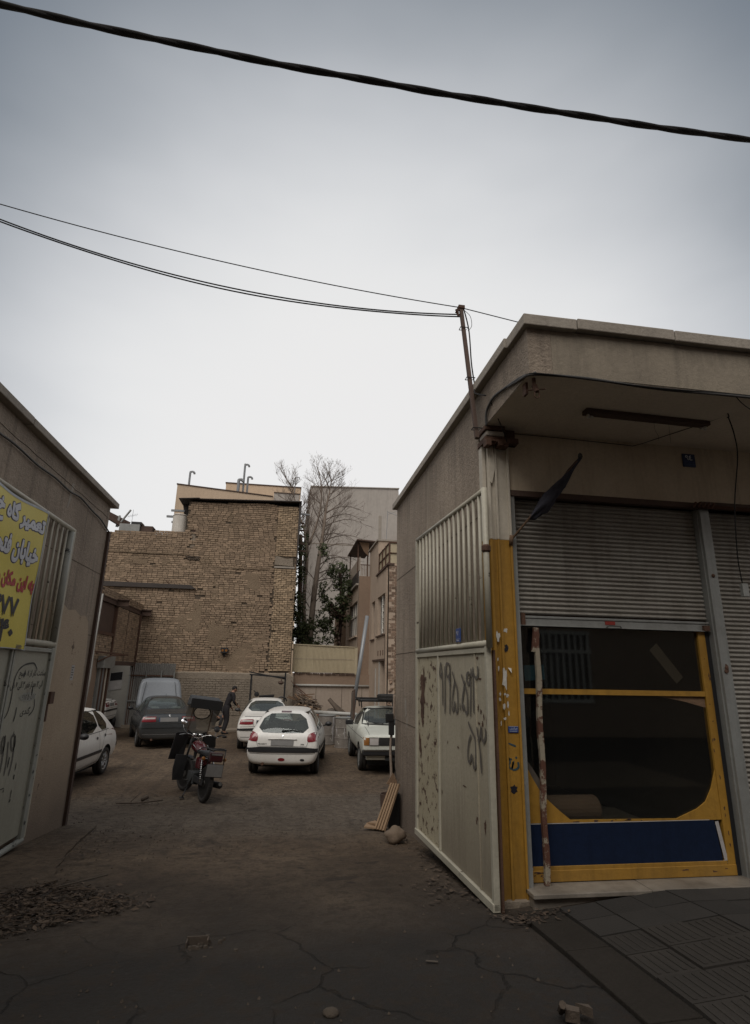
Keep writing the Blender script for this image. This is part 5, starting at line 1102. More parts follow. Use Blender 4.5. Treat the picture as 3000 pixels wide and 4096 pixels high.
MB().box(XB_-.08, 26.95, 3.22, XB_+.1, 30.4, 3.30).build('sill', M['beige2'], w_); MB().box(XB_-.12, 26.9, 5.66, XB_+.2, 33.8, 5.75).build('eaves', M['coping'], H2)
MB().box(XB_-.03, 27.0, 5.78, XB_+.02, 31.6, 6.35).build('terrace_sheet', M['roofsheet'], H2)
MB().box(XB_+.0, 26.7, 6.36, XB_+.04, 30.4, 7.0).build('terrace_sheet', M['lowwall'], H2)
MB().box(XB_-.5, 32.0, -.9, XB_+.0, 33.6, 4.9).build('wall', M['brownwall'], H2)
mb = MB(); mb.box(XB_-.25, 28.4, 4.0, XB_-.15, 28.5, 7.6)
for (a, y_) in ((XB_-.05, 27.2), (XB_-.05, 30.6), (XA-.1, 27.2)): MB().box(a, y_, 6.06, a+.06, y_+.06, 7.86).build('post', M['rust'], H2)
MB().hexa([(XB_-.15, 26.75, 7.84), (XA+.3, 26.75, 7.78), (XA+.3, 31, 7.78), (XB_-.15, 31, 7.84), (XB_-.15, 26.75, 7.90), (XA+.3, 26.75, 7.84), (XA+.3, 31, 7.84), (XB_-.15, 31, 7.90)]).build('canopy', M['rustbeam'], H2)
MB().prism([(XB_+.0, 27, 7.8), (XA-.05, 27, 7.78), (XA-.05, 27, 7.1), (XA-.3, 27, 7.35)], (0, .03, 0)).build('canopy_cloth', M['wood'], H2)
for i in range(6): MB().box(XB_+.08+.075*i, 26.7, 6.1, XB_+.10+.075*i, 26.72, 6.62).build('baluster', M['wood'], H2)
MB().box(XB_+.05, 26.69, 6.60, XA-.02, 26.73, 6.64).build('handrail', M['rust'], H2)

# ================================================================== far buildings
G_ = thing('grey_tower', 'tall blank grey rendered apartment block behind the bare tree', 'apartment block', (4.5, 44, -1))
MB().hexa([(1.50, 42, -1), (9.3, 42, -1), (9.3, 56, -1), (1.50, 56, -1), (1.40, 42, 15.4), (8.30, 42, 15.7), (8.30, 56, 15.7), (1.40, 56, 15.4)]).build('wall', M['greywall'], G_)
for z_ in (10.9, 5.9): MB().box(1.5, 41.985, z_, 8.4, 41.999, z_+.05).build('floor_line', M['concrete'], G_)
MB().hexa([(1.34, 41.92, 15.41), (8.36, 41.92, 15.71), (8.36, 56, 15.71), (1.34, 56, 15.41), (1.34, 41.92, 15.48), (8.36, 41.92, 15.78), (8.36, 56, 15.78), (1.34, 56, 15.48)]).build('parapet', M['greywall'], G_)
MB().box(6.75, 41.97, 10.2, 6.98, 41.999, 13.4).build('light_patch', M['coping'], G_)
MB().box(8.34, 41.5, 11.4, 8.75, 42.3, 12.2).build('side_vent', M['rust'], G_)
B2 = thing('beige_block', 'beige rendered apartment block rising behind the brick gable', 'apartment block', (-4, 41, -1))
MB().hexa([(-8.1, 40, -1), (.78, 40, -1), (.78, 52, -1), (-8.1, 52, -1), (-8.15, 40, 14.25), (.52, 40, 13.62), (.52, 52, 13.62), (-8.15, 52, 14.25)]).build('wall', M['beige'], B2)
MB().hexa([(-8.2, 39.95, 14.26), (-1.4, 39.95, 13.78), (-1.4, 40.3, 13.78), (-8.2, 40.3, 14.26), (-8.2, 39.95, 14.33), (-1.4, 39.95, 13.85), (-1.4, 40.3, 13.85), (-8.2, 40.3, 14.33)]).build('parapet', M['rustbeam'], B2)
MB().box(-5.15, 43, 10, .62, 52, 15.55).build('stair_block', M['beige'], B2); MB().box(-5.2, 42.95, 15.56, .67, 52, 15.64).build('parapet', M['rustbeam'], B2)
MB().box(-1.33, 39.9, 12.2, .52, 39.99, 14.05).build('grey_panel', M['greywall'], B2); MB().box(-1.35, 39.86, 14.06, .56, 39.995, 14.12).build('panel_trim', M['rustbeam'], B2)
for z_ in (6.2, 3.6, 8.9):
    w_ = MB().box(.79, 40.6, z_, .82, 41.6, z_+1.4).build('window', M['windowgrey'], B2); MB().box(.82, 40.5, z_-.1, .86, 41.7, z_-.02).build('sill', M['coping'], w_)
MB().box(.785, 40.0, 7.9, 1.05, 43, 8.3).build('balcony', M['coping'], B2); MB().box(.785, 40.0, 5.2, 1.05, 43, 5.6).build('balcony', M['brownwall'], B2)
def flue(x_, z0, z1, y_, r, which, kk=1):
    mb = MB(); mb.tube(dense([(x_, y_, z0), (x_, y_, z1-.1), (x_+.03, y_, z1), (x_+.16, y_, z1+.04), (x_+.28, y_, z1-.03), (x_+.30, y_, z1-.14)], 4), r, 8); o = mb.build('flue_pipe', M['pipegrey'], smooth=True)
    return tag(o, which, 'flue pipe', 'hooked flue pipes on the beige block')
flue(-7.42, 14.1, 15.35, 40.3, .075, 'lone hooked flue pipe at the left end of the beige roof')
flue(-3.62, 13.9, 16.3, 40.6, .075, 'tallest hooked flue pipe in the cluster on the beige roof')
flue(-3.95, 13.9, 15.0, 40.3, .11, 'shortest and thickest hooked flue pipe in the roof cluster')
flue(-3.35, 14.0, 15.45, 40.9, .075, 'middle-height hooked flue pipe just right of the tallest one')
flue(1.05-.9, 13.9, 15.6, 40.6, .03, 'thin hooked flue pipe among the bare branches on the beige roof')
# ================================================================== vehicles
def chaikin(p, n=2):
    for _ in range(n):
        q = []
        for i in range(len(p)):
            a, c = p[i], p[(i+1) % len(p)]; q += [(a[0]*.75+c[0]*.25, a[1]*.75+c[1]*.25), (a[0]*.25+c[0]*.75, a[1]*.25+c[1]*.75)]
        p = q
    return p
def loft_body(st, sub=2):
    mb = MB(); K = None
    for (y, zb, wl, wm, zt, wb, zr, wr) in st:
        h = [(0, zb), (wl*.8, zb), (wl, zb+.07), (wm, zb+(zt-zb)*.52), (wb, zt), (wr, zt+(zr-zt)*.82), (wr*.74, zr-.010), (0, zr)]
        ring = h+[(-a, c) for a, c in h[-2:0:-1]]; K = len(ring)
        mb.v += [(a, y, c) for a, c in ring]
    for i in range(len(st)-1):
        for j in range(K): a = i*K+j; b_ = i*K+(j+1) % K; mb.f.append((a, a+K, b_+K, b_)); mb.mi.append(0)
    mb.f += [tuple(range(K)), tuple(range((len(st)-1)*K, len(st)*K))[::-1]]; mb.mi += [0, 0]
    me = mb.mesh('hull', M['darkint']); o = bpy.data.objects.new('hull', me); COL.objects.link(o)
    m_ = o.modifiers.new('s', 'SUBSURF'); m_.levels = sub; m_.render_levels = sub
    return o
def bake(o):
    dg = bpy.context.evaluated_depsgraph_get(); dg.update(); me = bpy.data.meshes.new_from_object(o.evaluated_get(dg)); return me
def cut(me, cutters, mats):
    o = bpy.data.objects.new('c', me); COL.objects.link(o); tmp = [o]
    for c in cutters:
        co = bpy.data.objects.new('k', c); COL.objects.link(co); co.hide_render = True; tmp.append(co)
        m_ = o.modifiers.new('b', 'BOOLEAN'); m_.operation = 'DIFFERENCE'; m_.solver = 'EXACT'; m_.object = co
        try: m_.material_mode = 'TRANSFER'
        except Exception: pass
    r = bake(o)
    for t_ in tmp: bpy.data.objects.remove(t_)
    return r
class Skin:
    """projects flat outlines on the car's hull"""
    def __init__(s, me): s.b = BVHTree.FromPolygons([v.co.copy() for v in me.vertices], [tuple(p.vertices) for p in me.polygons])
    def at(s, a, b_, view, off):
        d = {'rear': ((a, -6, b_), (0, 1, 0)), 'front': ((a, 6, b_), (0, -1, 0)), 'left': ((-4, a, b_), (1, 0, 0)), 'right': ((4, a, b_), (-1, 0, 0)), 'top': ((a, b_, 4), (0, 0, -1))}[view]
        o, d_ = Vector(d[0]), Vector(d[1]); h = s.b.ray_cast(o, d_)
        if h[0] is None: h = s.b.find_nearest(o+d_*(5 if view in ('rear', 'front') else 3.4)); return h[0]-d_*off
        n = h[1]; 
        if n.dot(d_) > 0: n = -n
        return h[0]+n*off
    def patch(s, name, poly, view, off, mat, parent, rnd=1, step=.07, thick=0, smooth=True):
        if rnd: poly = chaikin(poly, rnd)
        bm = bmesh.new(); vs = [bm.verts.new((a, c, 0)) for a, c in poly]; bm.faces.new(vs)
        x0 = min(p[0] for p in poly); x1 = max(p[0] for p in poly); y0 = min(p[1] for p in poly); y1 = max(p[1] for p in poly)
        for i in range(1, max(1, int((x1-x0)/step))+1):
            bmesh.ops.bisect_plane(bm, geom=bm.verts[:]+bm.edges[:]+bm.faces[:], plane_co=(x0+i*(x1-x0)/(int((x1-x0)/step)+1), 0, 0), plane_no=(1, 0, 0))
        for i in range(1, max(1, int((y1-y0)/step))+1):
            bmesh.ops.bisect_plane(bm, geom=bm.verts[:]+bm.edges[:]+bm.faces[:], plane_co=(0, y0+i*(y1-y0)/(int((y1-y0)/step)+1), 0), plane_no=(0, 1, 0))
        for v in bm.verts: v.co = s.at(v.co.x, v.co.y, view, off)
        bmesh.ops.recalc_face_normals(bm, faces=bm.faces)
        me = bpy.data.meshes.new(name); bm.to_mesh(me); bm.free(); me.materials.append(M[mat])
        if smooth: me.polygons.foreach_set('use_smooth', [True]*len(me.polygons))
        o = obj(name, me, parent)
        if thick: m_ = o.modifiers.new('s', 'SOLIDIFY'); m_.thickness = thick; m_.offset = 0
        return o
    def line(s, name, pts, view, w, off, mat, parent):
        mb = MB(); q = []
        for i in range(len(pts)-1):
            n = max(2, int((Vector(pts[i+1])-Vector(pts[i])).length/.08)); q += [Vector(pts[i]).lerp(Vector(pts[i+1]), k/n) for k in range(n)]
        q.append(Vector(pts[-1])); L = []
        for i, p in enumerate(q):
            d = (q[min(i+1, len(q)-1)]-q[max(i-1, 0)]).normalized(); n = Vector((-d.y, d.x))*w/2
            L += [s.at(p.x+n.x, p.y+n.y, view, off), s.at(p.x-n.x, p.y-n.y, view, off)]
        mb.v = [tuple(p) for p in L]
        for i in range(len(q)-1): mb.f.append((2*i, 2*i+1, 2*i+3, 2*i+2)); mb.mi.append(0)
        return mb.build(name, M[mat], parent)
def prism_mesh(poly, axis, a0, a1, mat):
    f = {'y': lambda p, t_: (p[0], t_, p[1]), 'x': lambda p, t_: (t_, p[0], p[1])}[axis]
    mb = MB(); n = len(poly); mb.add([f(p, a0) for p in poly]+[f(p, a1) for p in poly], [tuple(range(n))[::-1], tuple(range(n, 2*n))]+[(i, (i+1) % n, n+(i+1) % n, n+i) for i in range(n)])
    return mb
_wh = {}
def wheel_meshes(r, w, style):
    key = (r, w, style)
    if key in _wh: return _wh[key]
    ri = r*.66
    ty = MB().lathe([(ri, -w/2+.01), (r*.8, -w/2), (r*.95, -w/2+.008), (r, -w/2+.035), (r, -.01), (r-.008, -.006), (r-.008, .006), (r, .01), (r, w/2-.035), (r*.95, w/2-.008), (r*.8, w/2), (ri, w/2-.01), (ri*.92, 0), (ri, -w/2+.01)], (0,0,0), 'x', 30)
    t_ = ty.mesh('wheel', M['tyre'], True)
    rm = MB().lathe([(0, w/2-.045), (ri*.3, w/2-.03), (ri*.86, w/2-.05), (ri, w/2-.012), (ri*1.02, w/2-.012), (ri*.98, -w/2+.02), (0, -w/2+.03)], (0,0,0), 'x', 30)
    for i in range(9):
        a = 2*pi*i/9; rm.beam((w/2-.038, ri*.25*cos(a), ri*.25*sin(a)), (w/2-.03, ri*.86*cos(a), ri*.86*sin(a)), .03 if style == 'cap' else .018, .022, (1, 0, 0))
    r_ = rm.mesh('rim', M['alu'] if style == 'cap' else M['steelgrey'], True); _wh[key] = (t_, r_); return _wh[key]
def add_wheels(root, ya, yb_, tr, r, w, style='cap', steer=0):
    t_, r_ = wheel_meshes(r, w, style)
    for y in (ya, yb_):
        for s_ in (1, -1):
            o = obj('wheel', t_, root, (s_*(tr/2), y, r)); o.rotation_euler = (0, 0, (0 if s_ > 0 else pi)+(steer if y > 0 else 0)); obj('rim', r_, o)
def car(name, label, loc, heading, st, paint, cfg, group=None):
    root = thing(name, label, cfg.get('cat', 'car'), loc, -heading, group, local=True)
    hull = loft_body(st); hm = bake(hull); bpy.data.objects.remove(hull); sk = Skin(hm)
    hm.materials.clear(); hm.materials.append(M[paint]); 
    cutters = []
    mb = MB()
    for y in cfg['axles']:
        mb.lathe([(0, -1.2), (cfg['arch'], -1.2), (cfg['arch'], -.52), (0, -.52)], (0, y, cfg['r']+.01), 'x', 28); mb.lathe([(0, .52), (cfg['arch'], .52), (cfg['arch'], 1.2), (0, 1.2)], (0, y, cfg['r']+.01), 'x', 28)
    cutters.append(mb.mesh('k', M['darkint']))
    if 'cab' in cfg:
        (p, wlo, zlo, wtop, ztop) = cfg['cab']; w = lambda z: wlo+(wtop-wlo)*(z-zlo)/(ztop-zlo)
        mb = MB(); n = len(p); mb.add([(-w(z), y, z) for y, z in p]+[(w(z), y, z) for y, z in p], [tuple(range(n))[::-1], tuple(range(n, 2*n))]+[(i, (i+1) % n, n+(i+1) % n, n+i) for i in range(n)]); cutters.append(mb.mesh('k', M['darkint']))
        mb = MB()
        for pl in cfg['side']: q = prism_mesh(chaikin(pl, 1), 'x', -1.3, 1.3, None); mb.add(q.v, q.f)
        cutters.append(mb.mesh('k', M['rubber']))
        for key, y0, y1 in (('back', -3, cfg['bk']), ('front', cfg['fr'], 3)):
            if key in cfg: cutters.append(prism_mesh(chaikin(cfg[key], 1), 'y', y0, y1, None).mesh('k', M['rubber']))
    bm_ = cut(hm, cutters, None); bm_.name = 'body'
    for p in bm_.polygons: p.use_smooth = True
    try: bm_.set_sharp_from_angle(angle=radians(32))
    except Exception: pass
    obj('body', bm_, root)
    if 'cab' in cfg:
        for pl in cfg['side']:
            for v in ('left', 'right'): sk.patch('side_window', pl, v, .003, cfg.get('glass', 'carglass') if v else 0, root, 1)
        if 'back' in cfg: sk.patch('rear_window', cfg['back'], 'rear', .003, 'carglass', root, 1)
        if 'front' in cfg: sk.patch('windscreen', cfg['front'], 'front', .003, 'carglass', root, 1)
        zf = cfg['zseat']
        for (y, x_, w_) in cfg['seats']:
            mb = MB(); mb.hexa([(x_-w_/2, y-.06, .45), (x_+w_/2, y-.06, .45), (x_+w_/2, y+.10, .45), (x_-w_/2, y+.10, .45), (x_-w_/2*.9, y-.22, zf), (x_+w_/2*.9, y-.22, zf), (x_+w_/2*.9, y-.12, zf), (x_-w_/2*.9, y-.12, zf)])
            for hx in ((x_,) if w_ < .8 else (x_-.33, x_+.33)): mb.box(hx-.13, y-.25, zf+.02, hx+.13, y-.15, zf+.19)
            mb.build('seat', M[cfg.get('seatmat', 'seat')], root, smooth=False, bevel=.035)
        mb = MB(); mb.box(-.66, cfg['dash'], .7, .66, cfg['dash']+.3, .93); mb.build('dashboard', M['darkint'], root, bevel=.04)
    add_wheels(root, cfg['axles'][0], cfg['axles'][1], cfg['track'], cfg['r'], .185, cfg.get('rim', 'cap'))
    MB().box(-.6, cfg['axles'][0]-.3, .17, .6, cfg['axles'][1]+.3, .26).build('underbody', M['darkint'], root)
    return root, sk
def mirror(root, x, y, z, mat='blackplastic', s_=1, w=.17, h=.11):
    mb = MB(); mb.lathe([(0, -.05), (h*.45, -.04), (h*.56, .0), (h*.5, .04), (0, .055)], (0, 0, 0), 'y', 14); 
    me = mb.mesh('mirror', M[mat], True)
    for v in me.vertices: v.co.x *= w/h
    o = obj('mirror', me, root, (x, y, z)); MB().beam((-s_*.02, 0, -.02), (-s_*.14, .02, -.05), .05, .035).build('arm', M['blackplastic'], o); return o
# ---- small white hatchback
ST1 = [(-1.90,.36,.56,.66,.58,.68,.61,.60),(-1.885,.29,.70,.78,.64,.77,.70,.72),(-1.84,.25,.76,.82,.80,.79,.90,.72),(-1.76,.24,.78,.83,.88,.79,1.0,.69),(-1.58,.24,.78,.832,.93,.79,1.21,.62),(-1.40,.24,.78,.833,.94,.79,1.385,.575),(-1.1,.22,.78,.833,.92,.80,1.435,.575),(-.4,.2,.78,.833,.90,.80,1.45,.58),(.15,.2,.78,.833,.88,.80,1.43,.575),(.48,.2,.78,.833,.88,.795,1.30,.57),(.93,.2,.78,.83,.88,.785,1.04,.62),(1.05,.2,.78,.825,.86,.78,.95,.66),(1.4,.2,.77,.81,.76,.76,.85,.60),(1.75,.22,.72,.77,.65,.70,.71,.5),(1.88,.25,.6,.68,.55,.62,.58,.4),(1.915,.3,.45,.5,.5,.5,.52,.3)]
CF1 = dict(axles=(-1.23, 1.2), r=.285, arch=.335, track=1.44, zseat=.92, dash=.55, bk=-1.2, fr=.3,
    cab=([(-1.66,.74),(-1.60,1.0),(-1.28,1.37),(.18,1.385),(.78,.93),(.85,.74)], .745, .74, .50, 1.385),
    side=[[(-1.33,.97),(-1.05,1.36),(-.78,1.385),(-.78,.95)],[(-.72,.95),(-.72,1.385),(.02,1.37),(.60,.93)]],
    back=[(-.62,.945),(-.46,1.325),(0,1.345),(.46,1.325),(.62,.945),(0,.925)], front=[(-.60,.98),(-.46,1.33),(.46,1.33),(.60,.98)],
    seats=[(-.95,0,1.2),(-.05,-.33,.5),(-.05,.33,.5)])
def dress_hatch(root, sk, plate=True):
    sk.patch('tail_lamp', [(-.80,.78),(-.79,.90),(-.73,.965),(-.60,.92),(-.565,.86),(-.57,.745),(-.70,.755)], 'rear', .006, 'lamp_red', root, 1, .04)
    sk.patch('tail_lamp', [(.80,.78),(.79,.90),(.73,.965),(.60,.92),(.565,.86),(.57,.745),(.70,.755)], 'rear', .006, 'lamp_red', root, 1, .04)
    sk.patch('bumper_strip', [(-.805,.535),(-.805,.615),(-.5,.640),(.5,.640),(.805,.615),(.805,.535),(.5,.525),(-.5,.525)], 'rear', .018, 'blackplastic', root, 0, .06)
    sk.line('tailgate_gap', [(-.60,.92),(-.585,.74),(-.56,.655),(.56,.655),(.585,.74),(.60,.92)], 'rear', .008, .003, 'rubber', root)
    sk.line('bumper_edge', [(-.81,.50),(-.4,.49),(.4,.49),(.81,.50)], 'rear', .006, .003, 'rubber', root)
    sk.patch('number_plate', [(-.26,.67),(-.26,.785),(.26,.785),(.26,.67)], 'rear', .012, 'plate', root, 0, .2)
    mb = MB(); pts = [sk.at(-.33+.066*i, .80+.006*sin(pi*i/10), 'rear', .015) for i in range(11)]; mb.tube(pts, .013, 6); mb.build('boot_handle', M['carwhite'], root, smooth=True)
    sk.patch('fog_lamp', [(-.085,.375),(-.05,.41),(.05,.41),(.085,.375),(.05,.345),(-.05,.345)], 'rear', .006, 'lamp_red', root, 1, .05)
    sk.patch('reversing_lamp', [(.42,.37),(.44,.395),(.51,.395),(.53,.37),(.51,.35),(.44,.35)], 'rear', .006, 'blackplastic', root, 1, .05)
    sk.patch('brake_lamp', [(-.12,1.355),(-.12,1.385),(.12,1.385),(.12,1.355)], 'rear', .008, 'bikered', root, 0, .05)
    mb = MB(); a = sk.at(.0, .965, 'rear', .02); c = sk.at(.22, .985, 'rear', .018); d_ = sk.at(.45, .955, 'rear', .02); mb.tube([a, c, d_], [.014, .012, .006], 6); mb.lathe([(0, -.015), (.03, -.01), (.03, .01), (0, .02)], a, 'y', 10); mb.build('rear_wiper', M['blackplastic'], root, smooth=True)
    # rearing emblem and badges
    mb = MB(); e = [(-.005,.03),(.012,.026),(.03,.012),(.012,.012),(.006,-.002),(.018,-.012),(.022,-.035),(.008,-.026),(-.004,-.014),(-.016,-.034),(-.026,-.030),(-.014,-.008),(-.016,.004),(-.034,.010),(-.016,.016)]
    mb.prism([sk.at(a, .862+c, 'rear', .006) for a, c in e], (0, -.006, 0)); mb.build('emblem', M['chrome'], root)
    f = lambda a, b_, off: sk.at(a, b_, 'rear', .005)
    text_on('lettering', 'PEUGEOT', M['marker'], None, (1,0,0), (0,0,1), width=.20, height=.030, parent=root, bold=.02, fa=False, fn=f, shift=(-.55,.685))
    text_on('lettering', '206', M['marker'], None, (1,0,0), (0,0,1), width=.085, height=.030, parent=root, bold=.02, fa=False, fn=f, shift=(.42,.685))
    for s_, v in ((-1, 'left'), (1, 'right')):
        sk.line('door_gap', [(-.75,1.38),(-.75,.6),(-.78,.33),(.55,.28),(.70,.6),(.66,.9)], v, .008, .003, 'rubber', root)
        sk.line('door_gap', [(-.1,.94),(-.12,.30)], v, .001, .002, 'rubber', root) if False else None
        sk.line('door_gap', [(-1.28,.99),(-1.0,.80),(-.93,.62),(-.93,.50),(-.80,.34)], v, .008, .003, 'rubber', root)
        sk.patch('side_strip', [(-.90,.50),(-.90,.565),(.95,.545),(.95,.48)], v, .012, 'blackplastic', root, 0, .08)
        for y_, z_ in ((-.68-.38, .84), (-.60, .815)): sk.patch('door_handle', [(y_-.055,z_),(y_-.02,z_+.035),(y_+.05,z_+.015),(y_+.045,z_-.02),(y_-.02,z_-.035)], v, .010, 'blackplastic', root, 1, .04)
        sk.line('window_seal', [(-1.36,.955),(-.75,.935),(.62,.915)], v, .012, .004, 'rubber', root)
        sk.line('pillar', [(-.75,.95),(-.75,1.38)], v, .05, .004, 'blackplastic' if False else 'carwhite', root)
        mirror(root, s_*.93, .50, .96, 'blackplastic', s_)
        mb = MB(); mb.tube([sk.at(s_*.52, -1.25+.18*i, 'top', .004) for i in range(9)], .008, 5); mb.build('roof_strip', M['blackplastic'], root)
    mb = MB(); mb.tube([(-.42, -1.80, .29), (-.42, -1.93, .28)], .032, 10); mb.build('exhaust_tip', M['rust'], root)
h1, s1 = car('parked_car', 'small white hatchback seen from behind with round red lamps and a black bumper strip', (.36, 15.95, -.685), radians(7.5), ST1, 'carwhite', CF1, 'small white hatchbacks'); dress_hatch(h1, s1)
CF1b = dict(CF1); CF1b['glass'] = 'darkglass'
h2, s2 = car('parked_car', 'white hatchback with dark side windows half hidden behind the left building', (-4.72, 13.45, -.675), radians(184), ST1, 'carwhite', CF1b, 'small white hatchbacks'); dress_hatch(h2, s2)
# ---- saloons
ST2 = [(-2.25,.38,.58,.68,.60,.70,.64,.60),(-2.235,.30,.72,.80,.70,.78,.80,.70),(-2.19,.26,.79,.84,.84,.81,.965,.72),(-2.08,.25,.80,.855,.90,.815,1.015,.71),(-1.75,.24,.80,.86,.94,.815,1.04,.70),(-1.52,.24,.80,.86,.95,.81,1.075,.67),(-1.2,.22,.80,.86,.95,.81,1.27,.61),(-.88,.22,.80,.86,.94,.81,1.42,.575),(-.5,.2,.80,.86,.93,.81,1.455,.575),(.15,.2,.80,.86,.92,.81,1.45,.575),(.48,.2,.80,.86,.91,.81,1.36,.575),(.98,.2,.80,.86,.90,.80,1.08,.64),(1.15,.2,.80,.855,.88,.79,.97,.67),(1.65,.2,.79,.84,.80,.78,.90,.64),(2.05,.24,.74,.80,.70,.74,.78,.58),(2.2,.28,.62,.70,.60,.64,.66,.48),(2.24,.32,.5,.55,.55,.52,.58,.4)]
CF2 = dict(axles=(-1.30, 1.37), r=.30, arch=.35, track=1.46, zseat=.95, dash=.6, bk=-.75, fr=.3,
    cab=([(-1.42,.78),(-1.40,1.02),(-.85,1.37),(.18,1.405),(.86,.98),(.95,.78)], .76, .78, .50, 1.405),
    side=[[(-1.30,1.0),(-1.0,1.30),(-.72,1.395),(-.36,1.405),(-.36,.99)],[(-.30,.985),(-.30,1.405),(.08,1.40),(.70,.965)]],
    back=[(-.60,1.105),(-.47,1.375),(0,1.39),(.47,1.375),(.60,1.105),(0,1.095)], front=[(-.62,1.04),(-.47,1.38),(.47,1.38),(.62,1.04)],
    seats=[(-.85,0,1.2),(.1,-.34,.5),(.1,.34,.5)], seatmat='seatlight')
def dress_saloon(root, sk, paint, strip, grey=False):
    for s_ in (-1, 1):
        P_ = lambda L: [(s_*a, c) for a, c in L]
        sk.patch('tail_lamp', P_([(.78,.77),(.74,.90),(.60,.915),(.375,.915),(.375,.775),(.5,.765)]), 'rear', .006, 'lamp_red', root, 0, .05)
        sk.patch('indicator', P_([(.70,.845),(.67,.89),(.40,.89),(.40,.85)]), 'rear', .010, 'lamp_clear', root, 0, .05)
        v = 'left' if s_ < 0 else 'right'
        sk.line('door_gap', [(-.33,1.40),(-.33,.55),(-.36,.32),(.70,.28),(.82,.6),(.78,.95)], v, .008, .003, 'rubber', root)
        sk.line('door_gap', [(-1.28,1.0),(-1.0,.80),(-.92,.5),(-.8,.33),(-.36,.32)], v, .008, .003, 'rubber', root)
        for y_ in (-.22-.42, .0-.12): sk.patch('door_handle', [(y_-.09,.83),(y_-.09,.86),(y_+.08,.86),(y_+.08,.83)], v, .010, 'blackplastic', root, 0, .05)
        sk.line('window_seal', [(-1.33,.99),(.72,.955)], v, .012, .004, 'rubber', root); sk.patch('side_strip', [(-.9,.50),(-.9,.55),(.95,.54),(.95,.49)], v, .010, strip, root, 0, .08)
        mirror(root, s_*.95, .62, 1.0, 'blackplastic', s_)
    sk.line('boot_gap', [(-.80,.985),(-.36,.985),(.36,.985),(.80,.985)], 'rear', .010, .003, 'rubber', root)
    sk.line('boot_gap', [(-.365,.98),(-.365,.72),(.365,.72),(.365,.98)], 'rear', .007, .003, 'rubber', root)
    sk.patch('number_plate', [(-.26,.77),(-.26,.885),(.26,.885),(.26,.77)], 'rear', .010, 'plate', root, 0, .2); sk.patch('plate_edge', [(-.285,.77),(-.285,.885),(-.262,.885),(-.262,.77)], 'rear', .010, 'plateblue', root, 0, .2)
    sk.patch('bumper_strip', [(-.82,.60),(-.82,.655),(-.4,.67),(.4,.67),(.82,.655),(.82,.60),(.4,.60),(-.4,.60)], 'rear', .014, strip, root, 0, .06)
    sk.line('bumper_edge', [(-.83,.70),(-.4,.715),(.4,.715),(.83,.70)], 'rear', .007, .003, 'rubber', root)
    sk.line('lower_edge', [(-.80,.42),(0,.415),(.80,.42)], 'rear', .012, .003, 'rubber' if not grey else 'alu', root)
    mb = MB(); e = [(0,.03),(.024,.018),(.02,-.012),(0,-.034),(-.02,-.012),(-.024,.018)]; mb.prism([sk.at(a, .945+c, 'rear', .006) for a, c in e], (0, -.006, 0)); mb.prism([sk.at(a*.45, .947+c*.45, 'rear', .014) for a, c in e], (0, -.004, 0)); mb.build('emblem', M['chrome'], root)
    mb = MB(); p = sk.at(.0, -.75, 'top', 0); mb.tube([p, p+Vector((0, -.03, .10))], .006, 5) if grey else None
    if grey: mb.build('aerial', M['blackplastic'], root)
    mb = MB(); mb.tube([(-.45, -2.1, .28), (-.45, -2.26, .27)], .03, 10); mb.build('exhaust_tip', M['rust'], root)
w1, sw1 = car('parked_car', 'white saloon parked behind the small hatchback with a black rear bumper strip', (-.44, 20.45, -.69), radians(-2), ST2, 'carwhite', CF2, 'saloon cars'); dress_saloon(w1, sw1, 'carwhite', 'blackplastic')
g1, sg1 = car('parked_car', 'dark grey saloon with its bonnet raised at the left of the yard', (-3.93, 21.1, -.69), radians(-17), ST2, 'cargrey', CF2, 'saloon cars'); dress_saloon(g1, sg1, 'cargrey', 'cargrey', True)
# raised bonnet of the grey saloon (inner pressed face towards the camera)
mb = MB(); n_ = 12; 
hp = []
for j in range(7):
    t_ = j/6
    for i in range(n_+1):
        s_ = i/n_*2-1; w_ = .76-.10*t_**2-.04*(t_ > .9); hgt = 1.08*t_
        hp.append((s_*w_, .92+hgt*.30+.05*(1-s_*s_)*t_, .98+hgt*.93-.06*s_**4*t_*(1.0)))
for j in range(6):
    for i in range(n_): a = j*(n_+1)+i; mb.f.append((a, a+1, a+n_+2, a+n_+1)); mb.mi.append(0)
mb.v = hp; bon = mb.build('bonnet', M['hoodgrey'], g1, smooth=True, fix=False); m_ = bon.modifiers.new('s', 'SOLIDIFY'); m_.thickness = .02
for s_ in (-1, 1):
    MB().tube([(s_*.62, .90, 1.0), (s_*.48, 1.15, 1.85)], .008, 5).build('washer_hose', M['rubber'], bon)
# ---- hatch/estate tail inside the workshop
wk, swk = car('parked_car', 'white car inside the workshop doorway showing only its tail', (-8.72, 24.75, -.6), radians(-90), ST2, 'carwhite', dict(CF2, seats=[]), 'saloon cars'); dress_saloon(wk, swk, 'carwhite', 'blackplastic')

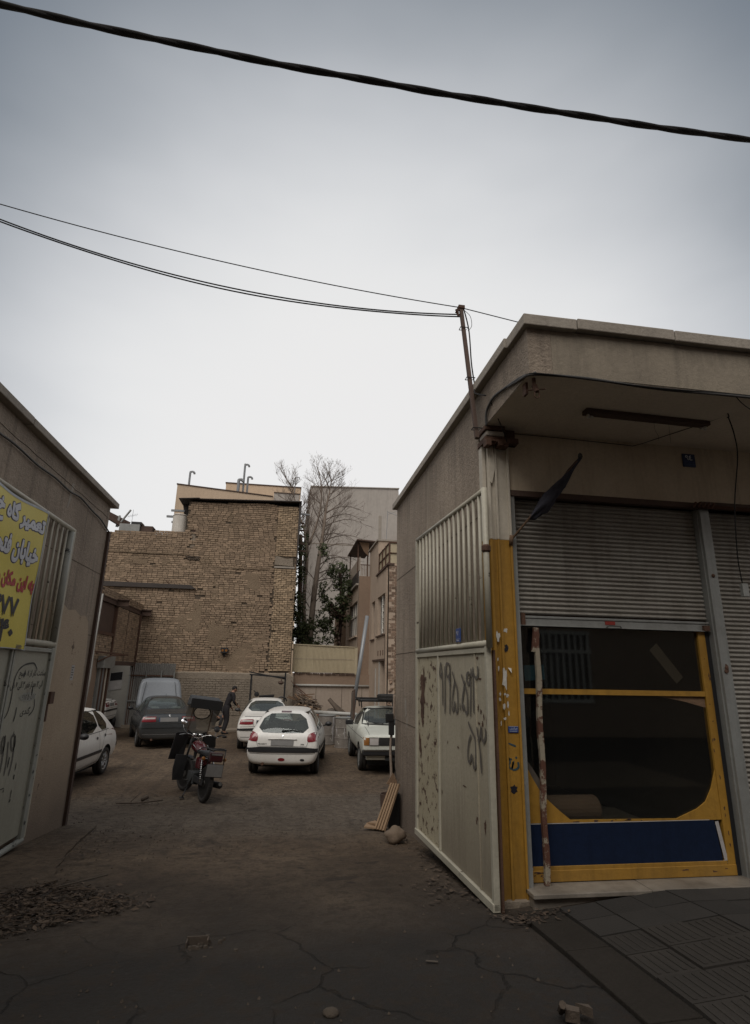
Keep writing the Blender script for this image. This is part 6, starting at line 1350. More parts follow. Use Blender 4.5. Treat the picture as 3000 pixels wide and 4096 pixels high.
# ---- old cream pickup facing the camera
ST3 = [(-2.14,.42,.72,.76,.86,.76,.90,.70),(-2.12,.36,.77,.80,.90,.79,.94,.76),(-2.0,.34,.78,.81,.92,.80,.95,.76),(-.60,.34,.78,.81,.93,.80,.955,.76),(-.53,.34,.78,.81,.93,.80,.97,.74),(-.50,.34,.78,.81,.93,.80,1.36,.59),(-.42,.34,.78,.81,.93,.80,1.42,.57),(-.1,.34,.78,.81,.93,.80,1.44,.57),(.22,.34,.78,.81,.93,.80,1.43,.57),(.36,.34,.78,.81,.93,.80,1.38,.57),(.78,.34,.78,.81,.93,.795,1.06,.64),(.86,.34,.78,.81,.93,.79,1.0,.67),(1.1,.34,.78,.81,.92,.785,.98,.66),(1.85,.34,.78,.80,.88,.78,.93,.66),(2.08,.36,.77,.79,.85,.775,.89,.66),(2.12,.40,.75,.77,.82,.75,.86,.64),(2.13,.46,.70,.72,.76,.70,.80,.6)]
CF3 = dict(axles=(-1.15, 1.32), r=.31, arch=.35, track=1.40, zseat=.95, dash=.62, bk=-.4, fr=.2, rim='steel', cat='pickup truck',
    cab=([(-.43,.78),(-.40,1.36),(.2,1.40),(.66,1.04),(.74,.78)], .75, .78, .51, 1.40),
    side=[[(-.36,1.0),(-.34,1.36),(.20,1.37),(.55,1.02),(.5,.98)]], front=[(-.63,1.04),(-.50,1.365),(0,1.375),(.50,1.365),(.63,1.04)], back=[(-.48,1.05),(-.42,1.34),(.42,1.34),(.48,1.05)], seats=[(-.1,0,1.2)])
pk, sp = car('pickup_truck', 'old cream pickup facing the camera with a roof rack and square headlamps', (2.83, 16.35, -.69), radians(181), ST3, 'carcream', CF3)
sp.patch('grille', [(-.40,.66),(-.40,.835),(.40,.835),(.40,.66)], 'front', .012, 'blackplastic', pk, 0, .08)
for i in range(7): sp.line('grille_bar', [(-.39,.68+.024*i),(.39,.68+.024*i)], 'front', .006, .02, 'greycable', pk)
for s_ in (-1, 1):
    sp.patch('headlamp', [(s_*.41,.665),(s_*.41,.83),(s_*.63,.83),(s_*.63,.665)], 'front', .014, 'lamp_clear', pk, 0, .06); sp.patch('indicator', [(s_*.635,.665),(s_*.635,.83),(s_*.755,.83),(s_*.755,.665)], 'front', .012, 'lamp_amber', pk, 0, .06)
    sp.line('headlamp_rim', [(s_*.41,.665),(s_*.41,.83),(s_*.63,.83),(s_*.63,.665),(s_*.41,.665)], 'front', .010, .02, 'chrome', pk)
    v = 'left' if s_ < 0 else 'right'
    sp.line('door_gap', [(-.38,1.36),(-.40,.45),(.62,.42),(.70,.9),(.60,1.0)], v, .008, .003, 'rubber', pk); sp.line('crease', [(-2.05,.80),(2.0,.80)], v, .010, .004, 'greycable', pk)
    sp.patch('door_handle', [(-.30,.84),(-.30,.865),(-.16,.865),(-.16,.84)], v, .012, 'chrome', pk, 0, .05); sp.line('bonnet_gap', [(s_*.62,2.02),(s_*.60,.95)], 'top', .008, .004, 'rubber', pk)
    mb = MB(); mb.box(-.1, -.03, -.06, .1, .03, .06); mo = mb.build('mirror', M['blackplastic'], pk, bevel=.015); mo.location = (s_*.97, .60, 1.06); MB().beam((-s_*.05, 0, 0), (-s_*.17, 0, -.04), .03, .02).build('arm', M['blackplastic'], mo)
sp.line('windscreen_seal', [(-.65,1.03),(-.52,1.375),(0,1.39),(.52,1.375),(.65,1.03),(0,1.015),(-.65,1.03)], 'front', .028, .006, 'rubber', pk)
for x_ in (-.35, .1):
    a, c = sp.at(x_, 1.02, 'front', .03), sp.at(x_+.38, 1.06, 'front', .02); MB().tube([a, c], .010, 5).build('wiper', M['blackplastic'], pk)
mb = MB(); mb.box(-.80, 2.10, .44, .80, 2.22, .57); mb.build('bumper', M['blackplastic'], pk, bevel=.03); MB().box(-.78, 2.215, .545, .78, 2.228, .575).build('bumper_trim', M['chrome'], pk)
MB().box(-.25, 2.14, .33, .25, 2.155, .44).build('number_plate', M['darkint'], pk); MB().box(-.70, 2.0, .34, .70, 2.12, .44).build('valance', M['carcream'], pk, bevel=.02)
MB().box(-.72, -2.0, .957, .72, -.62, .962).build('load_bed', M['bikeblack'], pk)
mb = MB()
for x_ in (-.62, .62):
    mb.beam((x_, .25, 1.56), (x_, -2.0, 1.56), .035, .035)
    for y_ in (.15, -.40, -2.0): mb.beam((x_, y_, 1.56), (x_*(1.0 if y_ < -1 else .96), y_, .96 if y_ < -1 else 1.40), .03, .03)
for i in range(7): mb.beam((-.62, .22-.37*i, 1.565), (.62, .22-.37*i, 1.565), .03, .025)
for x_ in (-.66, .66): mb.tube([(x_, .3, 1.60), (x_, -.3, 1.60)], .018, 6)
mb.tube([(-.66, .3, 1.60), (.66, .3, 1.60)], .018, 6); mb.build('roof_rack', M['bikeblack'], pk)
mb = MB(); mb.prism([(.70, -.55, .95), (.70, -.62, 1.75), (.70, -.95, 1.75), (.70, -.95, .95)], (.08, 0, 0)); mb.build('side_board', M['woodgrey'], pk); 
mb = MB(); mb.beam((.74, -.50, .9), (.74, -.50, 1.85), .05, .05); mb.beam((.74, -.98, .9), (.74, -.98, 1.80), .05, .05); mb.build('stake', M['rustbeam'], pk)
tw, tr_ = wheel_meshes(.31, .17, 'steel')
sw_ = thing('spare_tyre', 'worn spare tyre lying flat on the roof rack of the cream pickup', 'tyre', (2.95, 16.1, .985), local=True)
o = obj('tyre', tw, sw_, (0, 0, 0)); o.rotation_euler = (0, pi/2, 0); o = obj('rim', tr_, sw_); o.rotation_euler = (0, pi/2, 0)
mb = MB()
for i in range(36): a = 2*pi*i/36; mb.beam((.305*cos(a), .305*sin(a), -.06), (.305*cos(a+.06), .305*sin(a+.06), .06), .022, .016)
mb.build('tread', M['tyre'], sw_)
# two grey pipes carried upright at the back of the pickup
p_ = MB().tube([(2.22, 18.35, .30), (2.67, 18.62, 3.42)], .062, 14).build('long_pipe', M['pipegrey'], smooth=True); tag(p_, 'longer thick grey pipe leaning to the right above the pickup', 'pipe', 'grey pipes leaning behind the pickup')
p_ = MB().tube([(2.27, 18.5, .30), (2.48, 18.65, 2.02)], .045, 12).build('long_pipe', M['steelgrey'], smooth=True); tag(p_, 'shorter thin bluish pipe leaning just behind the thick grey one', 'pipe', 'grey pipes leaning behind the pickup')
# ================================================================== motorcycle
BK = thing('motorcycle', 'dark red motorcycle with a canopy and clear windshield parked in the middle of the yard', 'motorcycle', (-1.54, 12.2, gz(-1.5, 12.2)+.01), 0, local=True)
BK.rotation_euler = (0, radians(7), radians(25))
def bp(name, mb, mt, par=BK, smooth=True, bevel=0): return mb.build(name, M[mt], par, smooth=smooth, bevel=bevel)
for y, st_ in ((-.61, 0), (.61, .22)):
    prof = [(.235, -.035), (.262, -.046), (.288, -.040), (.30, -.018), (.303, 0), (.30, .018), (.288, .040), (.262, .046), (.235, .035), (.228, 0), (.235, -.035)]
    mb = MB().lathe(prof, (0,0,0), 'x', 36)
    for i in range(44): a = 2*pi*i/44; mb.beam((-.032, .300*cos(a), .300*sin(a)), (.032, .300*cos(a+.03), .300*sin(a+.03)), .014, .012, (1, 0, .1))
    w_ = mb.build('wheel', M['tyre'], BK, smooth=False); w_.location = (0, y, .30); w_.rotation_euler = (0, 0, st_)
    MB().lathe([(.238, -.02), (.225, -.018), (.218, 0), (.225, .018), (.238, .02)], (0,0,0), 'x', 36).build('rim', M['alu'], w_, smooth=True)
    mb = MB()
    for i in range(18): a = 2*pi*i/18; mb.tube([(.02*(-1)**i, .04*cos(a+.4*(-1)**i), .04*sin(a+.4*(-1)**i)), (0, .222*cos(a), .222*sin(a))], .0022, 4)
    mb.build('spokes', M['alu'], w_)
    MB().lathe([(0, -.05), (.055, -.045), (.065, 0), (.055, .045), (0, .05)], (0,0,0), 'x', 18).build('hub', M['engine'], w_)
    mb = MB(); n_ = 14
    for i in range(n_+1):
        a = (.15+.75*i/n_)*pi if y < 0 else (.05+.60*i/n_)*pi
        for dx, dr in ((-.055, .325), (-.04, .345), (0, .352), (.04, .345), (.055, .325)): mb.v.append((dx, -dr*cos(a) if y < 0 else dr*cos(a), dr*sin(a)))
    for i in range(n_):
        for j in range(4): a = i*5+j; mb.f.append((a, a+1, a+6, a+5)); mb.mi.append(0)
    mb.build('mudguard', M['bikeblack' if y > 0 else 'bikered'], w_, smooth=True)
bp('fork', MB().tube([(-.085, .66, .30), (-.085, .42, .98)], .022, 10), 'bikeblack'); bp('fork', MB().tube([(.085, .66, .30), (.085, .42, .98)], .022, 10), 'bikeblack')
bp('frame', MB().tube(dense([(0, .40, .92), (0, .30, .55), (0, .18, .26), (0, -.15, .24), (0, -.22, .45), (0, -.12, .72), (0, .36, .86)]), .020, 8).tube([(0, -.15, .70), (.08, -.75, .74)], .014, 6).tube([(0, -.15, .70), (-.08, -.75, .74)], .014, 6), 'bikeblack')
for s_ in (-1, 1):
    bp('swing_arm', MB().tube([(s_*.07, -.18, .32), (s_*.07, -.62, .30)], .016, 8), 'bikeblack')
    mb = MB().tube([(s_*.10, -.58, .32), (s_*.11, -.46, .72)], .014, 8)
    for i in range(9): t_ = i/9; mb.lathe([(.026, -.006), (.034, 0), (.026, .006)], Vector((s_*.10, -.57, .38)).lerp(Vector((s_*.11, -.48, .66)), t_), 'z', 10)
    bp('shock_absorber', mb, 'chrome')
mb = MB(); mb.box(-.11, -.18, .22, .11, .20, .42); mb.lathe([(0, -.15), (.11, -.14), (.12, -.1), (.12, .1), (.11, .14), (0, .15)], (0, -.02, .32), 'x', 18); bp('engine', mb, 'darkint', smooth=False, bevel=.01)
mb = MB(); mb.tube([(0, .08, .40), (0, .17, .62)], .052, 12)
for i in range(8): mb.box(-.075, .02+.012*i, .43+.022*i, .075, .17+.012*i, .436+.022*i)
bp('cylinder_head', mb, 'engine', smooth=False)
bp('air_box', MB().lathe([(0, -.09), (.06, -.085), (.065, 0), (.06, .085), (0, .09)], (-.0, -.22, .58), 'x', 14), 'bikeblack'); bp('side_cover', MB().box(-.115, -.38, .50, .115, -.14, .70), 'bikered', smooth=False, bevel=.03)
mb = MB().tube(dense([(.06, .20, .55), (.09, .28, .42), (.11, .20, .26), (.12, -.1, .24), (.14, -.3, .27)]), .018, 8); bp('exhaust_pipe', mb, 'rust')
e_ = bp('silencer', MB().tube([(.13, -.28, .27), (.15, -.36, .28), (.20, -.80, .31)], [.03, .052, .056], 16), 'bikeblack'); MB().tube([(.2, -.795, .3295), (.2015, -.815, .332)], .030, 12).build('outlet', M['steelgrey'], e_)
bp('chain_case', MB().box(-.10, -.68, .27, -.08, -.1, .38), 'bikeblack', smooth=False, bevel=.01)
# tank, lofted
mb = MB(); K = 12; stn = [(-.12, .06, .78, .05), (-.06, .10, .80, .10), (.08, .135, .83, .13), (.22, .145, .84, .135), (.32, .12, .85, .11), (.38, .06, .86, .05)]
for (y, w_, zc, h_) in stn:
    for j in range(K): a = 2*pi*j/K; mb.v.append((w_*cos(a), y, zc+h_*(sin(a) if sin(a) > 0 else .75*sin(a))))
for i in range(len(stn)-1):
    for j in range(K): a = i*K+j; b_ = i*K+(j+1) % K; mb.f.append((a, b_, b_+K, a+K)); mb.mi.append(0)
mb.f += [tuple(range(K))[::-1], tuple(range((len(stn)-1)*K, len(stn)*K))]; mb.mi += [0, 0]
tk = bp('fuel_tank', mb, 'bikered'); m_ = tk.modifiers.new('s', 'SUBSURF'); m_.levels = 1; m_.render_levels = 2
for s_ in (-1, 1): MB().tube([(s_*.125, -.02, .845), (s_*.146, .12, .89), (s_*.135, .28, .895)], [.004, .010, .004], 6).build('stripe', M['chrome'], tk)
MB().lathe([(0, 0), (.03, 0), (.03, .015), (0, .02)], (0, .16, .975), 'z', 12).build('filler_cap', M['chrome'], tk)
mb = MB(); mb.hexa([(-.10, -.72, .76), (.10, -.72, .76), (.11, -.08, .76), (-.11, -.08, .76), (-.12, -.72, .84), (.12, -.72, .84), (.13, -.08, .82), (-.13, -.08, .82)]); bp('seat', mb, 'canvas', smooth=False, bevel=.025)
mb = MB()
for s_ in (-1, 1): mb.tube(dense([(s_*.14, -.20, .80), (s_*.155, -.55, .90), (s_*.15, -.92, .92)]), .010, 6); mb.tube([(s_*.15, -.90, .92), (s_*.15, -.92, .66)], .009, 6)
for y in (-.62, -.74, -.86, -.93): mb.tube([(-.15, y, .905), (.15, y, .905)], .008, 6)
mb.tube([(-.15, -.92, .66), (.15, -.92, .66)], .009, 6); bp('rear_carrier', mb, 'bikeblack')
bp('tail_lamp', MB().box(-.13, -.90, .70, .13, -.80, .86), 'tailbox', smooth=False, bevel=.02)
bp('tail_lens', MB().box(-.115, -.912, .715, .115, -.901, .80), 'tailbox', smooth=False, bevel=.006); bp('reflector', MB().box(-.10, -.911, .815, .10, -.901, .845), 'plate', smooth=False)
bp('number_plate', MB().box(-.15, -.935, .46, .15, -.925, .66), 'plate', smooth=False, bevel=.004); bp('plate_bracket', MB().box(-.158, -.923, .45, .158, -.90, .67), 'bikeblack', smooth=False)
for s_ in (-1, 1):
    i_ = bp('indicator', MB().tube([(s_*.10, -.80, .74), (s_*.20, -.80, .74)], .008, 6), 'chrome'); MB().lathe([(0, -.03), (.03, -.02), (.034, .02), (0, .035)], (s_*.20, -.80, .74), 'y', 10).build('lens', M['lamp_amber'], i_)
# handlebar, clocks, mirrors
hb = bp('handlebar', MB().tube(dense([(-.34, .27, 1.03), (-.24, .30, 1.06), (-.14, .36, 1.04), (-.05, .40, .99), (.05, .40, .99), (.14, .36, 1.04), (.24, .30, 1.06), (.34, .27, 1.03)]), .012, 8), 'chrome')
for s_ in (-1, 1):
    MB().tube([(s_*.25, .298, 1.058), (s_*.35, .265, 1.028)], .018, 10).build('grip', M['rubber'], hb); MB().tube([(s_*.22, .36, 1.07), (s_*.40, .30, 1.03)], .007, 6).build('lever', M['alu'], hb)
mb = MB()
for x_ in (-.06, .06): mb.lathe([(0, -.03), (.045, -.025), (.05, .03), (0, .032)], (x_, .42, 1.04), 'z', 14)
bp('instruments', mb, 'chrome'); bp('headlamp', MB().lathe([(0, -.08), (.06, -.06), (.085, .03), (.08, .05), (0, .055)], (0, .52, .90), 'y', 16), 'bikeblack')
for s_, x_, z_, c_ in ((-1, -.34, 1.25, 'lamp_mirror'), (1, .36, 1.16, 'visor')):
    mm_ = bp('mirror', MB().tube([(s_*.22, .34, 1.06), (x_*.93, .36, z_-.12), (x_, .37, z_-.03)], .006, 6), 'chrome')
    mg_ = MB().lathe([(0, -.004), (.058, -.003), (.064, .008), (.05, .02), (0, .026)], (0, 0, 0), 'y', 18); ca_, sa_ = cos(-.42), sin(-.42); mg_.v = [(a+x_, .355+b_*ca_-c*sa_, z_+.03+b_*sa_+c*ca_) for a, b_, c in mg_.v]; mg_.build('glass', M['mirrorglass'] if s_ < 0 else M['blackplastic'], mm_, smooth=True)
# windshield with an oval cut-out, canopy, leg shields
def wsp(a, b_): return Vector((a, .50-.16*(b_-1.0)+.05*(a/.36)**2*(-1), b_))
mb = MB(); ov = [(.15*cos(2*pi*i/24)*1.15, 1.47+.12*sin(2*pi*i/24)) for i in range(24)]; n_ = 24; outr = []
for (ox, oz) in ov:
    dx, dz = ox, oz-1.38; w_ = lambda z: .335-.02*(z-1.05); k = min((.33/abs(dx)) if abs(dx) > 1e-6 else 99, ((.36)/abs(dz)) if abs(dz) > 1e-6 else 99); outr.append((dx*k, 1.38+dz*k))
mb.v = [tuple(wsp(a, c)) for a, c in ov]+[tuple(wsp((a+c_)/2, (c+d_)/2)) for (a, c), (c_, d_) in zip(ov, outr)]+[tuple(wsp(a, c)) for a, c in outr]
for r_ in range(2):
    for i in range(n_): a = r_*n_+i; b_ = r_*n_+(i+1) % n_; mb.f.append((a, b_, b_+n_, a+n_)); mb.mi.append(0)
ws_ = mb.build('windshield', M['visor'], BK, smooth=True, fix=False)
MB().tube([wsp(a, c) for a, c in ov], .011, 6, closed=True).build('window_ring', M['rubber'], ws_, smooth=True)
for s_ in (-1, 1): MB().tube([wsp(s_*.21, 1.02)-Vector((0, .012, 0)), wsp(s_*.20, 1.76)-Vector((0, .012, 0))], .008, 6).build('stay', M['rust'], ws_)
mb = MB(); mb.hexa([(-.33, .50, 1.58), (.33, .50, 1.58), (.33, .22, 1.60), (-.33, .22, 1.60), (-.31, .48, 1.80), (.31, .48, 1.80), (.31, .24, 1.74), (-.31, .24, 1.74)]); bp('canopy', mb, 'canvas', smooth=False, bevel=.03)
mb = MB(); mb.prism([(-.33, .22, 1.55), (.33, .22, 1.55), (.33, .22, 1.73), (-.33, .22, 1.73)], (0, -.012, 0)); bp('canopy_skirt', mb, 'bikeblack', smooth=False)
mb = MB()
mb.prism([(-.43, .42, 1.06), (-.14, .48, 1.10), (-.16, .50, .66), (-.30, .52, .56), (-.47, .44, .56)], (0, .025, 0)); mb.prism([(.14, .48, 1.10), (.40, .44, 1.02), (.44, .46, .86), (.36, .48, .66), (.16, .50, .62)], (0, .025, 0)); mb.prism([(-.20, .5, 1.12), (.20, .5, 1.12), (.30, .5, 1.0), (-.30, .5, 1.0)], (0, .02, 0))
o = bp('hand_shield', mb, 'bikeblack', smooth=False, bevel=.008)
mb = MB(); mb.prism([(-.33, .44, .66), (-.10, .46, .66), (-.12, .40, .22), (-.33, .36, .20), (-.36, .38, .4)], (0, .02, 0)); bp('leg_shield', mb, 'bikeblack', smooth=False, bevel=.008)
mb = MB(); mb.prism([(.36, .44, .60), (.10, .46, .60), (.12, .40, .26), (.30, .36, .26)], (0, .02, 0)); bp('leg_shield', mb, 'bikeblack', smooth=False, bevel=.008)
for s_ in (-1, 1): bp('foot_peg', MB().tube([(s_*.08, -.02, .27), (s_*.22, -.02, .27)], .013, 8), 'rubber')
bp('side_stand', MB().tube([(-.08, .05, .25), (-.20, -.12, .06), (-.235, -.16, -.0)], .013, 8).box(-.28, -.19, -.02, -.20, -.13, -.005), 'bikeblack')
bp('kick_starter', MB().tube([(-.10, -.12, .30), (-.15, .02, .14), (-.15, .04, .06)], .011, 8), 'bikeblack')
# ================================================================== people
def skin_body(name, joints, edges, mat, parent, root=0, sub=2, grow=0.0):
    me = bpy.data.meshes.new(name); me.from_pydata([j[0] for j in joints], edges, []); o = bpy.data.objects.new(name, me); COL.objects.link(o)
    m_ = o.modifiers.new('s', 'SKIN'); m_.use_smooth_shade = True; m_2 = o.modifiers.new('u', 'SUBSURF'); m_2.levels = sub; m_2.render_levels = sub
    for i, j in enumerate(joints):
        r = j[1] if isinstance(j[1], tuple) else (j[1], j[1]); me.skin_vertices[0].data[i].radius = (r[0]+grow, r[1]+grow)
    me.skin_vertices[0].data[root].use_root = True
    b_ = bake(o); bpy.data.objects.remove(o); b_.name = name; b_.materials.clear(); b_.materials.append(M[mat])
    b_.polygons.foreach_set('use_smooth', [True]*len(b_.polygons)); return obj(name, b_, parent)
def hand(J, E, wrist_i, d, up, side, curl=.6, s=1.):
    """five finger chains rooted in the palm"""
    w = Vector(J[wrist_i][0]); d = Vector(d).normalized(); up = Vector(up).normalized(); x = d.cross(up).normalized()
    J.append((tuple(w+d*.075*s), (.036*s, .018*s))); p = len(J)-1; E.append((wrist_i, p))
    for k, (off, ln) in enumerate(((-.027, .070), (-.009, .080), (.009, .076), (.026, .060))):
        a = w+d*.085*s+x*off*s; prev = p
        for q in range(3):
            a = a+(d*cos(curl*q*.8)-up*sin(curl*q*.8))*ln*s/3*1.15; J.append((tuple(a), (.0085*s, .0085*s))); E.append((prev, len(J)-1)); prev = len(J)-1
    a = w+d*.03*s+x*side*.030*s; prev = wrist_i
    for q in range(2): a = a+(d*.7+x*side*.6-up*.35).normalized()*.034*s; J.append((tuple(a), (.010*s, .010*s))); E.append((prev, len(J)-1)); prev = len(J)-1
def person(name, label, loc, heading, J, L, skin, cloth, headdir, capmat, group=None):
    root = thing(name, label, 'person', loc, -heading, group, local=True)
    names = list(J); idx = {k: i for i, k in enumerate(names)}; JJ = [J[k] for k in names]; EE = [(idx[a], idx[c]) for a, c in L]
    full_j = [(j[0], tuple(q*.78 for q in j[1])) if isinstance(j[1], tuple) else j for j in JJ]; full_e = list(EE)
    for s_, k, d in ((-1, 'wl', 'el'), (1, 'wr', 'er')):
        v = Vector(J[k][0])-Vector(J[d][0]); hand(full_j, full_e, idx[k], v, (0, 1, .2), s_, .55)
    skin_body('body', full_j, full_e, skin, root)
    def garment(nm, keys, mat, grow):
        ks = [k for k in names if k in keys or (nm == 'trousers' and k == 'waist')]; ii = {k: i for i, k in enumerate(ks)}
        skin_body(nm, [J[k] for k in ks], [(ii[a], ii[c]) for a, c in L if a in ii and c in ii], mat, root, ii[ks[0]], 2, grow)
    garment('jacket', ('pelvis', 'waist', 'chest', 'neckb', 'sl', 'sr', 'el', 'er', 'wl', 'wr'), cloth[0], .017); garment('trousers', ('pelvis', 'hl', 'hr', 'kl', 'kr', 'al', 'ar'), cloth[1], .016)
    for s_ in 'lr':
        a = Vector(J['a'+s_][0]); f = Vector(J['f'+s_][0]); mb = MB(); d = (f-a); d.z = 0; d.normalize(); r_ = d.cross(Vector((0,0,1)))
        p = []
        for t_, w_ in ((-.07, .035), (.19, .045)):
            for zz in (0, .075 if t_ < 0 else .05):
                for q in (-1, 1): c = a+d*t_+r_*q*w_; p.append((c.x, c.y, a.z-.075+zz))
        mb.hexa([p[0], p[1], p[5], p[4], p[2], p[3], p[7], p[6]]); mb.build('shoe', M['bikeblack'], root, bevel=.02)
    h = Vector(J['head'][0]); hd = Vector(headdir).normalized(); side_ = hd.cross(Vector((0,0,1))).normalized(); upv = side_.cross(hd)
    def put(v): return h+side_*v[0]+hd*v[1]+upv*v[2]
    mb = MB(); 
    for i in range(9):
        t_ = pi*i/8
        for j in range(14):
            a = 2*pi*j/14; r_ = sin(t_); x_, y_, z_ = .077*r_*cos(a), .097*r_*sin(a), .12*cos(t_)
            if z_ < 0: x_ *= 1-.25*(-z_/.12); y_ = y_*(1-.2*(-z_/.12))+.012
            mb.v.append(tuple(put((x_, y_, z_))))
    for i in range(8):
        for j in range(14): a = i*14+j; b_ = i*14+(j+1) % 14; mb.f.append((a, b_, b_+14, a+14)); mb.mi.append(0)
    hm = mb.build('head', M[skin], root, smooth=True)
    def blobm(nm, c, s_, mt, par=hm):
        mb = MB()
        for i in range(7):
            for j in range(10): t_ = pi*i/6; a = 2*pi*j/10; mb.v.append(tuple(put((c[0]+s_[0]*sin(t_)*cos(a), c[1]+s_[1]*sin(t_)*sin(a), c[2]+s_[2]*cos(t_)))))
        for i in range(6):
            for j in range(10): a = i*10+j; b_ = i*10+(j+1) % 10; mb.f.append((a, b_, b_+10, a+10)); mb.mi.append(0)
        return mb.build(nm, M[mt], par, smooth=True)
    blobm('nose', (0, .102, -.015), (.014, .022, .026), skin)
    for s_ in (-1, 1): blobm('ear', (s_*.078, 0, -.005), (.012, .02, .032), skin); blobm('eye', (s_*.030, .088, .012), (.013, .008, .007), 'bikeblack')
    blobm('mouth', (0, .088, -.055), (.024, .010, .006), 'lamp_red'); blobm('hair' if capmat == 'hair' else 'cap', (0, -.012, .030), (.085, .104, .102), capmat)
    return root
# standing man, stooping towards the right of the picture; local y = facing
J1 = dict(pelvis=((0, -.02, .93), (.135, .10)), waist=((0, .02, 1.08), (.125, .095)), chest=((0, .12, 1.30), (.16, .11)), neckb=((0, .19, 1.45), (.07, .07)), neck=((0, .225, 1.50), .052), head=((0, .27, 1.60), .07),
    sl=((-.17, .16, 1.40), .065), el=((-.23, .14, 1.12), .047), wl=((-.20, .28, .93), .033), sr=((.17, .17, 1.40), .065), er=((.22, .20, 1.13), .047), wr=((.16, .38, 1.02), .033),
    hl=((-.095, -.02, .86), .095), kl=((-.10, .07, .49), .066), al=((-.11, -.02, .09), .047), fl=((-.12, .12, .03), .035), hr=((.095, -.02, .86), .095), kr=((.11, .03, .49), .066), ar=((.14, -.10, .09), .047), fr=((.15, .04, .03), .035))
LK_ = [('pelvis','waist'),('waist','chest'),('chest','neckb'),('neckb','neck'),('neck','head'),('neckb','sl'),('sl','el'),('el','wl'),('neckb','sr'),('sr','er'),('er','wr'),('pelvis','hl'),('hl','kl'),('kl','al'),('al','fl'),('pelvis','hr'),('hr','kr'),('kr','ar'),('ar','fr')]
person('person', 'person in black clothes standing stooped beside the white saloon, looking down', (-1.98, 23.2, -.69), radians(62), J1, LK_, 'skin', ('cloth_black', 'cloth_black'), (0, .9, -.45), 'hair')
mb = MB(); mb.beam((-1.66, 22.98, .52), (-1.38, 23.12, -.12), .04, .02); o = mb.build('wooden_slat', M['wood']); tag(o, 'short wooden slat held by the standing person in black', 'slat')
# squatting man against the wall
J2 = dict(pelvis=((0, -.12, .34), (.14, .11)), waist=((0, -.06, .48), (.13, .10)), chest=((0, .04, .68), (.16, .115)), neckb=((0, .12, .82), (.07, .07)), neck=((0, .15, .87), .05), head=((0, .20, .97), .07),
    sl=((-.17, .08, .78), .062), el=((-.25, .24, .58), .046), wl=((-.14, .42, .50), .033), sr=((.17, .08, .78), .062), er=((.24, .26, .58), .046), wr=((.12, .43, .48), .033),
    hl=((-.10, -.08, .32), .09), kl=((-.17, .32, .50), .066), al=((-.14, .16, .09), .047), fl=((-.16, .30, .03), .035), hr=((.10, -.08, .32), .09), kr=((.17, .33, .50), .066), ar=((.14, .17, .09), .047), fr=((.16, .31, .03), .035))
person('person', 'person in grey clothes and a reddish cap squatting by the wall behind the motorcycle', (-2.50, 24.6, -.62), radians(150), J2, LK_, 'skin', ('cloth_grey', 'cloth_grey'), (0, .9, -.35), 'cap')

# ================================================================== yard clutter
rd = random.Random(5)
def drum(x, y, label, s=0):
    t_ = thing('drum', label, 'drum', (x, y, -.69), s, 'paint-splashed drums', local=True)
    MB().lathe([(0, 0), (.292, 0), (.296, .02), (.285, .03), (.285, .28), (.297, .295), (.285, .31), (.285, .59), (.297, .605), (.285, .62), (.285, .88), (.297, .90), (.28, .91), (.27, .88), (0, .875)], (0, 0, 0), 'z', 30).build('barrel', M['drum'], t_)
    MB().lathe([(.285, 0), (.302, .006), (.302, .02), (.285, .026)], (0, 0, .89), 'z', 30).build('rim', M['steelgrey'], t_); MB().lathe([(0, 0), (.03, 0), (.03, .015), (0, .018)], (.18, 0, .876), 'z', 10).build('bung', M['rust'], t_)
    mb = MB()
    for i in range(6):
        a = rd.uniform(-2.6, -.5); z0 = rd.uniform(.5, .88); l_ = rd.uniform(.1, .5); mb.tube([(.292*cos(a), .292*sin(a), z0), (.292*cos(a+.02), .292*sin(a+.02), max(.03, z0-l_))], [rd.uniform(.008, .02), .004], 5)
    mb.build('paint_drip', M['notice'], t_)
drum(2.10, 19.35, 'front paint-splashed metal drum between the hatchback and the pickup'); drum(1.62, 20.3, 'rear paint-splashed metal drum half hidden by the hatchback', 1.3)
o = MB().tube([(1.2, 20.9, .27), (2.55, 19.75, .275)], .062, 12).build('pale_pipe', M['pipewhite'], smooth=True); tag(o, 'pale plastic pipe lying across the tops of the two drums', 'pipe')
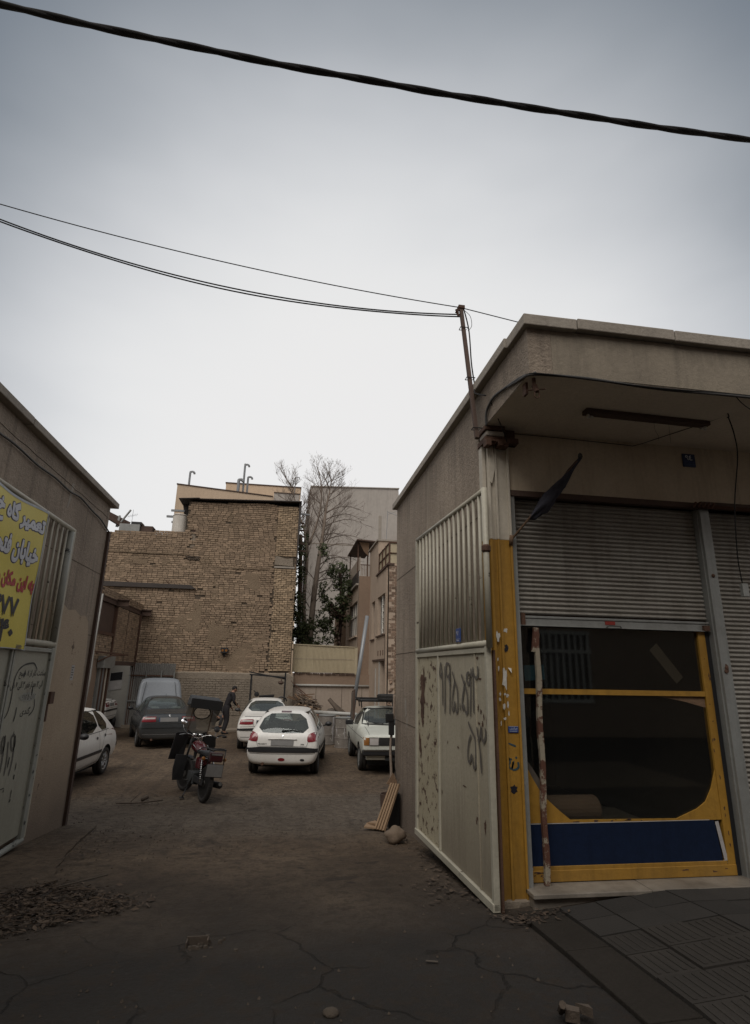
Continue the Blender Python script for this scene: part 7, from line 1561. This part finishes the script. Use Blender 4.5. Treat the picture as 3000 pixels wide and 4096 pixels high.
# scrap heap
SH = thing('scrap_heap', 'heap of broken boards, sacks and rubble against the pale yard wall', 'scrap heap', (1.7, 25, -.69))
mb = MB(); n_ = 18; vs = []
for j in range(12):
    for i in range(n_): x_ = .55+2.5*i/(n_-1); y_ = 23.6+2.6*j/11; h_ = max(0, 1.25*math.exp(-((x_-.95)**2)/1.1)*(math.exp(-((y_-25.4)**2)/1.2)))*(.8+.5*noise.noise(Vector((x_*2, y_*2, 0)))); vs.append((x_, y_, -.70+h_))
for j in range(11):
    for i in range(n_-1): a = j*n_+i; mb.f.append((a, a+1, a+n_+1, a+n_)); mb.mi.append(0)
mb.v = vs; o = mb.build('rubble', M['mudplaster'], SH, fix=False)
def heap(x, y): return -.70+max(0, 1.25*math.exp(-((x-.95)**2)/1.1)*(math.exp(-((y-25.4)**2)/1.2)))
for i in range(34):
    x_, y_ = rd.uniform(.6, 2.0), rd.uniform(24.4, 25.7); z_ = heap(x_, y_)+rd.uniform(.02, .16); a = rd.uniform(-.5, .5) if i % 3 else rd.uniform(-1.4, 1.4); l_ = rd.uniform(.3, .75); tl = rd.uniform(-.35, .25)-.15
    MB().beam((x_-l_*cos(a)/2, y_-l_*sin(a)/2, z_-tl*l_/2), (x_+l_*cos(a)/2, y_+l_*sin(a)/2, z_+tl*l_/2), rd.uniform(.05, .12), rd.uniform(.02, .05)).build('board', M[rd.choice(('woodgrey', 'wood', 'rustbeam', 'wood', 'woodgrey'))], SH)
for i in range(9): x_ = 1.0+.12*i; MB().tube([(x_, 25.5-.05*i, heap(x_, 25.4)+.1), (x_-.75-.02*i, 25.9, heap(x_, 25.4)+.85-.06*i)], .011, 4).build('iron_rod', M['rust'], SH)
mb = MB()
for i in range(150):
    x_, y_ = rd.uniform(.7, 2.7), rd.uniform(24.0, 25.8); r_ = rd.uniform(.03, .08); c = Vector((x_, y_, heap(x_, y_)+r_*.4)); 
    mb.add([c+Vector((rd.uniform(-1, 1), rd.uniform(-1, 1), 0)).normalized()*0+Vector((sx*r_*rd.uniform(.6, 1.2), sy*r_*rd.uniform(.6, 1.2), sz*r_*rd.uniform(.5, 1))) for sz in (-1, 1) for sx, sy in ((-1,-1),(1,-1),(1,1),(-1,1))], [(3,2,1,0),(4,5,6,7),(0,1,5,4),(1,2,6,5),(2,3,7,6),(3,0,4,7)])
o = mb.build('broken_brick', M['brick'], SH); tag(o, kind='stuff')
for (x_, y_, z_, rx, ry, rz, mt) in ((1.55, 24.4, -.08, .28, .2, .16, 'wood_pale'), (1.95, 24.5, -.12, .30, .22, .2, 'wood_pale'), (2.15, 24.9, -.02, .25, .2, .18, 'cardboard'), (1.25, 24.3, -.2, .2, .2, .2, 'wood')):
    mb = MB()
    for i in range(8):
        for j in range(12): t_ = pi*i/7; a = 2*pi*j/12; k = 1+.22*noise.noise(Vector((i*.9, j*.7+(0 if j else 0), x_*5))); mb.v.append((x_+rx*k*sin(t_)*cos(a), y_+ry*k*sin(t_)*sin(a), z_+rz*k*cos(t_)))
    for i in range(7):
        for j in range(12): a = i*12+j; b_ = i*12+(j+1) % 12; mb.f.append((a, b_, b_+12, a+12)); mb.mi.append(0)
    mb.build('sack', M[mt], SH, smooth=True)
o = MB().prism([(1.5, 24.15, -.06), (1.66, 24.12, .05), (1.72, 24.14, -.08)], (0, .02, 0)).build('red_rag', M['lamp_red'], SH)
for k, (a, c) in enumerate((((2.05, 25.0, .52), (2.75, 24.6, -.30)), ((2.15, 25.2, .40), (3.0, 24.9, -.28)))):
    o = MB().tube([a, c], .085, 12).build('log', M['woodgrey'], smooth=True); tag(o, ('upper', 'lower')[k]+' dark log sloping down to the right of the scrap heap', 'log', 'logs beside the scrap heap')
mb = MB(); n_ = 14
for j in range(8):
    for i in range(n_): mb.v.append((2.2+1.25*i/(n_-1), 23.9+1.1*j/7, -.66+.62*math.exp(-((i-8)/5)**2)*math.exp(-((j-4)/3)**2)+.05*noise.noise(Vector((i*.8, j*.8, 0)))))
for j in range(7):
    for i in range(n_-1): a = j*n_+i; mb.f.append((a, a+1, a+n_+1, a+n_)); mb.mi.append(0)
o = mb.build('blue_tarpaulin', M['tarp'], smooth=True, fix=False); tag(o, 'faded blue tarpaulin bunched over scrap behind the pickup', 'tarpaulin')
# steel frame with lifting tackle behind the saloon
SF = thing('steel_frame', 'rusty steel goalpost frame standing behind the white saloon against the plinth', 'frame', (-.5, 24.6, -.69))
for x_ in (-1.20, .17): MB().box(x_-.035, 24.56, -.69, x_+.035, 24.62, 1.46 if x_ < 0 else 1.55).build('post', M['bikeblack'], SF)
MB().beam((-1.28, 24.56, 1.46), (.2, 24.56, 1.36), .06, .06).build('crossbar', M['bikeblack'], SF); MB().beam((-1.32, 24.66, 1.56), (.17, 24.66, 1.30), .05, .05).build('crossbar', M['bikeblack'], SF)
mb = MB(); mb.tube([(.02, 24.55, 1.36), (.02, 24.55, 1.2)], .02, 6); mb.lathe([(0, 0), (.10, -.02), (.12, -.08), (.05, -.14), (0, -.14)], (.0, 24.55, 1.22), 'z', 10); mb.build('pulley', M['rustbeam'], SF)
EN = thing('machine_parts', 'heap of black engine parts seen over the roof of the white saloon', 'machine', (-.4, 24.2, -.69))
MB().box(-.95, 24.0, -.69, .1, 24.5, .45).build('block', M['bikeblack'], EN, bevel=.05)
MB().hexa([(-.78, 24.1, .45), (-.30, 24.1, .45), (-.30, 24.4, .45), (-.78, 24.4, .45), (-.84, 24.05, .66), (-.22, 24.05, .70), (-.22, 24.4, .70), (-.84, 24.4, .66)]).build('casing', M['bikeblack'], EN, bevel=.02)
mb = MB(); mb.tube(dense([(-.1, 24.2, .48), (.0, 24.2, .60), (.2, 24.2, .58), (.28, 24.2, .45)]), .03, 6); mb.tube([(-1.05, 24.2, .85), (-.86, 24.2, .66)], .02, 6); mb.lathe([(0, -.04), (.09, -.03), (.1, .03), (0, .04)], (-.93, 24.2, .70), 'y', 12); mb.build('pipework', M['bikeblack'], EN)
# at the end of the right wall
po = thing('planter', 'dark metal planter tub standing in the angle at the far end of the right wall', 'planter', (1.72, 9.05, -.45))
MB().lathe([(0, 0), (.11, 0), (.14, .40), (.125, .40), (.12, .36), (0, .35)], (1.68, 9.0, -.47), 'z', 16).build('tub', M['rustbeam'], po); MB().box(1.62, 8.72, -.47, 1.78, 8.88, -.02).build('crate', M['bikeblack'], po)
o = MB().tube(dense([(1.66, 8.93, -.45), (1.655, 8.93, -.1), (1.70, 8.97, .18), (1.685, 8.97, .5), (1.70, 8.98, .75), (1.735, 9.0, 1.0), (1.745, 9.02, 1.32)]), .020, 8).build('branch_pole', M['bark'], smooth=True); tag(o, 'crooked branch standing upright in the planter with a black clamp halfway up', 'pole')
mb = MB(); mb.box(1.655, 8.93, .74, 1.735, 9.0, .97); mb.box(1.60, 8.92, .93, 1.72, 8.98, 1.05); c_ = mb.build('clamp', M['bikeblack'], o, bevel=.01); MB().tube(dense([(1.70, 8.93, .8), (1.69, 8.9, .5), (1.74, 8.9, .3), (1.77, 8.93, .1)]), .005, 5).build('wire', M['bikeblack'], o)
pl = thing('grooved_board', 'pale wooden grooved board leaning on the planter beside the round stone', 'board', (1.6, 8.5, -.4))
A_, B2_ = Vector((1.44, 8.36, -.40)), Vector((1.70, 8.62, .12)); ax_ = (B2_-A_).normalized(); sd_ = Vector((.72, -.68, 0)).normalized(); nn_ = sd_.cross(ax_).normalized()
MB().prism([A_-sd_*.085, A_+sd_*.085, B2_+sd_*.075, B2_-sd_*.075], nn_*.012).build('backing', M['wood_pale'], pl)
for k in range(4): MB().beam(A_+sd_*(-.066+.044*k)+nn_*.022, B2_+sd_*(-.060+.040*k)+nn_*.022, .026, .022, nn_).build('slat', M['wood_pale'], pl)
mb = MB(); mb.prism([(1.24, 8.50, -.40), (1.42, 8.40, -.40), (1.47, 8.5, -.38), (1.42, 8.64, -.36), (1.30, 8.62, -.38)], (0, 0, .02)); mb.beam((1.32, 8.6, -.36), (1.46, 8.42, -.34), .05, .02); o = mb.build('broken_board', M['wood_pale']); tag(o, 'broken piece of pale board flat on the ground beside the grooved board', 'board')
mb = MB(); mb.prism([(1.62, 8.9, .08), (1.72, 8.92, .22), (1.78, 8.9, .10), (1.76, 8.9, .02)], (0, .03, 0)); o = mb.build('wood_offcut', M['wood']); tag(o, 'small triangular wood offcut poking out above the planter', 'offcut')
def rock_mesh(name, sx, sy, sz, seed, mat, n=12, m=18, amp=.18):
    mb = MB()
    for i in range(n+1):
        for j in range(m):
            t_ = pi*i/n; a = 2*pi*j/m; d = Vector((sin(t_)*cos(a), sin(t_)*sin(a), cos(t_))); k = 1+amp*noise.noise(d*1.3+Vector((seed, 0, 0)))+amp*.4*noise.noise(d*3.7+Vector((seed, 2, 0))); mb.v.append((d.x*sx*k, d.y*sy*k, d.z*sz*k))
    for i in range(n):
        for j in range(m): a = i*m+j; b_ = i*m+(j+1) % m; mb.f.append((a, b_, b_+m, a+m)); mb.mi.append(0)
    return mb.mesh(name, M[mat], True)
o = obj('stone', rock_mesh('stone', .13, .11, .092, 3, 'rock', amp=.32), None, (1.50, 7.62, gz(1.5, 7.62)+.085)); o.rotation_euler = (0, -.2, .5); tag(o, 'smooth round brown stone on the ground near the foot of the right wall', 'stone')
# bits in the street
st = thing('post_stub', 'sawn-off metal post stub in broken concrete in the street', 'post stub', (-.43, 4.42, 0))
zq = gz(-.43, 4.4)
mb = MB(); mb.box(-.50, 4.42, zq-.02, -.36, 4.43, zq+.045); mb.box(-.50, 4.36, zq-.02, -.492, 4.43, zq+.035); mb.box(-.368, 4.36, zq-.02, -.36, 4.43, zq+.045); mb.build('stub', M['woodgrey'], st)
mb = MB()
for i in range(30): a = rd.uniform(0, 6.28); r_ = abs(rd.gauss(0, .09)); x_, y_ = -.40+r_*cos(a)*1.3, 4.36+r_*sin(a)*.8; s_ = rd.uniform(.006, .022); mb.hexa([(x_-s_, y_-s_, zq-.01), (x_+s_, y_-s_*.7, zq-.01), (x_+s_*.8, y_+s_, zq-.01), (x_-s_, y_+s_, zq-.01), (x_-s_*.5, y_-s_*.6, zq+s_*.9), (x_+s_*.4, y_-s_*.6, zq+s_), (x_+s_*.5, y_+s_*.5, zq+s_*.8), (x_-s_*.6, y_+s_*.6, zq+s_*.8)])
o = mb.build('concrete_crumb', M['slabdust'], st); tag(o, kind='stuff')
for (x_, y_, s_, lb_) in ((.35, 3.40, .045, 'pale chipped stone lying in the street at the bottom edge'), (-.05, 12.6, .03, 'tiny pale stone in the yard behind the motorcycle')):
    o = obj('stone', rock_mesh('stone', s_, s_*.8, s_*.45, x_, 'slabdust', 6, 9), None, (x_, y_, gz(x_, y_)+s_*.25)); tag(o, lb_, 'stone')
mb = MB(); mb.prism([(1.50, 3.20, .02), (1.56, 3.16, .02), (1.54, 3.12, .02), (1.48, 3.15, .02)], (0, 0, .05)); mb.tube([(1.49, 3.22, .03), (1.46, 3.13, .10)], .018, 7); mb.prism([(1.56, 3.2, .03), (1.62, 3.18, .03), (1.60, 3.10, .05)], (0, 0, .04)); o = mb.build('crumpled_litter', M['woodgrey']); tag(o, 'crumpled paper cup litter at the bottom edge of the street', 'litter')
o = MB().prism([(.97, 3.93, gz(.97, 3.93)+.012), (1.04, 3.91, gz(1, 3.93)+.012), (1.045, 3.925, gz(1, 3.93)+.012), (.975, 3.945, gz(1, 3.93)+.012)], (0, 0, .003)).build('paper_scrap', M['cardboard']); tag(o, 'thin pale paper scrap on the cracked asphalt', 'litter')
# loose stones, chips and leaves over the yard: nobody could count them
mb = MB()
for i in range(3600):
    u = rd.random(); y_ = 3.0+23*u**1.7; x_ = rd.uniform(-3.2-.25*y_, 1.6+.06*y_) if y_ > 9.4 else rd.uniform(-2.7, 1.6)
    if y_ < 7 and rd.random() < .85: continue
    s_ = rd.uniform(.003, .011)*(1+.05*y_); z_ = gz(x_, y_)+.022*noise.noise(Vector((x_*.9, y_*.9, 0)))*.5+.006; a = rd.uniform(0, 3); c, q = cos(a)*s_, sin(a)*s_
    mb.add([(x_-c, y_-q, z_-.004), (x_+q, y_-c, z_-.004), (x_+c, y_+q, z_-.004), (x_-q, y_+c, z_-.004), (x_+c*.2, y_, z_+s_*.8)], [(0,1,4),(1,2,4),(2,3,4),(3,0,4)])
o = mb.build('gravel', M['slabdust'], fix=False); tag(o, kind='stuff')
def inpoly(x, y, P_):
    c = False; n = len(P_)
    for i in range(n):
        x1, y1 = P_[i]; x2, y2 = P_[i-1]
        if (y1 > y) != (y2 > y) and x < (x2-x1)*(y-y1)/(y2-y1)+x1: c = not c
    return c
PL_ = [(-3.2, 5.9), (-2.2, 5.9), (-1.98, 6.03), (-1.86, 6.12), (-1.70, 5.85), (-1.12, 5.50), (-1.02, 5.30), (-1.25, 5.12), (-1.50, 4.95), (-1.75, 4.72), (-2.2, 4.55), (-3.2, 4.5)]
mb = MB(); n = 0
while n < 8000:
    x_, y_ = rd.uniform(-3.0, -.9), rd.uniform(4.5, 6.2)
    if not inpoly(x_+rd.gauss(0, .10), y_+rd.gauss(0, .10), PL_): continue
    n += 1; e = .012*max(0, noise.noise(Vector((x_*3, y_*3, 0)))+.5); z_ = gz(x_, y_)+rd.uniform(.002, .010+e); l_ = rd.uniform(.006, .016) if rd.random() < .6 else rd.uniform(.016, .05); w_ = l_*rd.uniform(.12, .7); a = rd.uniform(0, 6.28); up = rd.uniform(-.2, .25)
    d = Vector((cos(a), sin(a), up)).normalized()*l_; s_ = Vector((-sin(a), cos(a), rd.uniform(-.5, .5))).normalized()*w_/1.4; c = Vector((x_, y_, z_+.006))
    mb.add([c-d, c+s_, c+d, c-s_+Vector((0, 0, .006))], [(0, 1, 2, 3)])
for i in range(70):
    x_, y_ = rd.uniform(-2.8, -1.2), rd.uniform(4.7, 5.9)
    if not inpoly(x_, y_, PL_): continue
    a = rd.uniform(-.5, .6); l_ = rd.uniform(.06, .2); z_ = gz(x_, y_)+.04; mb.tube([(x_, y_, z_), (x_+l_*cos(a)/2, y_+l_*sin(a)/2, z_+.012), (x_+l_*cos(a), y_+l_*sin(a), z_)], .0035, 4)
o = mb.build('dead_leaves', M['litterleaf'], fix=False); tag(o, kind='stuff')
mb = MB()
for i in range(900):
    c = rd.choice(((-2.05, 7.4, .35, .7), (-2.3, 11.2, .8, .35), (-1.9, 8.3, .5, .4), (1.5, 5.4, .22, .5), (-3.0, 12.3, .9, .25), (1.4, 9.2, .3, .4), (1.65, 6.6, .1, 1.2), (1.9, 4.6, .25, .12)))
    x_, y_ = rd.gauss(c[0], c[2]*.6), rd.gauss(c[1], c[3]*.6); z_ = gz(x_, y_)+.02; l_ = rd.uniform(.01, .035); a = rd.uniform(0, 6.28); d = Vector((cos(a), sin(a), rd.uniform(-.2, .3)))*l_; s_ = Vector((-sin(a), cos(a), 0))*l_*rd.uniform(.2, .6); cc = Vector((x_, y_, z_)); mb.add([cc-d, cc+s_, cc+d, cc-s_], [(0, 1, 2, 3)])
o = mb.build('leaf_litter', M['litterleaf'], fix=False); tag(o, kind='stuff')
mb = MB(); mb.tube(dense([(-2.7, 11.4, -.63), (-2.3, 11.3, -.61), (-1.95, 11.5, -.61)]), .012, 5); mb.tube([(-2.45, 11.35, -.6), (-2.35, 11.55, -.50)], .01, 4); mb.beam((-2.3, 11.45, -.60), (-2.2, 11.5, -.55), .06, .05); o = mb.build('twig', M['woodgrey'], smooth=True); tag(o, 'dark twig lying on the dirt left of the motorcycle', 'twig')
o = MB().tube([(-1.62, 5.32, .0), (-1.30, 5.52, .015)], .006, 5).build('pale_stick', M['cardboard'], smooth=True); tag(o, 'thin pale stick lying on the dead leaves at the left', 'stick')
for k, (x_, y_, r_) in enumerate(((-3.2, 20.6, .3), (-2.6, 24.0, .5))): pass
o = MB().box(-3.4, 24.05, -.72, -1.5, 24.9, -.62).build('low_kerb', M['concrete']); tag(o, kind='structure')
mb = MB(); mb.tube(dense([(-2.1, 22.0, -.66), (-1.95, 22.1, -.63), (-1.8, 21.95, -.66), (-1.9, 21.85, -.66)]), .03, 6); o = mb.build('rag', M['bikeblack'], smooth=True); tag(o, 'black rag on the ground in front of the standing person', 'rag')

# ================================================================== overhead lines
def strands(path, r, off, k, pitch, name, mat):
    out = []
    P_ = [Vector(p) for p in path]; 
    for j in range(k):
        pts = []; s_ = 0
        for i, p in enumerate(P_):
            if i: s_ += (P_[i]-P_[i-1]).length
            a = 2*pi*(s_/pitch+j/k); pts.append(p+Vector((0, cos(a), sin(a)))*off)
        out.append(pts)
    return out
x0_, x1_ = -14, 16; PTH = []
for i in range(241): x_ = x0_+(x1_-x0_)*i/240; PTH.append((x_, 4.0, 7.026+.0118*(x_-.6)**2/1.0*(1 if x_ < .6 else .55)))
TB = thing('overhead_cable', 'thick twisted black overhead cable crossing the top of the sky', 'cable', (.6, 4, 7))
for pts in strands(PTH, .02, .0075, 2, 1.1, 'strand', 'cable'): MB().tube([p+Vector((0, 0, .008*noise.noise(Vector((p.x*1.3, 0, 0))))) for p in pts], .024, 8).build('strand', M['cable'], TB, smooth=True)
PT = Vector((1.715, 5.19, 5.545))
o = MB().tube([(x_, 5.2, 5.673-.0973*x_+.0161*x_*x_) for x_ in [-9+10.72*i/60 for i in range(61)]], .0055, 5).build('overhead_wire', M['cable'], smooth=True); tag(o, 'upper thin black wire running nearly straight to the top of the rusty pole', 'wire', 'thin wires to the rusty pole')
for k in range(2):
    o = MB().tube([(x_, 5.2+.01*k, 5.406-.041*x_+.0442*x_*x_-.02*k+.006*k*sin(x_*2)) for x_ in [-7+8.72*i/60 for i in range(61)]], .0075, 5).build('overhead_wire', M['cable'], smooth=True); tag(o, ('upper', 'lower')[k]+' of the paired sagging black wires ending just below the rusty pole top', 'wire', 'lower sagging wires to the rusty pole')
o = MB().tube(sag(PT, (9, 5.6, 4.95), .05, 12), .0055, 5).build('overhead_wire', M['cable'], smooth=True); tag(o, 'thin wire running from the rusty pole to behind the shop roof edge', 'wire')

# ================================================================== bare tree and climbers
TR = thing('bare_tree', 'tall pale leafless tree with many thin upright branches behind the yellow screen', 'tree', (1.3, 30, -.7))
rt_ = random.Random(12)
tr_mb = MB(); br_mb = MB(); tw_mb = MB()
def grow(p, d, r, l, depth, mb_):
    n = 5 if depth < 2 else 4; pts = [p]; rs = [r]; q = p.copy(); dd = d.normalized()
    for i in range(n):
        dd = (dd+Vector((rt_.gauss(0, .10), rt_.gauss(0, .10), .07 if depth < 3 else .02))).normalized(); q = q+dd*l/n; pts.append(q.copy()); rs.append(r*(1-.62*(i+1)/n))
    mb_.tube(pts, rs, 7 if depth == 0 else 5 if depth == 1 else 3)
    if depth >= 4 or r < .0042: return
    k = {0: 0, 1: 6, 2: 4, 3: 3}.get(depth, 2)
    for i in range(k):
        t_ = rt_.uniform(.25, 1.0); j = min(n-1, int(t_*n)); b_ = pts[j].lerp(pts[j+1], t_*n-j); rr = max(.0042, rs[j]*.5)
        a = rt_.uniform(0, 2*pi); side_ = Vector((cos(a), sin(a)*.5, rt_.uniform(-.1, .4))); grow(b_, (dd*.9+side_*rt_.uniform(.45, .95)), rr, l*rt_.uniform(.35, .6), depth+1, tw_mb if depth >= 1 else br_mb)
trunk = [(1.15, 30, -.8), (1.25, 30, 1.5), (1.34, 30, 3.4), (1.44, 30, 5.4), (1.62, 30, 7.5), (1.80, 30, 9.2), (1.86, 30, 10.2), (2.02, 30, 11.2), (2.12, 30, 12.0)]
tr_mb.tube(dense(trunk, 3), [.22-.205*i/24 for i in range(25)], 9)
fork2 = [(1.30, 30.0, 2.6), (1.0, 30.1, 4.2), (.92, 30.1, 5.6), (1.0, 30.2, 7.4), (.75, 30.2, 9.0), (.30, 30.2, 10.2), (-.15, 30.2, 11.7)]
tr_mb.tube(dense(fork2, 3), [.13-.118*i/18 for i in range(19)], 8)
fork3 = [(1.05, 30.1, 8.2), (1.45, 30.1, 9.6), (1.6, 30, 11.0), (1.4, 30, 12.4)]; tr_mb.tube(dense(fork3, 3), [.07-.05*i/9 for i in range(10)], 6)
tr_mb.build('trunk', M['bark'], TR, smooth=True)
for path, lo, hi, cnt, lean in ((trunk, 2.6, 8, 36, .2), (fork2, 2.6, 6, 34, -.5), (fork3, 1, 3, 8, 0)):
    P_ = [Vector(p) for p in path]
    for i in range(cnt):
        t_ = rt_.uniform(lo, hi-.02); j = min(len(P_)-2, int(t_)); b_ = P_[j].lerp(P_[j+1], t_-j); sgn = rt_.choice((-1, 1)); up = rt_.uniform(.35, 1.5)
        grow(b_, Vector((sgn*rt_.uniform(.4, .9)+lean, rt_.uniform(-.5, .5), up)), rt_.uniform(.016, .032), rt_.uniform(1.0, 2.1)*(1 if b_.z < 10 else .62), 1, br_mb)
# long branches drooping to the right over the grey wall
for i in range(10):
    z_ = 6.2+.42*i; b_ = Vector((1.5+.08*i*.4, 30, z_)); q = b_.copy(); pts = [q.copy()]; L_ = rt_.uniform(1.6, 2.6); vz = rt_.uniform(.35, .75)
    for k in range(8): q = q+Vector((L_/8, rt_.uniform(-.08, .05), (vz-.16*k)*L_/8+rt_.uniform(-.03, .03))); pts.append(q.copy())
    br_mb.tube(pts, [.032-.0033*k for k in range(9)], 4)
    for k in range(2, 9):
        for _ in range(2): grow(pts[k], Vector((rt_.uniform(.2, 1), rt_.uniform(-.5, .5), rt_.uniform(-.8, .8))), .008, rt_.uniform(.3, .8), 3, tw_mb)
br_mb.build('branches', M['twig'], TR, smooth=True, fix=False); o = tw_mb.build('twigs', M['twig'], TR, fix=False); tag(o, kind='stuff')
def leaves(name, clumps, n, mat, parent, size=(.05, .12), seed=1):
    r2 = random.Random(seed); mb = MB(); wts = [c[3]*c[4]*c[5] for c in clumps]
    for i in range(n):
        c = r2.choices(clumps, wts)[0]
        while True:
            v = Vector((r2.uniform(-1, 1), r2.uniform(-1, 1), r2.uniform(-1, 1)))
            if v.length < 1 and r2.random() < .35+v.length*.65: break
        v *= 1.0+.35*r2.random()**2; p = Vector((c[0]+v.x*c[3]*1.08, c[1]+v.y*c[4], c[2]+v.z*c[5]*1.08))
        if noise.noise(p*1.9)+noise.noise(p*4.6)*.7 < .04: continue
        s_ = r2.uniform(*size); d = Vector((r2.uniform(-1, 1), r2.uniform(-1, 1), r2.uniform(-1, .3))).normalized(); x = d.orthogonal().normalized(); x = (x*cos(i)+d.cross(x)*sin(i))
        mb.add([p-d*s_, p+x*s_*.5, p+d*s_, p-x*s_*.5], [(0, 1, 2, 3)])
    o = mb.build(name, M[mat], parent, fix=False); tag(o, kind='stuff'); return o
V1 = thing('ivy_clump', 'dark green ivy climbing the tree stem beside the right edge of the brick building', 'ivy', (.7, 29.5, 2))
leaves('foliage', [(.55, 29.4, 8.4, .35, .4, .6), (.62, 29.4, 7.2, .28, .4, .8), (.70, 29.4, 6.0, .25, .4, .8), (.60, 29.4, 4.9, .35, .5, .7), (.80, 29.4, 4.0, .5, .5, .7), (.95, 29.3, 3.3, .7, .5, .6), (1.5, 29.2, 3.4, .5, .4, .7), (1.95, 29.2, 4.2, .45, .4, .55), (2.3, 29.2, 3.7, .4, .4, .7)], 8200, 'leaf', V1, size=(.04, .10), seed=3)
MB().tube(dense([(.75, 29.5, -.7), (.72, 29.5, 3), (.68, 29.5, 6), (.55, 29.5, 8.6)]), .10, 7).build('stem', M['leaf_dead'], V1, smooth=True)
V2 = thing('climbing_shrub', 'green shrub hanging over the terrace of the brown house beside the bare tree', 'shrub', (2.9, 29.5, 3))
leaves('foliage', [(2.75, 29.4, 6.6, .45, .5, .55), (2.9, 29.3, 5.8, .45, .5, .7), (2.55, 29.3, 5.1, .55, .5, .6), (2.1, 29.3, 6.9, .3, .4, .4), (2.85, 29.3, 4.5, .4, .5, .6), (1.9, 29.2, 5.6, .25, .3, .5), (1.75, 29.3, 7.8, .3, .3, .3)], 7600, 'leaf', V2, size=(.04, .10), seed=4)
leaves('dead_vine', [(2.75, 29.1, 3.6, .2, .3, .8), (2.85, 29.1, 4.3, .22, .3, .6), (2.45, 29.1, 4.5, .25, .3, .5)], 1300, 'leaf_dead', V2, seed=6)
MB().tube(dense([(2.75, 29.4, -.7), (2.8, 29.4, 3), (2.85, 29.4, 5), (2.7, 29.4, 6.8)]), .09, 7).build('stem', M['leaf_dead'], V2, smooth=True)
# aerial and pole on the right-hand roofs
AE = thing('aerial', 'television aerial on a thin mast above the beige house against the grey tower', 'aerial', (4.9, 27, 7.3))
MB().tube([(4.55, 26.0, 7.3), (4.62, 26.0, 9.2)], .014, 5).build('mast', M['pipegrey'], AE)
mb = MB(); mb.tube([(4.60, 26, 9.15), (5.8, 26, 8.75)], .010, 4)
for i in range(12): x_ = 4.75+.085*i; z_ = 9.10-.028*i; mb.tube([(x_, 25.85, z_-.07), (x_+.02, 26.1, z_+.07)], .006, 4)
mb.tube([(4.60, 26, 9.0), (5.2, 26, 9.28)], .008, 4); mb.build('dipole', M['pipegrey'], AE)

# ================================================================== across the street, seen only as a reflection in the shop glass
OP = thing('opposite_building', 'brown building across the street mirrored faintly in the dark shop glass', 'building', (2, -6.2, 0))  # out of view; height and distance set to shade the near street and shopfront
MB().box(7.3, -6.6, 2.9, 9.1, -6.2, 10.2).build('wall', M['brownwall'], OP); MB().box(7.3, -6.6, -.2, 9.1, -6.2, .9).build('wall', M['brownwall'], OP)
for i, (a, c) in enumerate(((-14, -2.4), (-1.2, 1.2), (2.6, 7.3), (9.1, 14))): MB().box(a, -6.6, -.2, c, -6.2, 10.2).build('wall', M['brownwall'], OP)
MB().box(-2.4, -6.6, 3.0, -1.2, -6.2, 10.2).build('wall', M['brownwall'], OP); MB().box(1.2, -6.6, 3.0, 2.6, -6.2, 10.2).build('wall', M['brownwall'], OP); MB().box(-14, -6.58, 10.2, 14, -5.9, 10.45).build('eaves', M['coping'], OP)
w_ = MB().box(7.3, -6.5, .9, 9.1, -6.45, 2.9).build('window', M['windowdark'], OP)
for k in range(9): MB().box(7.4+.2*k, -6.22, .95, 7.47+.2*k, -6.18, 2.85).build('bar', M['paper'], w_)
for z_ in (.9, 2.3, 2.85): MB().box(7.3, -6.2, z_, 9.1, -6.14, z_+.1).build('frame', M['paper'], w_)
for a in (-2.4, 1.2):
    w_ = MB().box(a, -6.5, -.2, a+(1.2 if a < 0 else 1.4), -6.45, 3.0).build('window', M['windowgrey'], OP)
    for k in range(6): MB().box(a+.1+.22*k, -6.32, .9, a+.14+.22*k, -6.28, 3.0).build('bar', M['gateframe'], w_)

car_r, sk_r = car('parked_car', 'dark saloon parked across the street mirrored in the shop glass', (3.6, -3.6, 0), radians(90), ST2, 'cargrey', CF2, 'saloon cars'); dress_saloon(car_r, sk_r, 'cargrey', 'cargrey')
